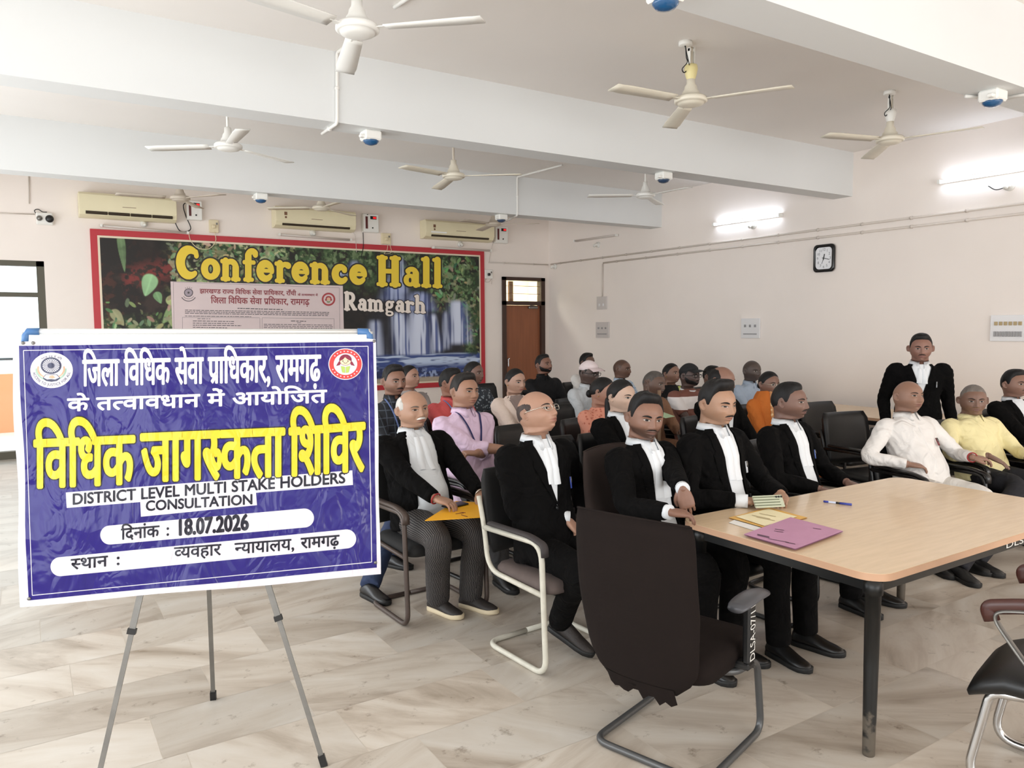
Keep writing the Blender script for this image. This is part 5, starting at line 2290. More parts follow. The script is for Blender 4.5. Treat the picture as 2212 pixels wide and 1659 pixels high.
def ik(S, T, L1, L2, pole):
    d = T - S
    L = np.linalg.norm(d)
    L = min(L, (L1 + L2) * .995)
    u = d / np.linalg.norm(d)
    T = S + u * L
    a = (L1 ** 2 - L2 ** 2 + L * L) / (2 * L)
    h = math.sqrt(max(L1 ** 2 - a * a, 1e-6))
    p = np.asarray(pole, float)
    p = p - u * np.dot(p, u)
    p /= np.linalg.norm(p)
    return S + u * a + p * h, T


def pattern_mat(name, kind, c1, c2, rough=.8):
    """woven or knitted patterns by object coordinates"""
    if name in MATS:
        return MATS[name]
    m = mat(name, c1, rough, bump=.25, bscale=14, bdist=.015)
    nt = m.node_tree
    L = nt.links.new
    b = nt.nodes['Principled BSDF']
    tc = nt.nodes.new('ShaderNodeTexCoord')
    sx = nt.nodes.new('ShaderNodeSeparateXYZ')
    L(tc.outputs['Object'], sx.inputs[0])
    rp = nt.nodes.new('ShaderNodeValToRGB')
    rp.color_ramp.interpolation = 'CONSTANT'
    e = rp.color_ramp.elements

    def math_(op, a, bb):
        q = nt.nodes.new('ShaderNodeMath')
        q.operation = op
        for i, v in enumerate((a, bb)):
            if isinstance(v, (int, float)):
                q.inputs[i].default_value = v
            else:
                L(v, q.inputs[i])
        return q.outputs[0]
    if kind == 'pin':        # fine stripes along the leg
        at = nt.nodes.new('ShaderNodeAttribute')
        at.attribute_name = 'stripe'
        v = math_('FRACT', math_('MULTIPLY', at.outputs['Fac'], 44.0), 0)
        e[0].position, e[0].color = 0, tuple(lin(c1)) + (1,)
        e[1].position, e[1].color = .66, tuple(lin(c2)) + (1,)
        L(v, rp.inputs[0])
    elif kind == 'check':
        v1 = math_('GREATER_THAN', math_('FRACT', math_('MULTIPLY', sx.outputs['X'], 17.0), 0), .88)
        v2 = math_('GREATER_THAN', math_('FRACT', math_('MULTIPLY', sx.outputs['Z'], 17.0), 0), .88)
        v = math_('MULTIPLY', math_('ADD', v1, v2), .5)
        e[0].position, e[0].color = 0, tuple(lin(c1)) + (1,)
        e[1].position, e[1].color = .3, tuple(lin(c2)) + (1,)
        L(v, rp.inputs[0])
    elif kind == 'floral':
        n = nt.nodes.new('ShaderNodeTexVoronoi')
        n.inputs['Scale'].default_value = 34
        L(tc.outputs['Object'], n.inputs['Vector'])
        e[0].position, e[0].color = 0, tuple(lin(c2)) + (1,)
        e[1].position, e[1].color = .34, tuple(lin(c1)) + (1,)
        L(n.outputs['Distance'], rp.inputs[0])
    elif kind == 'band':     # bold horizontal bands of a T-shirt
        mr = math_('MULTIPLY', sx.outputs['Z'], .5)
        e[0].position, e[0].color = 0, tuple(lin(c1)) + (1,)
        e[1].position, e[1].color = .425, tuple(lin(c2)) + (1,)
        for pos, c in ((.485, c1), (.56, c1)):
            q = e.new(pos)
            q.color = tuple(lin(c)) + (1,)
        L(mr, rp.inputs[0])
    L(rp.outputs[0], b.inputs['Base Color'])
    return m


def cloth(name, rgb, rough=.8, bump=.35):
    return mat(name, rgb, rough, var=.05, vscale=7, bump=min(1.0, bump * 2.0), bscale=6.5, bdist=.03, bdetail=2.5, spec=.25, bdistort=1.6)


M_suit = cloth('black_suit', (8, 7, 7), .92, .5)
M_suit.node_tree.nodes['Principled BSDF'].inputs['Specular IOR Level'].default_value = .12
M_wshirt = cloth('white_cotton', (216, 219, 222), .75, .25)
M_bands = mat('white_bands', (224, 227, 230), .7)
M_scl = mat('eye_white', (176, 164, 154), .3, spec=.4)
M_iris = mat('dark_iris', (18, 11, 8), .35, spec=.3)
M_shoe = mat('dark_shoe', (40, 34, 31), .6, bump=.2, bscale=120)
M_shoeb = mat('black_shoe', (16, 15, 15), .35)
M_sole = mat('cream_sole', (206, 190, 160), .6)
M_soleb = mat('black_sole', (14, 14, 14), .6)
M_gold = mat('silver_rim', (206, 202, 190), .25, metal=.9)
M_rimb = mat('black_rim', (20, 20, 20), .3)


def hair_mat(rgb):
    return mat('hair_%d_%d_%d' % tuple(rgb), rgb, .55, var=.25, vscale=30, stretch=(1, 1, .25), bump=.5, bscale=120, bdist=.004, spec=.3)


HEADS_FAR = 5.9


def make_head(P, mbs, to_local, neck_to, f, far):
    """fills the body builder; returns list of (name, builder, material) hair parts. to_local maps head coordinates to person coordinates"""
    nphi, nth = (72, 56) if far else (116, 92)
    phi = biased_phi(nphi)
    s = np.linspace(0.012, 1, nth)
    # denser rows on the face
    s = s + .035 * np.sin(2 * PI * s) * -1
    TH = theta_end(phi)[None, :] * s[:, None]
    PH = np.broadcast_to(phi[None, :], TH.shape)
    V = head_surface(PH, TH, f)
    base = P['skin']
    tone = np.ones(V.shape[:2])
    x, y, z = V[..., 0], V[..., 1], V[..., 2]
    face = np.cos(PH) > .15
    stub = P.get('stubble', 0)
    jaw = sstep(-z, .035, .062) * sstep(np.cos(PH), -.25, .1) * (1 - .75 * np.exp(-(x / .021) ** 2 - ((z + .067) / .010) ** 2))
    tone = tone * (1 - stub * .66 * jaw)
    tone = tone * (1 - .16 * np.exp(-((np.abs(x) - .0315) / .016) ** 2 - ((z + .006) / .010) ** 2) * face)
    buzz = P.get('buzz', 0)
    if buzz:
        hl = np.interp(np.abs(np.degrees(PH)), [0, 45, 62, 75, 100, 112, 180], [.83, .93, 1.05, 1.5, 1.4, 1.9, 1.95])
        tone = tone * (1 - buzz * sstep(hl - TH, -.02, .10))
    lin0 = lin(base)
    colr = lin0[None, None] * tone[..., None]
    lipm = np.exp(-(x / .021) ** 4 - ((z + .0675) / .0105) ** 4) * face
    colr = colr * (1 - lipm[..., None] * np.array([.25, .42, .38])[None, None] * P.get('lip', 1))
    rings = [to_local(V[i]) for i in range(nth)]
    cols = [colr[i] for i in range(nth)]
    # neck
    nk = P.get('neck', 1.0)
    cp, sp = np.cos(phi), np.sin(phi)
    n1 = to_local(np.stack([.056 * nk * sp, -.020 + .060 * nk * cp, -.116 + .012 * (1 - cp)], 1))
    last = rings[-1]
    cl = lin0 * .97
    for k in (.35, .7):
        rings.append(last * (1 - k) + n1 * k)
        cols.append(np.tile(cl, (nphi, 1)))
    rings.append(n1)
    cols.append(np.tile(cl, (nphi, 1)))
    for (c, X, Nf, rx, ry) in neck_to:
        rings.append(c + rx * sp[:, None] * X + ry * cp[:, None] * Nf)
        cols.append(np.tile(cl, (nphi, 1)))
    k = nphi
    VV = np.concatenate(rings)
    F = []
    for i in range(len(rings) - 1):
        for j in range(k):
            a, b = i * k + j, i * k + (j + 1) % k
            F.append((a, a + k, b + k, b))
    F.append(tuple(range(k)))
    mbs.add(VV, F, 0, True)
    mbs.cols.append(np.concatenate(cols))
    # lookup of the face surface
    hv = V.reshape(-1, 3)
    tri = []
    for i in range(nth - 1):
        for j in range(k):
            a, b = i * k + j, i * k + (j + 1) % k
            tri.append((a, a + k, b + k, b))
    bvh = BVHTree.FromPolygons(hv.tolist(), tri)

    def proj(xx, zz, off=0.0):
        out = []
        for a, b in zip(np.ravel(xx), np.ravel(zz)):
            hit = bvh.ray_cast(Vector((a, .3, b)), Vector((0, -1, 0)))
            if hit[0] is None:
                out.append((a, .06, b))
            else:
                out.append((hit[0].x, hit[0].y, hit[0].z))
        o = np.array(out)
        o[:, 1] += off
        return o

    def patch(mb, xs, zs, off, m=0, cc=None):
        """xs, zs: (rows, cols)"""
        Q = proj(xs, zs)
        Q[:, 1] += np.ravel(off)
        r, c = xs.shape
        F = [(i * c + j, i * c + j + 1, (i + 1) * c + j + 1, (i + 1) * c + j) for i in range(r - 1) for j in range(c - 1)]
        mb.add(to_local(Q), F, m, True)
        if hasattr(mb, 'cols'):
            mb.cols.append(np.tile(lin0 * .6 if cc is None else cc, (r * c, 1)))
    op = P.get('eye', 1.0)
    gz = P.get('gaze', 0.0)
    nA = 9 if far else 13
    for sgn in (-1, 1):
        ex, ez = sgn * .0315, -.0005
        t = np.linspace(-1, 1, nA)
        up = .0056 * op * (1 - t ** 2) ** .75 + .0006
        lo = -.0042 * op * (1 - t ** 2) ** .8 - .0004
        v = np.linspace(0, 1, 5)
        xs = ex + .0155 * np.tile(t, (5, 1))
        tilt = .0012 * t * sgn
        zs = ez + tilt + lo + (up - lo) * v[:, None]
        patch(mbs, xs, zs, .0009, 1)
        # iris
        r = .0072
        rr, aa = np.meshgrid(np.linspace(.05, 1, 3), np.linspace(0, 2 * PI, 15), indexing='ij')
        xs = ex + gz * .006 + r * rr * np.cos(aa)
        zs = ez + .0006 + r * rr * np.sin(aa)
        tt = np.clip((xs - ex) / .0155, -1, 1)
        zs = np.clip(zs, ez - .0042 * op * (1 - tt ** 2) ** .8, ez + .0054 * op * (1 - tt ** 2) ** .75)
        patch(mbs, xs, zs, .0016, 2)
        # lash line and lid
        v = np.linspace(0, 1, 3)
        xs = ex + .0166 * np.tile(t, (3, 1))
        zs = ez + tilt + up - .0008 + (.0030) * v[:, None] * (1 - .5 * np.abs(t))
        patch(mbs, xs, zs, .0019, 2)
        zs = ez + tilt + up + .0012 + (.0036) * v[:, None] * (1 - .6 * np.abs(t) ** 2)
        patch(mbs, xs, zs, .0016 + .0009 * np.tile(np.array([[.2], [1], [.1]]), (1, nA)), 0, lin0 * .82)
    # ears
    for sgn in (-1, 1):
        nr, na = 7, 26
        R_, A_ = np.meshgrid(np.linspace(0, 1, nr), np.linspace(0, 2 * PI, na, endpoint=False), indexing='ij')
        q = R_ * np.sin(A_)
        p_ = R_ * np.cos(A_)
        wd = .0185 * (1 + .25 * q) * np.where(q < -.3, .85, 1)
        hh = .0315
        outh = .004 + .011 * np.exp(-((R_ - .88) / .14) ** 2) * np.where(p_ > .45, .35, 1) + .006 * np.exp(-((R_ - .52) / .12) ** 2) * (q > -.2) - .006 * np.exp(-(R_ / .35) ** 2)
        outh = np.where(R_ > .97, -.002, outh)
        ly = p_ * wd
        lz = q * hh
        xo = .0765 * f['wide'] + outh + (.010 * -p_ + .002)
        E = np.stack([sgn * xo, -.006 + ly - .003 * q, -.004 + lz], -1).reshape(-1, 3)
        F = []
        for i in range(nr - 1):
            for j in range(na):
                a, b = i * na + j, i * na + (j + 1) % na
                F.append((a, b, b + na, a + na) if sgn > 0 else (a, a + na, b + na, b))
        mbs.add(to_local(E), F, 0, True)
        mbs.cols.append(np.tile(lin0 * .93, (len(E), 1)))
    parts = []
    # eyebrows
    hc = hair_mat(P.get('browc', P.get('hairc', (20, 18, 17))))
    mb = MB()
    for sgn in (-1, 1):
        t = np.linspace(0, 1, 9)
        bx = sgn * (.0125 + .039 * t)
        bz = .0165 + .0075 * np.sin(t * PI * .75) - .004 * t * t
        hw = .0043 * P.get('browt', 1.0) * (1 - .7 * t ** 2) * (.6 + .4 * np.minimum(t * 5, 1))
        v = np.linspace(-1, 1, 4)
        patch(mb, np.tile(bx, (4, 1)), bz + hw * v[:, None], .0006 + .0016 * (1 - v[:, None] ** 2) * np.ones((1, 9)))
    parts.append(('eyebrows', mb, hc))
    if P.get('moustache'):
        mb = MB()
        sz = P['moustache']
        t = np.linspace(-1, 1, 17)
        w = .0285
        top = -.0475 - .003 * t ** 2 - .0065 * np.abs(t) ** 3
        bot = -.0475 - .0118 * sz * (1 - .35 * t ** 4) - .006 * np.abs(t) ** 3 + .0016 * np.exp(-(t / .15) ** 2)
        v = np.linspace(0, 1, 6)
        zs = top + (bot - top) * v[:, None]
        patch(mb, np.tile(t * w, (6, 1)), zs, .0005 + .0036 * np.sin(v * PI)[:, None] * (1 - t ** 6))
        parts.append(('moustache', mb, hair_mat(P.get('moustc', P.get('hairc', (20, 18, 17))))))
    if P.get('beard'):
        mb = MB()
        A = np.linspace(-1.45, 1.45, 41)
        S_ = np.linspace(0, 1, 12)
        top = np.interp(np.abs(A), [0, .22, .45, .9, 1.45], [2.28, 2.27, 2.08, 1.98, 1.62])
        end = theta_end(A) * .985
        THb = top[None] + (end - top)[None] * S_[:, None]
        Pb = head_surface(np.broadcast_to(A, THb.shape), THb, f)
        nr_ = Pb / np.linalg.norm(Pb, axis=-1, keepdims=True)
        Pb = Pb + nr_ * (.0005 + .0038 * np.sin(np.clip(S_ * 1.15, 0, 1) * PI)[:, None, None] ** .6)
        Q = to_local(Pb.reshape(-1, 3))
        c = len(A)
        mb.add(Q, [(i * c + j, i * c + j + 1, (i + 1) * c + j + 1, (i + 1) * c + j) for i in range(11) for j in range(c - 1)], 0, True)
        parts.append(('beard', mb, hair_mat(P.get('hairc', (20, 18, 17)))))
    # hair
    st = P.get('hair', 'short')
    hcm = hair_mat(P.get('hairc', (20, 18, 17)))

    def cap(mb, line_deg, line_th, thick, lo=None, arcs=(-180, 180), rough=.0016, nS=20, nA_=72):
        full = arcs == (-180, 180)
        A = np.radians(np.linspace(arcs[0], arcs[1], nA_, endpoint=not full))
        end = np.interp(np.degrees(np.abs(A)), line_deg, line_th)
        beg = np.full(nA_, .01) if lo is None else np.interp(np.degrees(np.abs(A)), lo[0], lo[1])
        S_ = np.linspace(0, 1, nS) ** .8
        THh = beg[None] + (end - beg)[None] * S_[:, None]
        PHh = np.broadcast_to(A, THh.shape)
        Q = head_surface(PHh, THh, f)
        nr_ = Q / np.linalg.norm(Q, axis=-1, keepdims=True)
        T = thick(PHh, THh)
        tap = 1 - S_[:, None] ** 9
        if lo is not None:
            tap = tap * (1 - (1 - S_[:, None]) ** 9)
        if not full:
            tt = np.linspace(0, 1, nA_)[None]
            tap = tap * (1 - np.abs(2 * tt - 1) ** 12)
        nz = np.sin(PHh * 37 + THh * 5) * .5 + np.sin(PHh * 61 - THh * 9 + 1.3) * .5
        Q = Q + nr_ * ((T + rough * nz) * tap - .0016)[..., None]
        mb.add(to_local(Q.reshape(-1, 3)), [(i * nA_ + j, (i + 1) * nA_ + j, (i + 1) * nA_ + (j + 1) % nA_, i * nA_ + (j + 1) % nA_) for i in range(nS - 1) for j in range(nA_ if full else nA_ - 1)], 0, True)
    LD = [0, 22, 45, 58, 66, 76, 84, 92, 104, 112, 150, 180]
    vol = P.get('vol', 1.0)
    if st == 'short':
        mb = MB()
        hl = P.get('hairline', .80)
        LT = [hl, hl + .02, hl + .06 + P.get('temple', 0), hl + .2, 1.12, 1.62, 1.60, 1.32, 1.36, 1.80, 1.93, 1.95]

        def thick(ph, th):
            top = np.exp(-(th / .95) ** 4)
            front = np.exp(-((th - .62) / .3) ** 2) * sstep(np.cos(ph), .2, .8)
            side = np.abs(np.sin(ph))
            part = P.get('part', 0.0)
            return (.009 + .014 * top + .012 * front * P.get('quiff', 1.0) + part * .006 * np.sin(ph) * top - .003 * side * (1 - top)) * vol
        cap(mb, LD, LT, thick)
        parts.append(('hair', mb, hcm))
    elif st == 'ring':       # bald crown, hair left round the sides
        mb = MB()
        lo_ = P.get('ring_lo', .95)
        cap(mb, [60, 84, 92, 104, 112, 150, 180], [1.45, 1.6, 1.34, 1.38, 1.80, 1.93, 1.95], lambda ph, th: .006 * vol + 0 * ph, rough=.0016 * min(1, vol), lo=([60, 70, 90, 130, 180], [1.25, 1.15, lo_ + .1, lo_, lo_]), arcs=(68, 292) if False else (68.0, 180.0), nA_=34)
        cap(mb, [60, 84, 92, 104, 112, 150, 180], [1.45, 1.6, 1.34, 1.38, 1.80, 1.93, 1.95], lambda ph, th: .006 * vol + 0 * ph, rough=.0016 * min(1, vol), lo=([60, 70, 90, 130, 180], [1.25, 1.15, lo_ + .1, lo_, lo_]), arcs=(-180.0, -68.0), nA_=34)
        parts.append(('hair', mb, hcm))
    elif st in ('bun', 'long'):
        mb = MB()
        LT = [.74, .80, .95, 1.1, 1.2, 1.45, 1.62, 1.66, 1.66, 1.80, 1.93, 1.95]
        cap(mb, LD, LT, lambda ph, th: (.009 + .005 * np.exp(-(th / .8) ** 2) - .004 * np.exp(-(ph / .07) ** 2) * (np.cos(ph) > 0)) * vol, rough=.0008)
        if st == 'bun':
            mb.sphere((0, 0, 0), 1, 14)
            n_ = len(mb.v[-1])
            mb.v[-1] = to_local(mb.v[-1] * np.array([.036, .030, .036]) + np.array([0, -.108, -.03]))
        else:
            pts = np.array([(0, -.095, .0), (0, -.112, -.06), (.005, -.108, -.14), (.01, -.10, -.24), (.012, -.10, -.32)])
            mb.tube(to_local(crom(pts, 5)), np.interp(np.linspace(0, 1, 21), [0, .15, .6, 1], [.02, .034, .03, .012]), 10)
        parts.append(('hair', mb, hcm))
    if P.get('cap'):
        mb = MB()
        cap(mb, [0, 60, 90, 180], [.98, 1.12, 1.28, 1.42], lambda ph, th: .017 + .006 * np.exp(-(th / .6) ** 2), rough=.0003)
        mb2 = MB()
        A = np.linspace(-1.15, 1.15, 19)
        inner = head_surface(A, np.full(19, 1.02) + .07 * (1 - np.cos(A)), f) * 1.10
        outer = np.stack([.088 * np.sin(A) * 1.02, .088 + .082 * np.cos(A), inner[:, 2] - .016 - .014 * np.abs(np.sin(A))], 1)
        V1 = np.vstack([inner, (inner + outer) / 2 + [0, 0, .004], outer])
        V2 = V1 - np.array([0, 0, .004])
        F = [(i * 19 + j, i * 19 + j + 1, (i + 1) * 19 + j + 1, (i + 1) * 19 + j) for i in range(2) for j in range(18)]
        mb2.add(to_local(V1), F, 0, True)
        mb2.add(to_local(V2), [g[::-1] for g in F], 0, True)
        parts.append(('cap_crown', mb, mat('cap_%d' % P['cap'][0], P['cap'], .8, bump=.2, bscale=60)))
        parts.append(('cap_brim', mb2, mat('capb_%d' % P.get('capb', P['cap'])[0], P.get('capb', P['cap']), .7)))
    if P.get('glasses'):
        mb = MB()
        gm = M_gold if P['glasses'] == 'silver' else M_rimb
        th_ = .0017 if P['glasses'] == 'silver' else .0026
        yg = proj(np.array([.0315]), np.array([0.0]))[0, 1] + .015
        for sgn in (-1, 1):
            t = np.linspace(0, 2 * PI, 29)[:-1]
            c_, s_ = np.cos(t), np.sin(t)
            ring = np.stack([sgn * .033 + .0225 * np.sign(c_) * np.abs(c_) ** .6, yg - .004 * (.0225 * c_ * sgn / .0225) , -.002 + .0155 * np.sign(s_) * np.abs(s_) ** .7], 1)
            mb.tube(to_local(ring), th_, 6, closed=True)
            mb.tube(to_local(crom([(sgn * .055, yg - .004, .005), (sgn * .0755 * f['wide'], yg - .022, .006), (sgn * .0825 * f['wide'], .02, .008), (sgn * .082 * f['wide'], -.006, .006), (sgn * .078 * f['wide'], -.022, -.012)], 4)), th_ * 1.1, 6)
        mb.tube(to_local(crom([(-.0105, yg, .0), (0, yg + .003, .003), (.0105, yg, .0)], 4)), th_, 6)
        parts.append(('glasses', mb, gm))
    if P.get('earring'):
        mb = MB()
        for sgn in (-1, 1):
            mb.sphere((0, 0, 0), 1, 8)
            mb.v[-1] = to_local(mb.v[-1] * .005 + np.array([sgn * .084 * f['wide'], -.002, -.034]))
        parts.append(('earrings', mb, mat('gold', (212, 170, 80), .25, metal=1)))
    if P.get('bindi'):
        mb = MB()
        t = np.linspace(0, 2 * PI, 11)
        patch(mb, np.stack([t * 0, .0028 * np.cos(t)]), .024 + np.stack([t * 0, .0028 * np.sin(t)]), .0008)
        parts.append(('bindi', mb, mat('bindi_red', (120, 24, 30), .5)))
    return parts, proj


TOR = np.array([  # v, half width, front, back
    (-.14, .190, .135, .130), (-.05, .190, .145, .135), (.08, .183, .142, .128), (.22, .174, .130, .116), (.38, .170, .122, .108), (.55, .178, .126, .110),
    (.70, .196, .126, .116), (.79, .203, .112, .116), (.86, .190, .094, .106), (.92, .150, .080, .094), (.965, .100, .068, .080), (1.0, .068, .062, .068)])

PEOPLE = []


def make_person(P):
    f = dict(FACE0)
    f.update(P.get('face', {}))
    hs = P.get('hs', 1.0)
    ww = P.get('w', 1.0)
    g = P.get('girth', 1.0)
    belly = P.get('belly', 0.0)
    stand = P.get('stand', False)
    far = P['D'] > HEADS_FAR
    yaw = math.radians(P.get('yaw', 0))
    rz = PI + yaw
    Rw = rotm('Z', rz)
    hw = atD(P['px'][0], P['px'][1], P['D'])
    hy, hp, hr = (math.radians(a) for a in P.get('head', (0, 0, 0)))
    hy = hy - yaw                     # head angle is given in the room, as the trunk's
    Rh = rotm('Z', hy) @ rotm('X', hp) @ rotm('Y', hr)
    Rn = rotm('Z', hy * .5) @ rotm('X', hp * .5)
    hs = hs * 1.045
    off = Rn @ np.array([0, .024, .127 * hs])
    lean = math.radians(P.get('lean', 10))
    side = math.radians(P.get('side', 0))
    zhip = .90 if stand else P.get('zhip', .555)
    Nz = hw[2] - off[2]
    ny = -(Nz - zhip) * math.tan(lean)
    nxx = (Nz - zhip) * math.tan(side)
    N = np.array([nxx, ny, Nz])
    root = hw - Rw @ (N + off)
    root[2] = 0
    e = empty('person', tuple(root), rz)
    tag(e, P['label'], 'person')
    Hip = np.array([0, 0, zhip])
    up = (N - Hip) / np.linalg.norm(N - Hip)
    X = np.array([1.0, 0, 0])
    Nf = np.cross(up, X)
    Nf /= np.linalg.norm(Nf)
    X = np.cross(Nf, up)

    def cen(v):
        return Hip + (N - Hip) * v - Nf * .022 * math.sin(PI * min(max(v, 0), 1))

    def dims(v):
        rx = np.interp(v, TOR[:, 0], TOR[:, 1]) * (ww if v > .3 else (ww + g) / 2)
        rf = np.interp(v, TOR[:, 0], TOR[:, 2]) * g + belly * math.exp(-((v - .27) / .24) ** 2)
        rb = np.interp(v, TOR[:, 0], TOR[:, 3]) * (1 + (g - 1) * .5)
        if v > .9:
            k = (v - .9) / .1
            rx = rx * (1 - k) + k * .068 * (1 + (P.get('neck', 1) - 1))
        return rx, rf, rb

    def surf(v, x, o=0.0):
        rx, rf, rb = dims(v)
        t = min(abs(x) / rx, .985)
        y = rf * (1 - t ** 2.4) ** (1 / 2.4)
        nrm = Nf + X * (x / rx) * .5
        nrm = nrm / np.linalg.norm(nrm)
        return cen(v) + X * x + Nf * y + nrm * o
    arms = P.get('arms', {})
    SJ = {s: cen(.835) + X * sx * .187 * ww - Nf * .004 for s, sx in (('R', 1), ('L', -1))}
    arm_pts = {}
    sc = P.get('arm', 1.0)
    for s, sx in (('R', 1), ('L', -1)):
        a = arms.get(s, {})
        T = a.get('at')
        if T is None:
            T = np.array([sx * .10, .33, .655]) if not stand else np.array([sx * .26, .05, .86])
        elif len(T) == 3 and a.get('px', True):
            T = Rw.T @ ((atD(*T) if a.get('px') == 'D' else atz(*T)) - np.array([root[0], root[1], 0]))
        T = np.array(T, float)
        pole = a.get('pole', (sx * .8, -.55, -.55))
        E, T = ik(SJ[s], T, .285 * sc, .255 * sc, pole)
        arm_pts[s] = (SJ[s], E, T)
    vox = .012 if far else .0085
    slv = P.get('sleeve', 'long')
    thick = 1.0 if P.get('jacket') else .88
    # ---- upper garment, one fused form
    mb = MB()
    rings = []
    for v in [-.14, -.09, 0, .1, .2, .3, .4, .5, .6, .68, .75, .80, .84, .88, .92, .95, .975, 1.0]:
        rx, rf, rb = dims(v)
        a = np.arange(32) / 32 * 2 * PI
        ca, sa = np.cos(a), np.sin(a)
        xx = rx * np.sign(sa) * np.abs(sa) ** (2 / 2.4)
        yy = np.where(ca > 0, rf, rb) * np.sign(ca) * np.abs(ca) ** (2 / 2.4)
        rings.append((cen(v)[None] + xx[:, None] * X + yy[:, None] * Nf)[::-1])
    mb.loft(rings)
    for s, sx in (('R', 1), ('L', -1)):
        S, E, T = arm_pts[s]
        inn = S - X * sx * .06 + up * .005
        if slv == 'long':
            cuff = T - (T - E) / np.linalg.norm(T - E) * .012
            path = [inn, S, S + (E - S) * .5, E, E + (T - E) * .5, cuff]
            rad = np.array([.062, .074, .066, .058, .050, .043]) * thick
            if P.get('rolled'):
                path[-1] = E + (T - E) * .45
                path[-2] = E + (T - E) * .25
                rad[-1], rad[-2] = .05, .05
        else:
            cuff = S + (E - S) * .72
            path = [inn, S, S + (E - S) * .4, cuff]
            rad = np.array([.06, .072, .066, .062])
        Q = crom(path, 5)
        mb.tube(Q, np.interp(np.linspace(0, 1, len(Q)), np.linspace(0, 1, len(path)), rad), 16)
    V, F = union(mb, vox, 5)
    # soft folds
    n_ = np.sin(V @ np.array([23., 41., 67.]) + 2 * np.sin(V @ np.array([31., -17., 11.]))) * np.sin(V @ np.array([-19., 27., 35.]) + P['px'][0])
    cx = np.array([cen(min(max((z - zhip) / (N[2] - zhip), 0), 1)) for z in V[::1, 2]]) if len(V) < 60000 else 0
    dv = V - cx
    dv[:, 2] *= .2
    V = V + dv / (np.linalg.norm(dv, axis=1)[:, None] + 1e-6) * n_[:, None] * (.005 if not far else .004)
    mb = MB()
    mb.add(V, F, 0, True)
    top_m = P['top']
    garment = P.get('garment', 'jacket' if P.get('jacket') else 'shirt')
    mb.build(garment, top_m, e)
    # ---- front panel: shirt between the lapels, or a placket
    rows = 26

    def panel(name, m, v0, v1, wf, off, cols=9, bulge=0.0, offx=0.0, parent=None):
        mb = MB()
        vs = np.linspace(v0, v1, rows)
        Pm = []
        for v in vs:
            w = wf(v)
            cx_ = offx(v) if callable(offx) else offx
            for t in np.linspace(-1, 1, cols):
                o = off + bulge * math.exp(-((v - .25) / .25) ** 2) * (1 - t * t)
                if abs(t) == 1:
                    o -= .008
                Pm.append(surf(v, cx_ + w * t, o))
        Fm = [(i * cols + j, i * cols + j + 1, (i + 1) * cols + j + 1, (i + 1) * cols + j) for i in range(rows - 1) for j in range(cols - 1)]
        mb.add(np.array(Pm), Fm, 0, True)
        return mb.build(name, m, parent or e)
    if P.get('jacket'):
        vb, wb = P.get('vopen', (.30, .0))
        wt = P.get('vtop', .066) * 1.30
        wfn = lambda v: np.interp(v, [vb, .93, 1.0], [wb, wt, .062])
        panel(P.get('inner', 'shirt_front'), P.get('shirt', M_wshirt), vb if wb == 0 else -.02, .985, (wfn if wb == 0 else (lambda v: np.interp(v, [-.05, .3, .93, 1.0], [wb * 1.15, wb * 1.15, wt, .066]))), .007, bulge=P.get('shirt_bulge', 0))
        # lapels
        for sx in (-1, 1):
            mb = MB()
            vs = np.linspace(vb if wb == 0 else .12, .985, rows)
            Pm = []
            for i, v in enumerate(vs):
                w0 = (wfn(v) if wb == 0 else np.interp(v, [-.05, .3, .93, 1.0], [wb * 1.15, wb * 1.15, wt, .066]))
                lw = np.interp(v, [vs[0], vs[0] + .1, .74, .75, .78, .79, .985], [.004, .022, .062, .062, .040, .052, .030])
                for t in (0, .5, 1):
                    Pm.append(surf(v, sx * (w0 - .004 + lw * t), .010 + .006 * (1 - abs(2 * t - 1)) - (.006 if t == 1 else 0)))
            Fm = [(i * 3 + j, i * 3 + j + 1, (i + 1) * 3 + j + 1, (i + 1) * 3 + j) for i in range(rows - 1) for j in range(2)]
            mb.add(np.array(Pm), Fm if sx > 0 else [q[::-1] for q in Fm], 0, True)
            mb.build('lapel', top_m, e)
        if P.get('button'):
            mb = MB()
            c = surf(vb - .02, .012, .009)
            mb.tube([c, c + Nf * .006], .009, 12)
            mb.build('button', M_black, e)
    if P.get('bands'):
        v0, v1, wv = P['bands']
        for sx in (-1, 1):
            panel('neck_band', M_bands, v0 + (.012 if sx > 0 else 0), v1, lambda v: np.interp(v, [v0, v1], [wv, wv * .55]) * .5, .015, cols=5, bulge=P.get('shirt_bulge', 0), offx=(lambda v, sx=sx: sx * np.interp(v, [v0, v1], [wv, wv * .55]) * .52))
    if P.get('placket'):
        panel('placket', P['placket'], .05, .95, lambda v: .014, .004, cols=3)
    # ---- shirt collar
    if P.get('collar'):
        mb = MB()
        cm = P['collar']
        na = 41
        a = np.radians(np.linspace(14, 346, na))
        fr = np.abs(np.cos(a)) * (np.cos(a) > 0)
        nk = P.get('neck', 1.0)

        def cring(r, h, fd=0, fa=0):
            drop = np.exp(-((np.minimum(a, 2 * PI - a) - .42) / .30) ** 2)
            return N + (np.sin(a) * r * nk)[:, None] * X + (np.cos(a) * r * nk + fa * drop - .004)[:, None] * Nf + (h + fd * drop - .012 * np.cos(a))[:, None] * up
        R0 = cring(.064, -.03)
        R1 = cring(.0635, .020)
        R2 = cring(.066, .025)
        R3 = cring(.0795, -.012, -.046, .016)
        R4 = cring(.0755, -.014, -.043, .012)
        R_ = [R0, R1, R2, R3, R4]
        mb.loft(R_, closed=False, caps=False)
        mb.build('collar', cm, e)
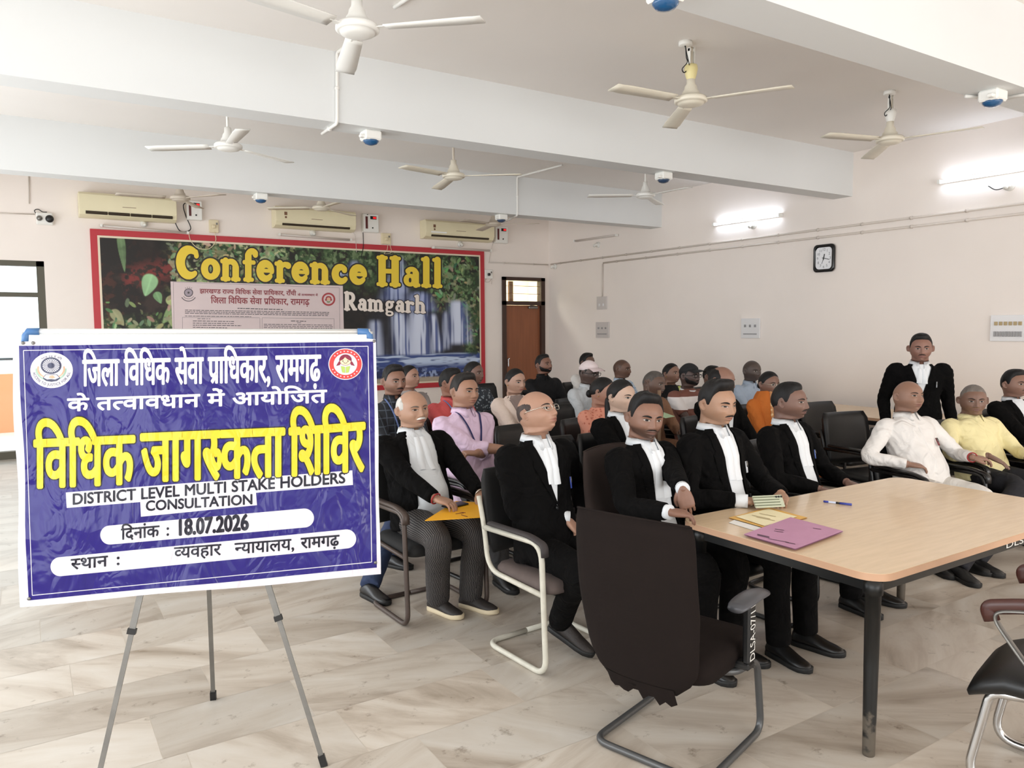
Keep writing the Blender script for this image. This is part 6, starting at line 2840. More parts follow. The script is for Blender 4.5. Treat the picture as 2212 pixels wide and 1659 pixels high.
    if P.get('crew'):
        mb = MB()
        a = np.arange(32) / 32 * 2 * PI
        nk = P.get('neck', 1.0)
        Q = N + (np.sin(a) * .072 * nk)[:, None] * X + (np.cos(a) * .075 * nk)[:, None] * Nf + (-.012 - .022 * np.cos(a))[:, None] * up
        mb.tube(Q, .009, 8, closed=True)
        mb.build('neckline', P['crew'], e)
    if P.get('lanyard'):
        mb = MB()
        for sx in (-1, 1):
            Q = [cen(.99) - Nf * .07 + X * sx * .03] + [cen(.985) + X * sx * .075 + Nf * .01] + [surf(v, sx * np.interp(v, [.5, .95], [.015, .082]), .009) for v in (.93, .85, .75, .65, .55)]
            mb.tube(crom(Q, 4), .007, 6, flat=.3)
        mb.build('lanyard', P['lanyard'], e)
    if P.get('drape'):
        dm, path, wd = P['drape']
        mb = MB()
        Pm = []
        k = 24
        pv = np.linspace(0, 1, k)
        vs = np.interp(pv, np.linspace(0, 1, len(path)), [q[0] for q in path])
        xs = np.interp(pv, np.linspace(0, 1, len(path)), [q[1] for q in path])
        for v, x in zip(vs, xs):
            for j, t in enumerate(np.linspace(-1, 1, 9)):
                Pm.append(surf(v, x + wd * t, .012 + .006 * math.sin(j * 2.4) - (.012 if abs(t) == 1 else 0)))
        mb.add(np.array(Pm), [(i * 9 + j, i * 9 + j + 1, (i + 1) * 9 + j + 1, (i + 1) * 9 + j) for i in range(k - 1) for j in range(8)], 0, True)
        # back fall
        Pm = []
        for i, v in enumerate(np.linspace(vs[0], .35, 10)):
            rx, rf, rb = dims(v)
            for t in np.linspace(-1, 1, 7):
                x = xs[0] + wd * t
                y = rb * (1 - min(abs(x) / rx, .985) ** 2.4) ** (1 / 2.4)
                Pm.append(cen(v) + X * x - Nf * (y + .010))
        mb.add(np.array(Pm), [(i * 7 + j, i * 7 + j + 1, (i + 1) * 7 + j + 1, (i + 1) * 7 + j) for i in range(9) for j in range(6)], 0, True)
        mb.build(P.get('drape_name', 'dupatta'), dm, e)
    # ---- trousers
    mb = MB()
    legm = P.get('legs_m', M_suit)
    kn, an = {}, {}
    if stand:
        for s, sx in (('R', 1), ('L', -1)):
            kn[s] = np.array([sx * .095, .02, .50])
            an[s] = np.array([sx * .11, 0, .09])
    else:
        for s, sx in (('R', 1), ('L', -1)):
            q = P.get('knee', {}).get(s, (sx * .125, .43, .515))
            kn[s] = np.array(q, float)
            q = P.get('foot', {}).get(s)
            if q is None:
                q = np.array([sx * .12, .46, .09])
            elif len(q) == 2:
                w_ = atz(q[0], q[1], .09)
                q = Rw.T @ (w_ - np.array([root[0], root[1], 0]))
            an[s] = np.array(q, float)
            an[s][2] += P.get('footz', {}).get(s, 0)
    mb.sphere((0, .0, zhip - .005), (.172 * g, .15, .105), 20)
    if stand:
        mb.sphere((0, 0, zhip + .03), (.165, .13, .12), 20)
    lw = P.get('legw', 1.0)
    legpaths = []
    for s, sx in (('R', 1), ('L', -1)):
        Q = crom([np.array([sx * .085, -.01, zhip - .02]), (np.array([sx * .085, 0, zhip]) + kn[s]) / 2 + [0, 0, .004], kn[s] + [0, -.012, .0], (kn[s] + an[s]) / 2 + [0, -.012, .02], an[s] + [0, -.01, -.015]], 6)
        legpaths.append(Q)
        mb.tube(Q, np.interp(np.linspace(0, 1, len(Q)), [0, .25, .5, .75, 1], np.array([.094, .086, .070, .066, .064]) * lw), 16)
    V, F = union(mb, .013, 4)
    mb = MB()
    n_ = np.sin(V @ np.array([17., 29., 43.]) + 3 * np.sin(V @ np.array([13., 9., -21.])))
    k_ = .2 if P.get('legs_m') is M_pin else 1
    V = V + np.stack([n_ * .004, n_ * .003, n_ * 0], 1) * k_
    mb.add(V, F, 0, True)
    to = mb.build(P.get('legs', 'trousers'), legm, e)
    if legm is M_pin:
        best = np.full(len(V), 1e9)
        ang = np.zeros(len(V))
        for Q in legpaths:
            T_ = np.gradient(Q, axis=0)
            T_ /= np.linalg.norm(T_, axis=1)[:, None]
            d = np.linalg.norm(V[:, None] - Q[None], axis=2)
            k = d.argmin(1)
            dd = V - Q[k]
            b_ = np.cross(T_[k], np.array([1.0, 0, 0]))
            an_ = np.arctan2(dd[:, 0], (dd * b_).sum(1)) / (2 * PI)
            m_ = d.min(1) < best
            best[m_] = d.min(1)[m_]
            ang[m_] = an_[m_]
        sa = to.data.attributes.new('stripe', 'FLOAT', 'POINT')
        sa.data.foreach_set('value', ang.astype(np.float32))
    # ---- shoes
    shm, som = P.get('shoe', (M_shoeb, M_soleb))
    for s, sx in (('R', 1), ('L', -1)):
        a = an[s]
        fy = math.radians(P.get('footyaw', {}).get(s, -sx * 10))
        fp = math.radians(P.get('footpitch', {}).get(s, 0))
        Rf = rotm('Z', fy) @ rotm('X', fp)
        # y from heel, half width, top height, at centre
        prof = [(-.082, .018, .05), (-.074, .032, .078), (-.04, .038, .098), (0, .039, .098), (.05, .042, .080), (.10, .047, .060), (.145, .044, .050), (.175, .032, .042), (.19, .012, .030)]
        mb = MB()
        rings = []
        for y, hwid, ht in prof:
            t = np.arange(14) / 14 * 2 * PI
            c_, s_ = np.cos(t), np.sin(t)
            zz = .012 + (ht - .012) * (.5 + .5 * np.sign(s_) * np.abs(s_) ** .75)
            rings.append(np.stack([hwid * np.sign(c_) * np.abs(c_) ** .8 * (1 - .25 * (s_ > .3)), np.full(14, y), zz], 1))
        mb.loft([(r @ Rf.T) + [a[0], a[1], a[2] - .09] for r in rings])
        so = mb.build('shoe', shm, e)
        mb = MB()
        rr = []
        for z, k in ((.0, .98), (.004, 1.05), (.020, 1.08), (.026, 1.0)):
            rr.append(np.array([(hw_ * k, y * 1.02 + .003, z + (.004 if y > .17 else 0)) for y, hw_, _ in prof] + [(-hw_ * k, y * 1.02 + .003, z + (.004 if y > .17 else 0)) for y, hw_, _ in prof[::-1]]))
        mb.loft([(r @ Rf.T) + [a[0], a[1], a[2] - .09] for r in rr])
        mb.build('sole', som, so)
    # ---- body: head, neck, trunk core, arms and hands as one skin
    mbb = MB()
    mbb.cols = []

    def to_local(Q):
        return (np.asarray(Q) * hs * np.array([1.055, 1.045, .94])) @ Rh.T + N + off
    neck_to = [(N + up * .028 - Nf * .004, X, Nf, .060 * P.get('neck', 1), .063 * P.get('neck', 1)), (N - up * .03, X, Nf, .063, .063), (cen(.9), X, Nf, .07, .055), (cen(.6), X, Nf, .10, .07), (cen(.1), X, Nf, .10, .07)]
    parts, proj = make_head(P, mbb, to_local, neck_to, f, far)
    sk = lin(P['skin'])
    for s, sx in (('R', 1), ('L', -1)):
        S, E, T = arm_pts[s]
        a = arms.get(s, {})
        bare = slv == 'short'
        k = 1.0 if bare or P.get('rolled') else .72
        path = [S - X * sx * .08, S, S + (E - S) * .5, E, E + (T - E) * .3, E + (T - E) * .7, T]
        rad = np.array([.035, .05, .045, .040, .042, .034, .026]) * k
        rad[-1] = .025
        rad[-2] = max(rad[-2], .024)
        Q = crom(path, 4)
        n0 = mbb.n
        mbb.tube(Q, np.interp(np.linspace(0, 1, len(Q)), np.linspace(0, 1, len(path)), rad), 12)
        mbb.cols.append(np.tile(sk * .97, (mbb.n - n0, 1)))
        n0 = mbb.n
        mbb.sphere(T, .0225, 12)
        mbb.cols.append(np.tile(sk * .95, (mbb.n - n0, 1)))
        HV, HF = hand_form(a.get('pose', 'rest'))
        HV = HV * np.array([1 if s == 'R' else -1, 1, 1]) * P.get('hand', 1.0)
        d = a.get('dir')
        bk = np.array(a.get('back', (0, .15, 1)), float)
        if d is None:
            d = (T - E) / np.linalg.norm(T - E)
        else:
            d = np.array(d, float)
            if a.get('px', True):          # given in room directions
                d = Rw.T @ d
                if 'back' in a:
                    bk = Rw.T @ bk
        Fm = frame_from(d, bk)
        Hn = HV @ Fm.T + T
        HF2 = HF if s == 'R' else [q[::-1] for q in HF]
        mbb.add(Hn, HF2, 0, True)
        mbb.cols.append(np.tile(sk * .94, (len(Hn), 1)))
        # cuffs
        if P.get('cuff') and slv == 'long' and not a.get('nocuff'):
            mb = MB()
            ax = (T - E) / np.linalg.norm(T - E)
            L = P.get('cuffl', .028)
            mb.tube([T - ax * .03, T - ax * .01, T + ax * L], [.032, .0355, .0355], 16)
            mb.build('shirt_cuff', P['cuff'], e)
        if a.get('bangle'):
            mb = MB()
            ax = (T - E) / np.linalg.norm(T - E)
            fr_ = frame_from(ax, (0, 0, 1))
            t = np.arange(20) / 20 * 2 * PI
            mb.tube(T + ax * .004 + (np.cos(t)[:, None] * fr_[:, 0] + np.sin(t)[:, None] * fr_[:, 2]) * .032, .0045, 6, closed=True)
            mb.build(a['bangle'][0], a['bangle'][1], e)
    ob = mbb.build('body', [skin_material('skin_%d_%d_%d' % tuple(P['skin']), P['skin']), M_scl, M_iris], e)
    at = ob.data.color_attributes.new('complexion', 'FLOAT_COLOR', 'POINT')
    C4 = np.concatenate(mbb.cols)
    at.data.foreach_set('color', np.hstack([C4, np.ones((len(C4), 1))]).astype(np.float32).ravel())
    for nm, mb, m in parts:
        if mb.n:
            mb.build(nm, m, e)
    info = dict(e=e, root=root, Rw=Rw, N=N, surf=surf, cen=cen, X=X, Nf=Nf, up=up, arm=arm_pts, rz=rz, wrl=lambda p: Rw @ np.asarray(p) + np.array([root[0], root[1], 0]))
    PEOPLE.append((P, info))
    return info
BLK, DKB = (19, 17, 17), (30, 26, 24)
M_pink_sh = cloth('pale_pink_cotton', (216, 190, 212), .75, .35)
M_red_sh = cloth('coral_cotton', (196, 84, 84), .75)
M_grey_sh = cloth('pale_grey_cotton', (196, 200, 204), .75)
M_blue_sh = cloth('pale_blue_cotton', (172, 186, 204), .75)
M_lblue = pattern_mat('light_blue_check', 'check', (206, 216, 226), (128, 160, 196))
M_black_sh = cloth('black_cotton', (22, 22, 24), .8)
M_brown_sh = cloth('tan_cotton', (132, 98, 76), .85)
M_yel_sh = cloth('pale_yellow_cotton', (226, 214, 164), .75, .4)
M_off = cloth('off_white_cotton', (222, 218, 214), .75, .4)
M_cream = cloth('cream_shawl', (220, 202, 190), .85)
M_peach = pattern_mat('peach_sari', 'floral', (206, 138, 116), (176, 100, 80))
M_check = pattern_mat('dark_check', 'check', (24, 27, 34), (70, 78, 90))
M_dpat = pattern_mat('dark_leaf_print', 'floral', (44, 50, 58), (140, 150, 156))
M_band = pattern_mat('banded_jersey', 'band', (118, 74, 62), (226, 220, 218))
M_pin = pattern_mat('pinstripe', 'pin', (26, 24, 25), (96, 90, 88))
M_orange = cloth('orange_dupatta', (190, 106, 44), .8, .3)
M_lime = cloth('lime_dupatta', (190, 204, 108), .8)
M_gscarf = cloth('grey_scarf', (150, 142, 140), .85)
M_mroon = cloth('maroon_cotton', (94, 44, 48), .85)
M_jean = cloth('denim', (52, 62, 88), .85)
M_grytr = cloth('grey_trousers', (70, 68, 68), .85)
M_offtr = cloth('off_white_trousers', (214, 210, 204), .8, .4)
M_navy = cloth('navy_lanyard', (44, 46, 92), .6, .1)
M_blue_l = cloth('blue_lanyard', (104, 122, 170), .6, .1)
M_steelw = mat('steel_bangle', (200, 196, 186), .25, metal=1)
M_red_th = mat('red_thread', (150, 40, 40), .8)

I = {}
L_ = lambda x, y, z: dict(at=(x, y, z), px=False)

I[1] = make_person(dict(px=(891, 884), D=4.72, yaw=2, lean=14, head=(3, 4, 3), skin=(171, 132, 109), label='seated older balding man with white moustache and open black coat holding a yellow folder',
    face=dict(fat=.7, old=1, wide=1.04, nose=1.08, taper=.20), girth=1.08, belly=.075, w=1.06, neck=1.14, hair='ring', hairc=(206, 202, 196), ring_lo=.72, vol=1.4, browc=(96, 88, 82), moustache=1.15, moustc=(214, 210, 204), eye=.72,
    top=M_suit, jacket=True, shirt=M_wshirt, vopen=(.3, .095), vtop=.07, shirt_bulge=.045, collar=M_wshirt, bands=(.50, .90, .062), legs_m=M_pin, legw=1.12,
    arms=dict(R=dict(at=(950, 1086, .715), dir=(.52, -.74, -.18), pose='rest', bangle=('bracelet', M_red_th)), L=dict(at=(1046, 1078, .70), pose='grip', bangle=('bangle', M_steelw))),
    foot=dict(R=(948, 1290), L=(1018, 1282)), footyaw=dict(R=14, L=22), shoe=(M_shoe, M_sole)))

I[2] = make_person(dict(px=(1158, 892), D=4.08, yaw=4, lean=9, head=(20, 20, -2), skin=(168, 129, 108), label='bald man with silver glasses in a black coat on the cream framed chair',
    face=dict(fat=.45, wide=1.0, nose=1.05), w=1.02, neck=1.1, hair='ring', hairc=(60, 48, 44), ring_lo=.95, vol=.45, browc=(40, 30, 28), glasses='silver', lip=1.1, gaze=.4, girth=1.0, belly=.02,
    top=M_suit, jacket=True, vopen=(.36, 0), vtop=.06, collar=M_wshirt, bands=(.55, .90, .05), cuff=M_wshirt, cuffl=.02, button=True,
    arms=dict(R=dict(at=(1222, 1118, .70), dir=(.45, -.5, -.75), pose='fold'), L=dict(at=(1262, 1110, .68), dir=(-.3, -.55, -.7), pose='rest')),
    foot=dict(R=(1212, 1372), L=(1300, 1330)), footyaw=dict(R=25, L=0), footpitch=dict(R=-24), footz=dict(R=.085), shoe=(M_shoe, M_soleb)))

I[3] = make_person(dict(px=(1394, 902), D=4.1, yaw=8, lean=9, head=(-19, -3, -5), skin=(133, 97, 80), label='young man with thick black hair and stubble looking at the camera, behind the office chair',
    face=dict(fat=.35, taper=.20, brow=1.3, wide=1.03), w=1.04, neck=1.12, hair='short', hairc=BLK, hairline=.70, vol=1.25, quiff=1.25, part=.8, stubble=.95, moustache=.6, browt=1.35, eye=1.0, lip=.8,
    top=M_suit, jacket=True, vopen=(.3, .058), vtop=.064, collar=M_wshirt, bands=(.42, .90, .066), cuff=M_wshirt, cuffl=.012,
    arms=dict(R=dict(at=(1444, 1106, 3.62), px='D', dir=(.84, -.48, -.12), pose='rest', pole=(.5, -.4, -.8)), L=dict(at=(1492, 1090, 3.55), px='D', dir=(.1, -.30, -1), back=(-.5, -.8, 0), pose='rest', bangle=('bangle', M_steelw))),
    foot=dict(R=(.12, .42, .09), L=(-.12, .42, .09))))

I[4] = make_person(dict(px=(1549, 872), D=4.28, yaw=4, lean=8, head=(-4, -4, 0), skin=(164, 127, 103), label='man with neat moustache in a black coat holding a striped phone',
    face=dict(fat=.6, wide=1.03, taper=.22, nose=1.05), w=1.05, neck=1.15, hair='short', hairc=BLK, hairline=.74, vol=1.35, quiff=1.5, moustache=.85, browt=1.2, eye=.62, lip=1.0, girth=1.03, belly=.03,
    top=M_suit, jacket=True, vopen=(.3, .05), vtop=.06, collar=M_wshirt, bands=(.48, .90, .054), cuff=M_wshirt, cuffl=.05,
    arms=dict(R=dict(at=(1594, 1081, 4.02), px='D', dir=(.84, -.5, -.05), pose='grip'), L=dict(at=(1688, 1068, 4.10), px='D', dir=(-.75, -.55, -.1), pose='grip', nocuff=True))))

I[5] = make_person(dict(px=(1704, 868), D=4.95, yaw=6, lean=9, head=(14, 3, 0), skin=(118, 88, 76), label='dark man with moustache in a black coat, farthest along the table',
    face=dict(fat=.4, nose=1.1, brow=1.1), w=1.05, neck=1.12, hair='short', hairc=BLK, hairline=.82, vol=.85, quiff=.8, moustache=.85, stubble=.35, eye=.9, gaze=.3,
    top=M_suit, jacket=True, vopen=(.3, .055), vtop=.062, collar=M_wshirt, bands=(.44, .88, .058), belly=.03,
    arms=dict(R=dict(at=(1772, 1058, .71), dir=(.6, -.7, -.2), pose='fold'), L=dict(at=(1830, 1042, .70), dir=(.15, -.9, -.25), pose='rest'))))

I[6] = make_person(dict(px=(1989, 752), D=6.75, yaw=-48, lean=-2, head=(-54, -2, 0), stand=True, skin=(140, 102, 88), label='standing man with moustache in a black coat near the right wall',
    face=dict(fat=.35, taper=.2, wide=1.02), w=1.06, neck=1.1, hair='short', hairc=BLK, hairline=.78, moustache=.8, browt=1.2, eye=.9, vol=1.0,
    top=M_suit, jacket=True, vopen=(.34, 0), vtop=.062, collar=M_wshirt, bands=(.62, .9, .05), arms=dict(R=dict(at=(.27, .06, .82), px=False, pole=(.2, -1, 0)), L=dict(at=(-.27, .06, .82), px=False, pole=(-.2, -1, 0)))))

I[7] = make_person(dict(px=(1961, 857), D=5.6, yaw=-16, lean=19, head=(-16, 8, -4), skin=(141, 106, 88), label='bald man in an off-white shirt leaning back at the right end of the table',
    face=dict(fat=.6, wide=1.02, taper=.2, nose=1.08), w=1.04, neck=1.12, girth=1.05, belly=.06, hair='ring', hairc=(92, 76, 66), ring_lo=1.25, vol=.25, browc=(50, 40, 36), eye=.8, stubble=.15, moustache=0,
    top=M_off, collar=M_off, placket=M_off, legs_m=M_offtr,
    arms=dict(R=dict(at=(1962, 1003, 5.35), px='D', dir=(.75, -.55, -.12), pose='rest', pole=(1, -.5, -.2)), L=dict(at=(2100, 988, 5.35), px='D', dir=(.75, -.5, -.1), pose='rest', bangle=('bracelet', M_red_th))),
    foot=dict(R=(.12, .26, .09), L=(-.12, .28, .09))))

I[8] = make_person(dict(px=(2102, 864), D=5.95, yaw=-18, lean=16, head=(-50, -2, 0), skin=(120, 90, 76), label='dark grey-haired man in a pale yellow shirt facing the camera',
    face=dict(fat=.6, wide=1.04, taper=.18, nose=1.1, old=.4), w=1.08, neck=1.15, girth=1.06, belly=.05, hair='short', hairc=(112, 104, 98), hairline=.86, vol=.35, quiff=.3, browc=(30, 26, 24), eye=.85, lip=.8,
    top=M_yel_sh, collar=M_yel_sh, placket=M_yel_sh, legs_m=cloth('charcoal_trousers', (36, 36, 40)),
    arms=dict(R=dict(at=(2136, 985, 5.55), px='D', dir=(.45, -.75, -.45), pose='flat'), L=dict(at=(2225, 985, 5.6), px='D', pose='rest')),
    foot=dict(R=(2072, 1222), L=(2110, 1205))))

I[9] = make_person(dict(px=(2191, 830), D=6.7, yaw=-12, lean=12, head=(-18, 4, 0), skin=(135, 101, 86), label='man with moustache in a black coat cut by the right picture edge',
    face=dict(fat=.4), hair='short', hairc=BLK, hairline=.80, moustache=.6, w=1.04, top=M_suit, jacket=True, vopen=(.34, 0), vtop=.062, collar=M_wshirt))

I[10] = make_person(dict(px=(1003, 846), D=5.45, yaw=6, lean=14, head=(10, 4, -3), skin=(158, 118, 96), label='man in a pale pink shirt with dark lanyard and folded arms',
    face=dict(fat=.55, wide=1.03, taper=.2), w=1.06, neck=1.12, girth=1.06, belly=.03, hair='short', hairc=DKB, hairline=.74, vol=1.2, quiff=1.1, eye=.8, browt=1.2,
    top=M_pink_sh, collar=M_pink_sh, placket=M_pink_sh, rolled=True, lanyard=M_navy, legs_m=M_grytr,
    arms=dict(R=dict(at=(-.10, .27, .86), px=False, dir=(-.95, .2, .05), pose='fold', bangle=('watch', M_steelw)), L=dict(at=(.12, .19, .85), px=False, dir=(.95, -.1, .1), pose='fold'))))

I[11] = make_person(dict(px=(975, 828), D=6.5, yaw=12, lean=9, head=(28, 2, 0), skin=(147, 105, 86), label='man in a coral red shirt partly hidden behind the pink shirt',
    hair='short', hairc=BLK, hairline=.80, vol=.95, w=.98, top=M_red_sh, collar=M_red_sh, lanyard=M_blue_l, legs_m=M_jean))

I[12] = make_person(dict(px=(851, 823), D=6.1, yaw=4, lean=8, head=(4, 0, 0), skin=(133, 97, 80), label='man with moustache in a dark checked shirt behind the banner edge',
    face=dict(fat=.4), hair='short', hairc=BLK, hairline=.76, vol=1.05, moustache=.9, stubble=.4, browt=1.2, w=1.04, top=M_check, collar=M_check, lanyard=M_blue_l, legs_m=M_jean, foot=dict(R=(800, 1262), L=(843, 1196)), footyaw=dict(R=8, L=24)))

I[13] = make_person(dict(px=(884, 815), D=7.4, yaw=8, lean=8, head=(28, 8, 0), skin=(157, 119, 101), label='woman with dark pulled-back hair and a grey scarf behind the old man',
    hs=.94, w=.86, face=dict(nose=.9, taper=.3, brow=.4), hair='bun', hairc=BLK, top=M_gscarf, drape=(M_gscarf, [(.93, -.12), (.6, 0), (.3, .08)], .09), drape_name='scarf', legs_m=M_mroon, legs='salwar'))

I[14] = make_person(dict(px=(1023, 806), D=7.7, yaw=8, lean=8, head=(24, 2, 0), skin=(114, 84, 72), label='woman in a dark leaf-patterned dress by the red mural border',
    hs=.95, w=.88, face=dict(nose=.9, brow=.4), hair='bun', hairc=BLK, top=M_dpat, drape=(M_dpat, [(.93, -.12), (.6, -.06), (.3, .02)], .1), legs_m=M_dpat, legs='salwar'))

I[15] = make_person(dict(px=(1113, 824), D=6.9, yaw=-2, lean=10, head=(4, -2, 0), skin=(172, 136, 117), label='young woman with tied dark hair and a cream shawl',
    hs=.95, w=.88, face=dict(nose=.85, taper=.3, brow=.3, wide=.97), hair='bun', hairc=BLK, eye=1.15, lip=1.4, earring=True, top=M_cream, jacket=True, garment='shawl', inner='kurta_front', shirt=cloth('grey_kurta', (138, 122, 116)), vopen=(.40, 0), vtop=.075, legs_m=M_mroon, legs='salwar'))

I[16] = make_person(dict(px=(1174, 788), D=9.2, yaw=2, lean=12, head=(10, 8, 3), skin=(130, 92, 76), label='bearded man in a black shirt in front of the brown door',
    hair='short', hairc=BLK, hairline=.80, vol=.8, beard=True, moustache=.8, w=1.06, top=M_black_sh, collar=M_black_sh, placket=M_black_sh))

I[17] = make_person(dict(px=(1272, 806), D=7.95, yaw=8, lean=2, head=(12, -4, 0), skin=(83, 64, 57), label='dark man in a white cap and black glasses wearing a pale grey shirt',
    face=dict(taper=.34, fat=0, old=.5), hair='short', hairc=BLK, vol=.5, cap=(222, 206, 206), capb=(214, 196, 196), glasses='black', w=1.0, neck=.95, top=M_grey_sh, collar=M_grey_sh, placket=M_grey_sh, legs_m=M_grytr))

I[18] = make_person(dict(px=(1268, 783), D=10.4, yaw=8, lean=4, head=(14, 0, 0), skin=(107, 79, 66), label='black-haired man in white hidden behind the man with the white cap',
    hair='short', hairc=BLK, hairline=.76, w=1.05, top=M_off, collar=M_off, legs_m=M_grytr))

I[19] = make_person(dict(px=(1343, 797), D=9.4, yaw=12, lean=6, head=(22, 0, 0), skin=(110, 80, 66), label='man with shaved head in a light blue checked shirt',
    hair='none', buzz=.42, w=1.0, face=dict(taper=.28), top=M_lblue, collar=M_lblue, legs_m=M_jean))

I[20] = make_person(dict(px=(1302, 846), D=6.2, yaw=12, lean=4, head=(30, -4, 0), skin=(159, 119, 101), label='woman in a peach printed sari beside the woman lawyer',
    hs=.95, w=.92, girth=1.08, face=dict(nose=.9, fat=.5, brow=.4), hair='bun', hairc=BLK, earring=True, top=M_peach, drape=(M_peach, [(.94, -.1), (.7, -.05), (.4, .05)], .11), drape_name='sari_fall', legs_m=M_peach, legs='sari'))

I[21] = make_person(dict(px=(1342, 857), D=5.35, yaw=2, lean=9, head=(6, 0, 0), skin=(194, 163, 144), label='woman lawyer with loose black hair in black coat and white collar',
    hs=.96, w=.9, face=dict(nose=.88, taper=.27, brow=.3), hair='long', hairc=BLK, vol=1.25, eye=1.1, lip=1.3, top=M_suit, jacket=True, vopen=(.3, .03), vtop=.058, collar=M_wshirt, bands=(.5, .9, .05)))

I[22] = make_person(dict(px=(1412, 829), D=7.3, yaw=8, lean=-2, head=(16, -4, -9), skin=(104, 80, 69), label='old man in tan resting his cheek on his hand',
    face=dict(old=1, fat=0, taper=.3), hair='short', hairc=(86, 80, 76), hairline=.86, vol=.5, quiff=.3, moustache=.7, moustc=(130, 124, 118), w=.98, top=M_brown_sh, collar=M_brown_sh, legs_m=M_brown_sh,
    arms=dict(R=dict(at=(1397, 858, 1.05), dir=(.12, .1, 1), back=(.9, -.4, 0), pose='flat', pole=(.3, .2, -1)), L=dict(at=(-.02, .36, .72), px=False))))

I[23] = make_person(dict(px=(1450, 807), D=8.6, yaw=4, lean=6, head=(4, 6, 0), skin=(133, 99, 83), label='woman in black with a lime green dupatta',
    hs=.94, w=.88, face=dict(nose=.9, brow=.4), hair='bun', hairc=BLK, top=M_black_sh, drape=(M_lime, [(.95, -.12), (.75, -.10), (.5, -.08)], .06), legs_m=M_black_sh, legs='salwar', earring=True))

I[24] = make_person(dict(px=(1489, 812), D=7.95, yaw=4, lean=7, head=(6, 3, 0), skin=(82, 63, 57), label='bearded man in a black cap and a brown and white banded T-shirt',
    hair='short', hairc=BLK, vol=.5, cap=(22, 22, 24), glasses='black', beard=True, moustache=.8, w=1.1, girth=1.05, top=M_band, sleeve='short', crew=M_wshirt, legs_m=M_jean, garment='t_shirt', zhip=.555))

I[25] = make_person(dict(px=(1558, 822), D=6.3, yaw=6, lean=6, head=(12, -6, 0), skin=(139, 103, 87), label='balding man mostly hidden behind the moustached man with the phone',
    hair='ring', hairc=BLK, ring_lo=.55, vol=.8, w=1.04, top=M_suit, jacket=True, vopen=(.34, 0), vtop=.062, collar=M_wshirt))

I[26] = make_person(dict(px=(1537, 813), D=9.3, yaw=6, lean=6, head=(8, -2, 0), skin=(124, 92, 78), label='dark-haired person only glimpsed behind the balding head',
    hair='short', hairc=BLK, vol=1.0, w=.98, top=M_black_sh, collar=M_black_sh))

I[27] = make_person(dict(px=(1624, 801), D=8.5, yaw=-4, lean=6, head=(-8, 0, 0), skin=(83, 69, 63), label='dark old man with cropped grey hair in a pale blue shirt',
    face=dict(old=1, fat=.1), hair='none', buzz=.25, browc=(70, 66, 64), w=1.02, top=M_blue_sh, collar=M_blue_sh, placket=M_blue_sh, legs_m=M_grytr))

I[28] = make_person(dict(px=(1661, 829), D=7.2, yaw=-6, lean=6, head=(-10, -2, 0), skin=(126, 93, 79), label='woman with thin glasses wrapped in an orange dupatta',
    hs=.95, w=.88, face=dict(nose=.9, brow=.4), hair='bun', hairc=BLK, glasses='silver', bindi=True, top=M_orange, legs_m=M_orange, legs='salwar'))


def cape(info):
    """orange cloth hanging as a broad cape from the neck to the lap, with a printed border"""
    e, N, cen, X, Nf, up = (info[k] for k in ('e', 'N', 'cen', 'X', 'Nf', 'up'))
    rows = []
    V0 = np.linspace(1.12, .06, 16)
    na = 36
    a = np.radians(np.linspace(25, 335, na))
    for i, v in enumerate(V0):
        t = i / 15
        rx = .085 + .20 * t ** .75
        ry = .095 + .12 * t ** .8
        c = N + (cen(.5) - N) * (1.0 - v) * 2
        fold = .010 * np.sin(a * 9 + t * 2) * t
        rows.append(c + (np.sin(a) * (rx + fold))[:, None] * X + (np.cos(a) * (ry + fold) + .02 * t)[:, None] * Nf)
    mb = MB()
    mb.loft(rows, closed=False, caps=False)
    mb.build('dupatta', M_orange, e)
    bm_ = pattern_mat('dupatta_border', 'floral', (196, 140, 92), (226, 196, 150))
    for k in (0, na - 1):
        mb = MB()
        P_ = [r[k] + Nf * .006 for r in rows]
        mb.tube(np.array(P_), .014, 6, flat=.5)
        mb.build('dupatta_border', bm_, e)


cape(I[28])

# ------------------------------------------------------------------ chairs under everybody
protos = {
    'brown': make_chair('visitor_chair', '', M_frmd, M_bfab, M_bfab, M_frmd),
    'cream': make_chair('visitor_chair', '', M_frmc, M_brnf, M_bfab, mat('dark_arm_pad', (52, 46, 46), .7)),
    'black': make_chair('visitor_chair', '', M_frmb, M_leather, M_leather, M_frmb),
}
used = set()


def chair_at(kind, x, y, rz, label, group=None):
    g = group or 'cantilever visitor chairs'
    if kind not in used:
        used.add(kind)
        o = protos[kind]
        o.location = (x, y, 0)
        o.rotation_euler = (0, 0, rz)
        o['label'] = label
        o['group'] = g
        return o
    return dup(protos[kind], (x, y, 0), rz, label, g)


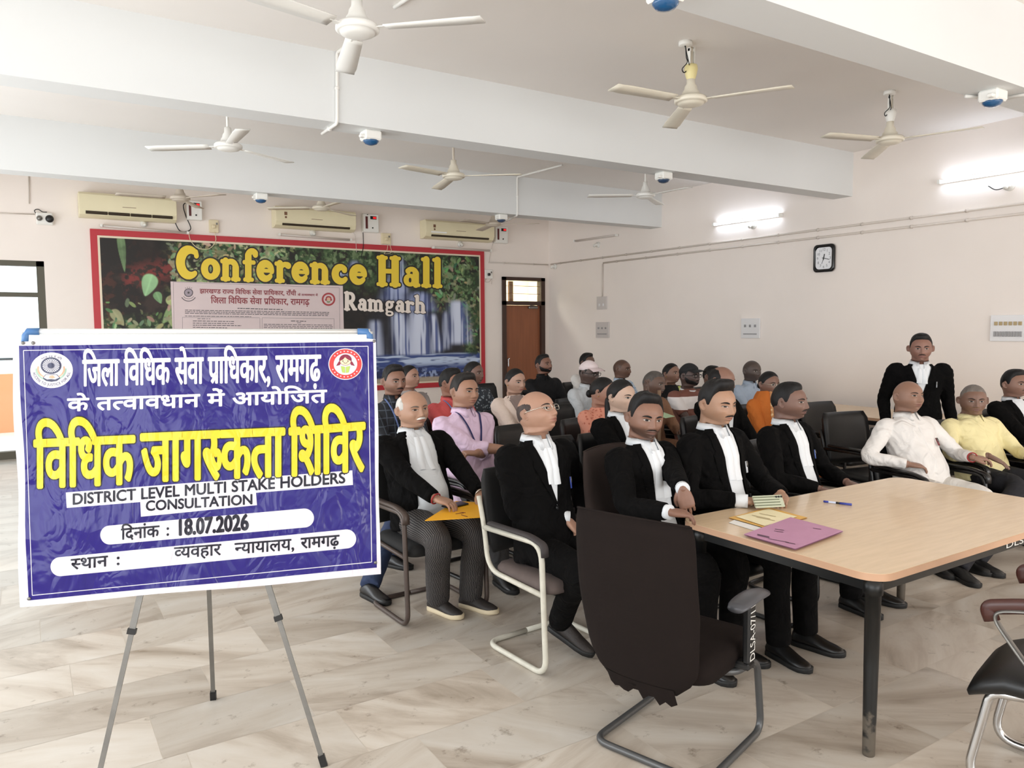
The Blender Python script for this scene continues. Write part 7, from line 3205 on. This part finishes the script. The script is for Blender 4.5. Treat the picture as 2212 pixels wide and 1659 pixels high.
CH = {1: ('brown', 'brown tube visitor chair under the old man with the yellow folder'), 2: ('cream', 'cream tube visitor chair with dark arm pads under the bald man in glasses'),
      4: ('black', 'black visitor chair of the man holding a phone'), 5: ('black', 'black visitor chair of the last lawyer at the table'), 7: ('black', 'black visitor chair of the bald man in off-white'),
      8: ('black', 'black visitor chair of the man in pale yellow'), 9: ('black', 'black visitor chair at the right edge of the picture'), 10: ('black', 'black visitor chair of the man in the pink shirt'),
      11: ('black', 'black visitor chair of the man in coral red'), 12: ('black', 'black visitor chair of the man in dark checks'), 13: ('black', 'black visitor chair of the woman with grey scarf'),
      14: ('black', 'black visitor chair of the woman by the red mural border'), 15: ('black', 'black visitor chair of the woman in the cream shawl'), 16: ('black', 'black visitor chair of the man in front of the door'),
      17: ('black', 'black visitor chair of the man in the white cap'), 18: ('black', 'black visitor chair of the man behind the white cap'), 19: ('black', 'black visitor chair of the man with shaved head'),
      20: ('black', 'black visitor chair of the woman in the peach sari'), 21: ('black', 'black visitor chair of the woman lawyer'), 22: ('black', 'black visitor chair of the old man resting his cheek'),
      23: ('black', 'black visitor chair of the woman in lime green'), 24: ('black', 'black visitor chair of the man in the banded T-shirt'), 25: ('black', 'black visitor chair of the balding man behind the phone holder'),
      26: ('black', 'black visitor chair behind the balding man'), 27: ('black', 'black visitor chair of the dark old man in pale blue'), 28: ('black', 'black visitor chair of the woman in orange')}
for k, (kind, lab) in CH.items():
    p = I[k]['wrl']((0, .085, 0))
    chair_at(kind, p[0], p[1], I[k]['rz'], lab)
# office chair of the man looking at the camera
oc2 = make_office_chair('office_chair', 'grey-brown covered office chair under the man looking at the camera', mat('grey_brown_cover', (58, 49, 46), .9, var=.08, vscale=6, bump=.2, bscale=14, spec=.15), M_tubeg, True, None, 1.02)
p = I[3]['wrl']((0, .06, 0))
oc2.location = (p[0], p[1], 0)
oc2.rotation_euler = (0, 0, I[3]['rz'])

# empty chairs
for (x, y, yaw, lab) in [(5.98, 3.72, -10, 'empty black visitor chair with curved arms between the last lawyer and the bald man'), (6.58, 4.40, -4, 'empty black visitor chair half hidden behind the last lawyer'),
                         (3.02, 3.93, 4, 'empty black visitor chair left of the woman lawyer'), (4.36, 5.70, 6, 'empty black visitor chair left of the man in the white cap'),
                         (5.20, 8.60, 4, 'empty black visitor chair left of the bearded man by the door'), (3.27, 4.66, 4, 'empty black visitor chair right of the pink shirt'),
                         (5.75, 7.80, 0, 'empty black visitor chair right of the bearded man by the door')]:
    chair_at('black', x, y, PI + math.radians(yaw), lab)

# ------------------------------------------------------------------ held and carried things


def thing_box(name, label, cat, c, size, R, mats, extra=None, bev=.004):
    e = empty(name, tuple(c))
    tag(e, label, cat)
    R = np.array(R)
    mb = MB()
    mb.box(np.array(c), size, rot=R, bev=bev)
    mb.build('body', mats, e, world=True)
    if extra:
        extra(e, np.array(c), R)
    return e


# yellow folder and phone on the old man's lap
def lap_sheet(px4, zs, name, label, cat, m, th, text=None):
    C4 = [atz(x, y, z) for (x, y), z in zip(px4, zs)]
    e = empty(name, tuple(sum(C4) / 4))
    tag(e, label, cat)
    mb = MB()
    n = np.cross(C4[1] - C4[0], C4[3] - C4[0])
    n /= np.linalg.norm(n)
    if n[2] < 0:
        n = -n
    V = C4 + [c - n * th for c in C4]
    mb.add(V, [(0, 1, 2, 3), (7, 6, 5, 4), (0, 4, 5, 1), (1, 5, 6, 2), (2, 6, 7, 3), (3, 7, 4, 0)])
    mb.build('cover', m, e, world=True)
    return e, C4, n


fe, fC, fn_ = lap_sheet([(918, 1124), (985, 1082), (1052, 1086), (1052, 1116)], (.665, .675, .675, .665), 'yellow_folder', 'bright yellow folder on the lap of the old man', 'folder', mat('bright_yellow_card', (238, 172, 24), .45), .004)
mb = MB()
fs = Sheet(fC[0] + fn_ * .001, fn_)
for (x, y, w_, sl) in ((985, 1101, 12, -.2), (990, 1106, 16, .1), (984, 1110, 18, -.1), (996, 1112, 14, .3), (1006, 1087, 14, .05), (1026, 1088, 10, 0)):
    fs.line(mb, [(x, y), (x + w_, y + w_ * sl)], 2.2 if y < 1090 else 1.4, 0)
mb.build('ink_marks', mat('dark_red_ink', (110, 40, 24), .6), fe, world=True)
pc = fs.pt(983, 1093, .006)
ax = fs.pt(1000, 1090) - fs.pt(966, 1098)
ax /= np.linalg.norm(ax)
Rp = np.stack([ax, np.cross(fn_, ax), fn_], 1)
thing_box('phone', 'black phone lying on the yellow folder', 'phone', pc, (.15, .075, .009), Rp, mat('phone_black', (22, 22, 26), .25))

# patterned phone of the moustached man
c0 = atD(1660, 1083, 3.96)
ax = np.array([.84, -.54, .04])
ax /= np.linalg.norm(ax)
nn = np.cross(ax, np.cross(np.array([-.3, -.6, .75]), ax))
nn /= np.linalg.norm(nn)
Rp = np.stack([ax, np.cross(nn, ax), nn], 1)


def cams(e, c, R):
    mb = MB()
    for k in range(3):
        mb.tube([c + R @ np.array([.045 + k * .013 - .0, .022, .005]), c + R @ np.array([.045 + k * .013, .022, .0075])], .0055, 12)
    mb.build('camera_lens', M_black, e, world=True)
    mb = MB()
    for k in range(4):
        mb.box(c + R @ np.array([-.01, -.027 + k * .017, .0052]), (.135, .004, .001), rot=R)
    mb.build('case_stripe', mat('olive_stripe', (86, 92, 66), .5), e, world=True)


thing_box('phone', 'pale green striped phone held by the moustached man behind the table edge', 'phone', c0, (.155, .076, .009), Rp, mat('phone_sage', (184, 188, 164), .35), cams)

# pens clipped in breast pockets


def pocket_pen(k, v, x, rgb, label, n=1):
    info = I[k]
    for i in range(n):
        p = info['surf'](v, x + i * .012, .015)
        q = info['surf'](v - .11, x + i * .012, .015)
        a, b = info['wrl'](p), info['wrl'](q)
        e = empty('pen', tuple(b))
        tag(e, label if n == 1 else label % ('first', 'second')[i], 'pen', None)
        mb = MB()
        mb.tube([b, a], .0045, 8)
        mb.build('barrel', mat('pen_%d_%d_%d' % rgb, rgb, .3), e, world=True)
        mb = MB()
        d = info['Rw'] @ info['Nf']
        mb.tube([a + d * .006, a * .5 + b * .5 + d * .007], .0022, 6)
        mb.build('clip', M_steel, e, world=True)


pocket_pen(3, .62, -.125, (70, 84, 170), 'blue pen in the breast pocket of the man looking at the camera')
pocket_pen(4, .64, -.120, (226, 228, 232), '%s white pen in the breast pocket of the man with the phone', 2)
pocket_pen(5, .62, -.125, (110, 132, 200), 'blue pen in the breast pocket of the last lawyer at the table')
pocket_pen(2, .60, -.120, (62, 80, 160), 'blue pen in the coat of the bald man in glasses')
pocket_pen(7, .60, -.105, (110, 36, 40), '%s dark red pen in the pocket of the off-white shirt', 2)
pocket_pen(6, .66, -.115, (200, 202, 206), 'silver pen in the pocket of the standing man')

# green paper on the lap behind and stick of the old man
c1_ = atD(1436, 897, 7.0)
thing_box('green_paper', 'pale green paper on a lap behind the man looking at the camera', 'paper', c1_, (.17, .12, .004), rotm('Z', .3) @ rotm('X', .25), mat('green_paper', (176, 206, 166), .6))
a, b = atD(1424, 843, 7.15), atD(1425, 905, 7.05)
e = empty('walking_stick', tuple(b))
tag(e, 'pale wooden stick held upright in front of the old man in tan', 'stick')
b2 = b.copy()
b2[2] = .0
mb = MB()
mb.tube([a, b2], .016, 10)
mb.build('shaft', mat('pale_wood', (152, 124, 100), .6, var=.08), e, world=True)
bpy.context.view_layer.update()
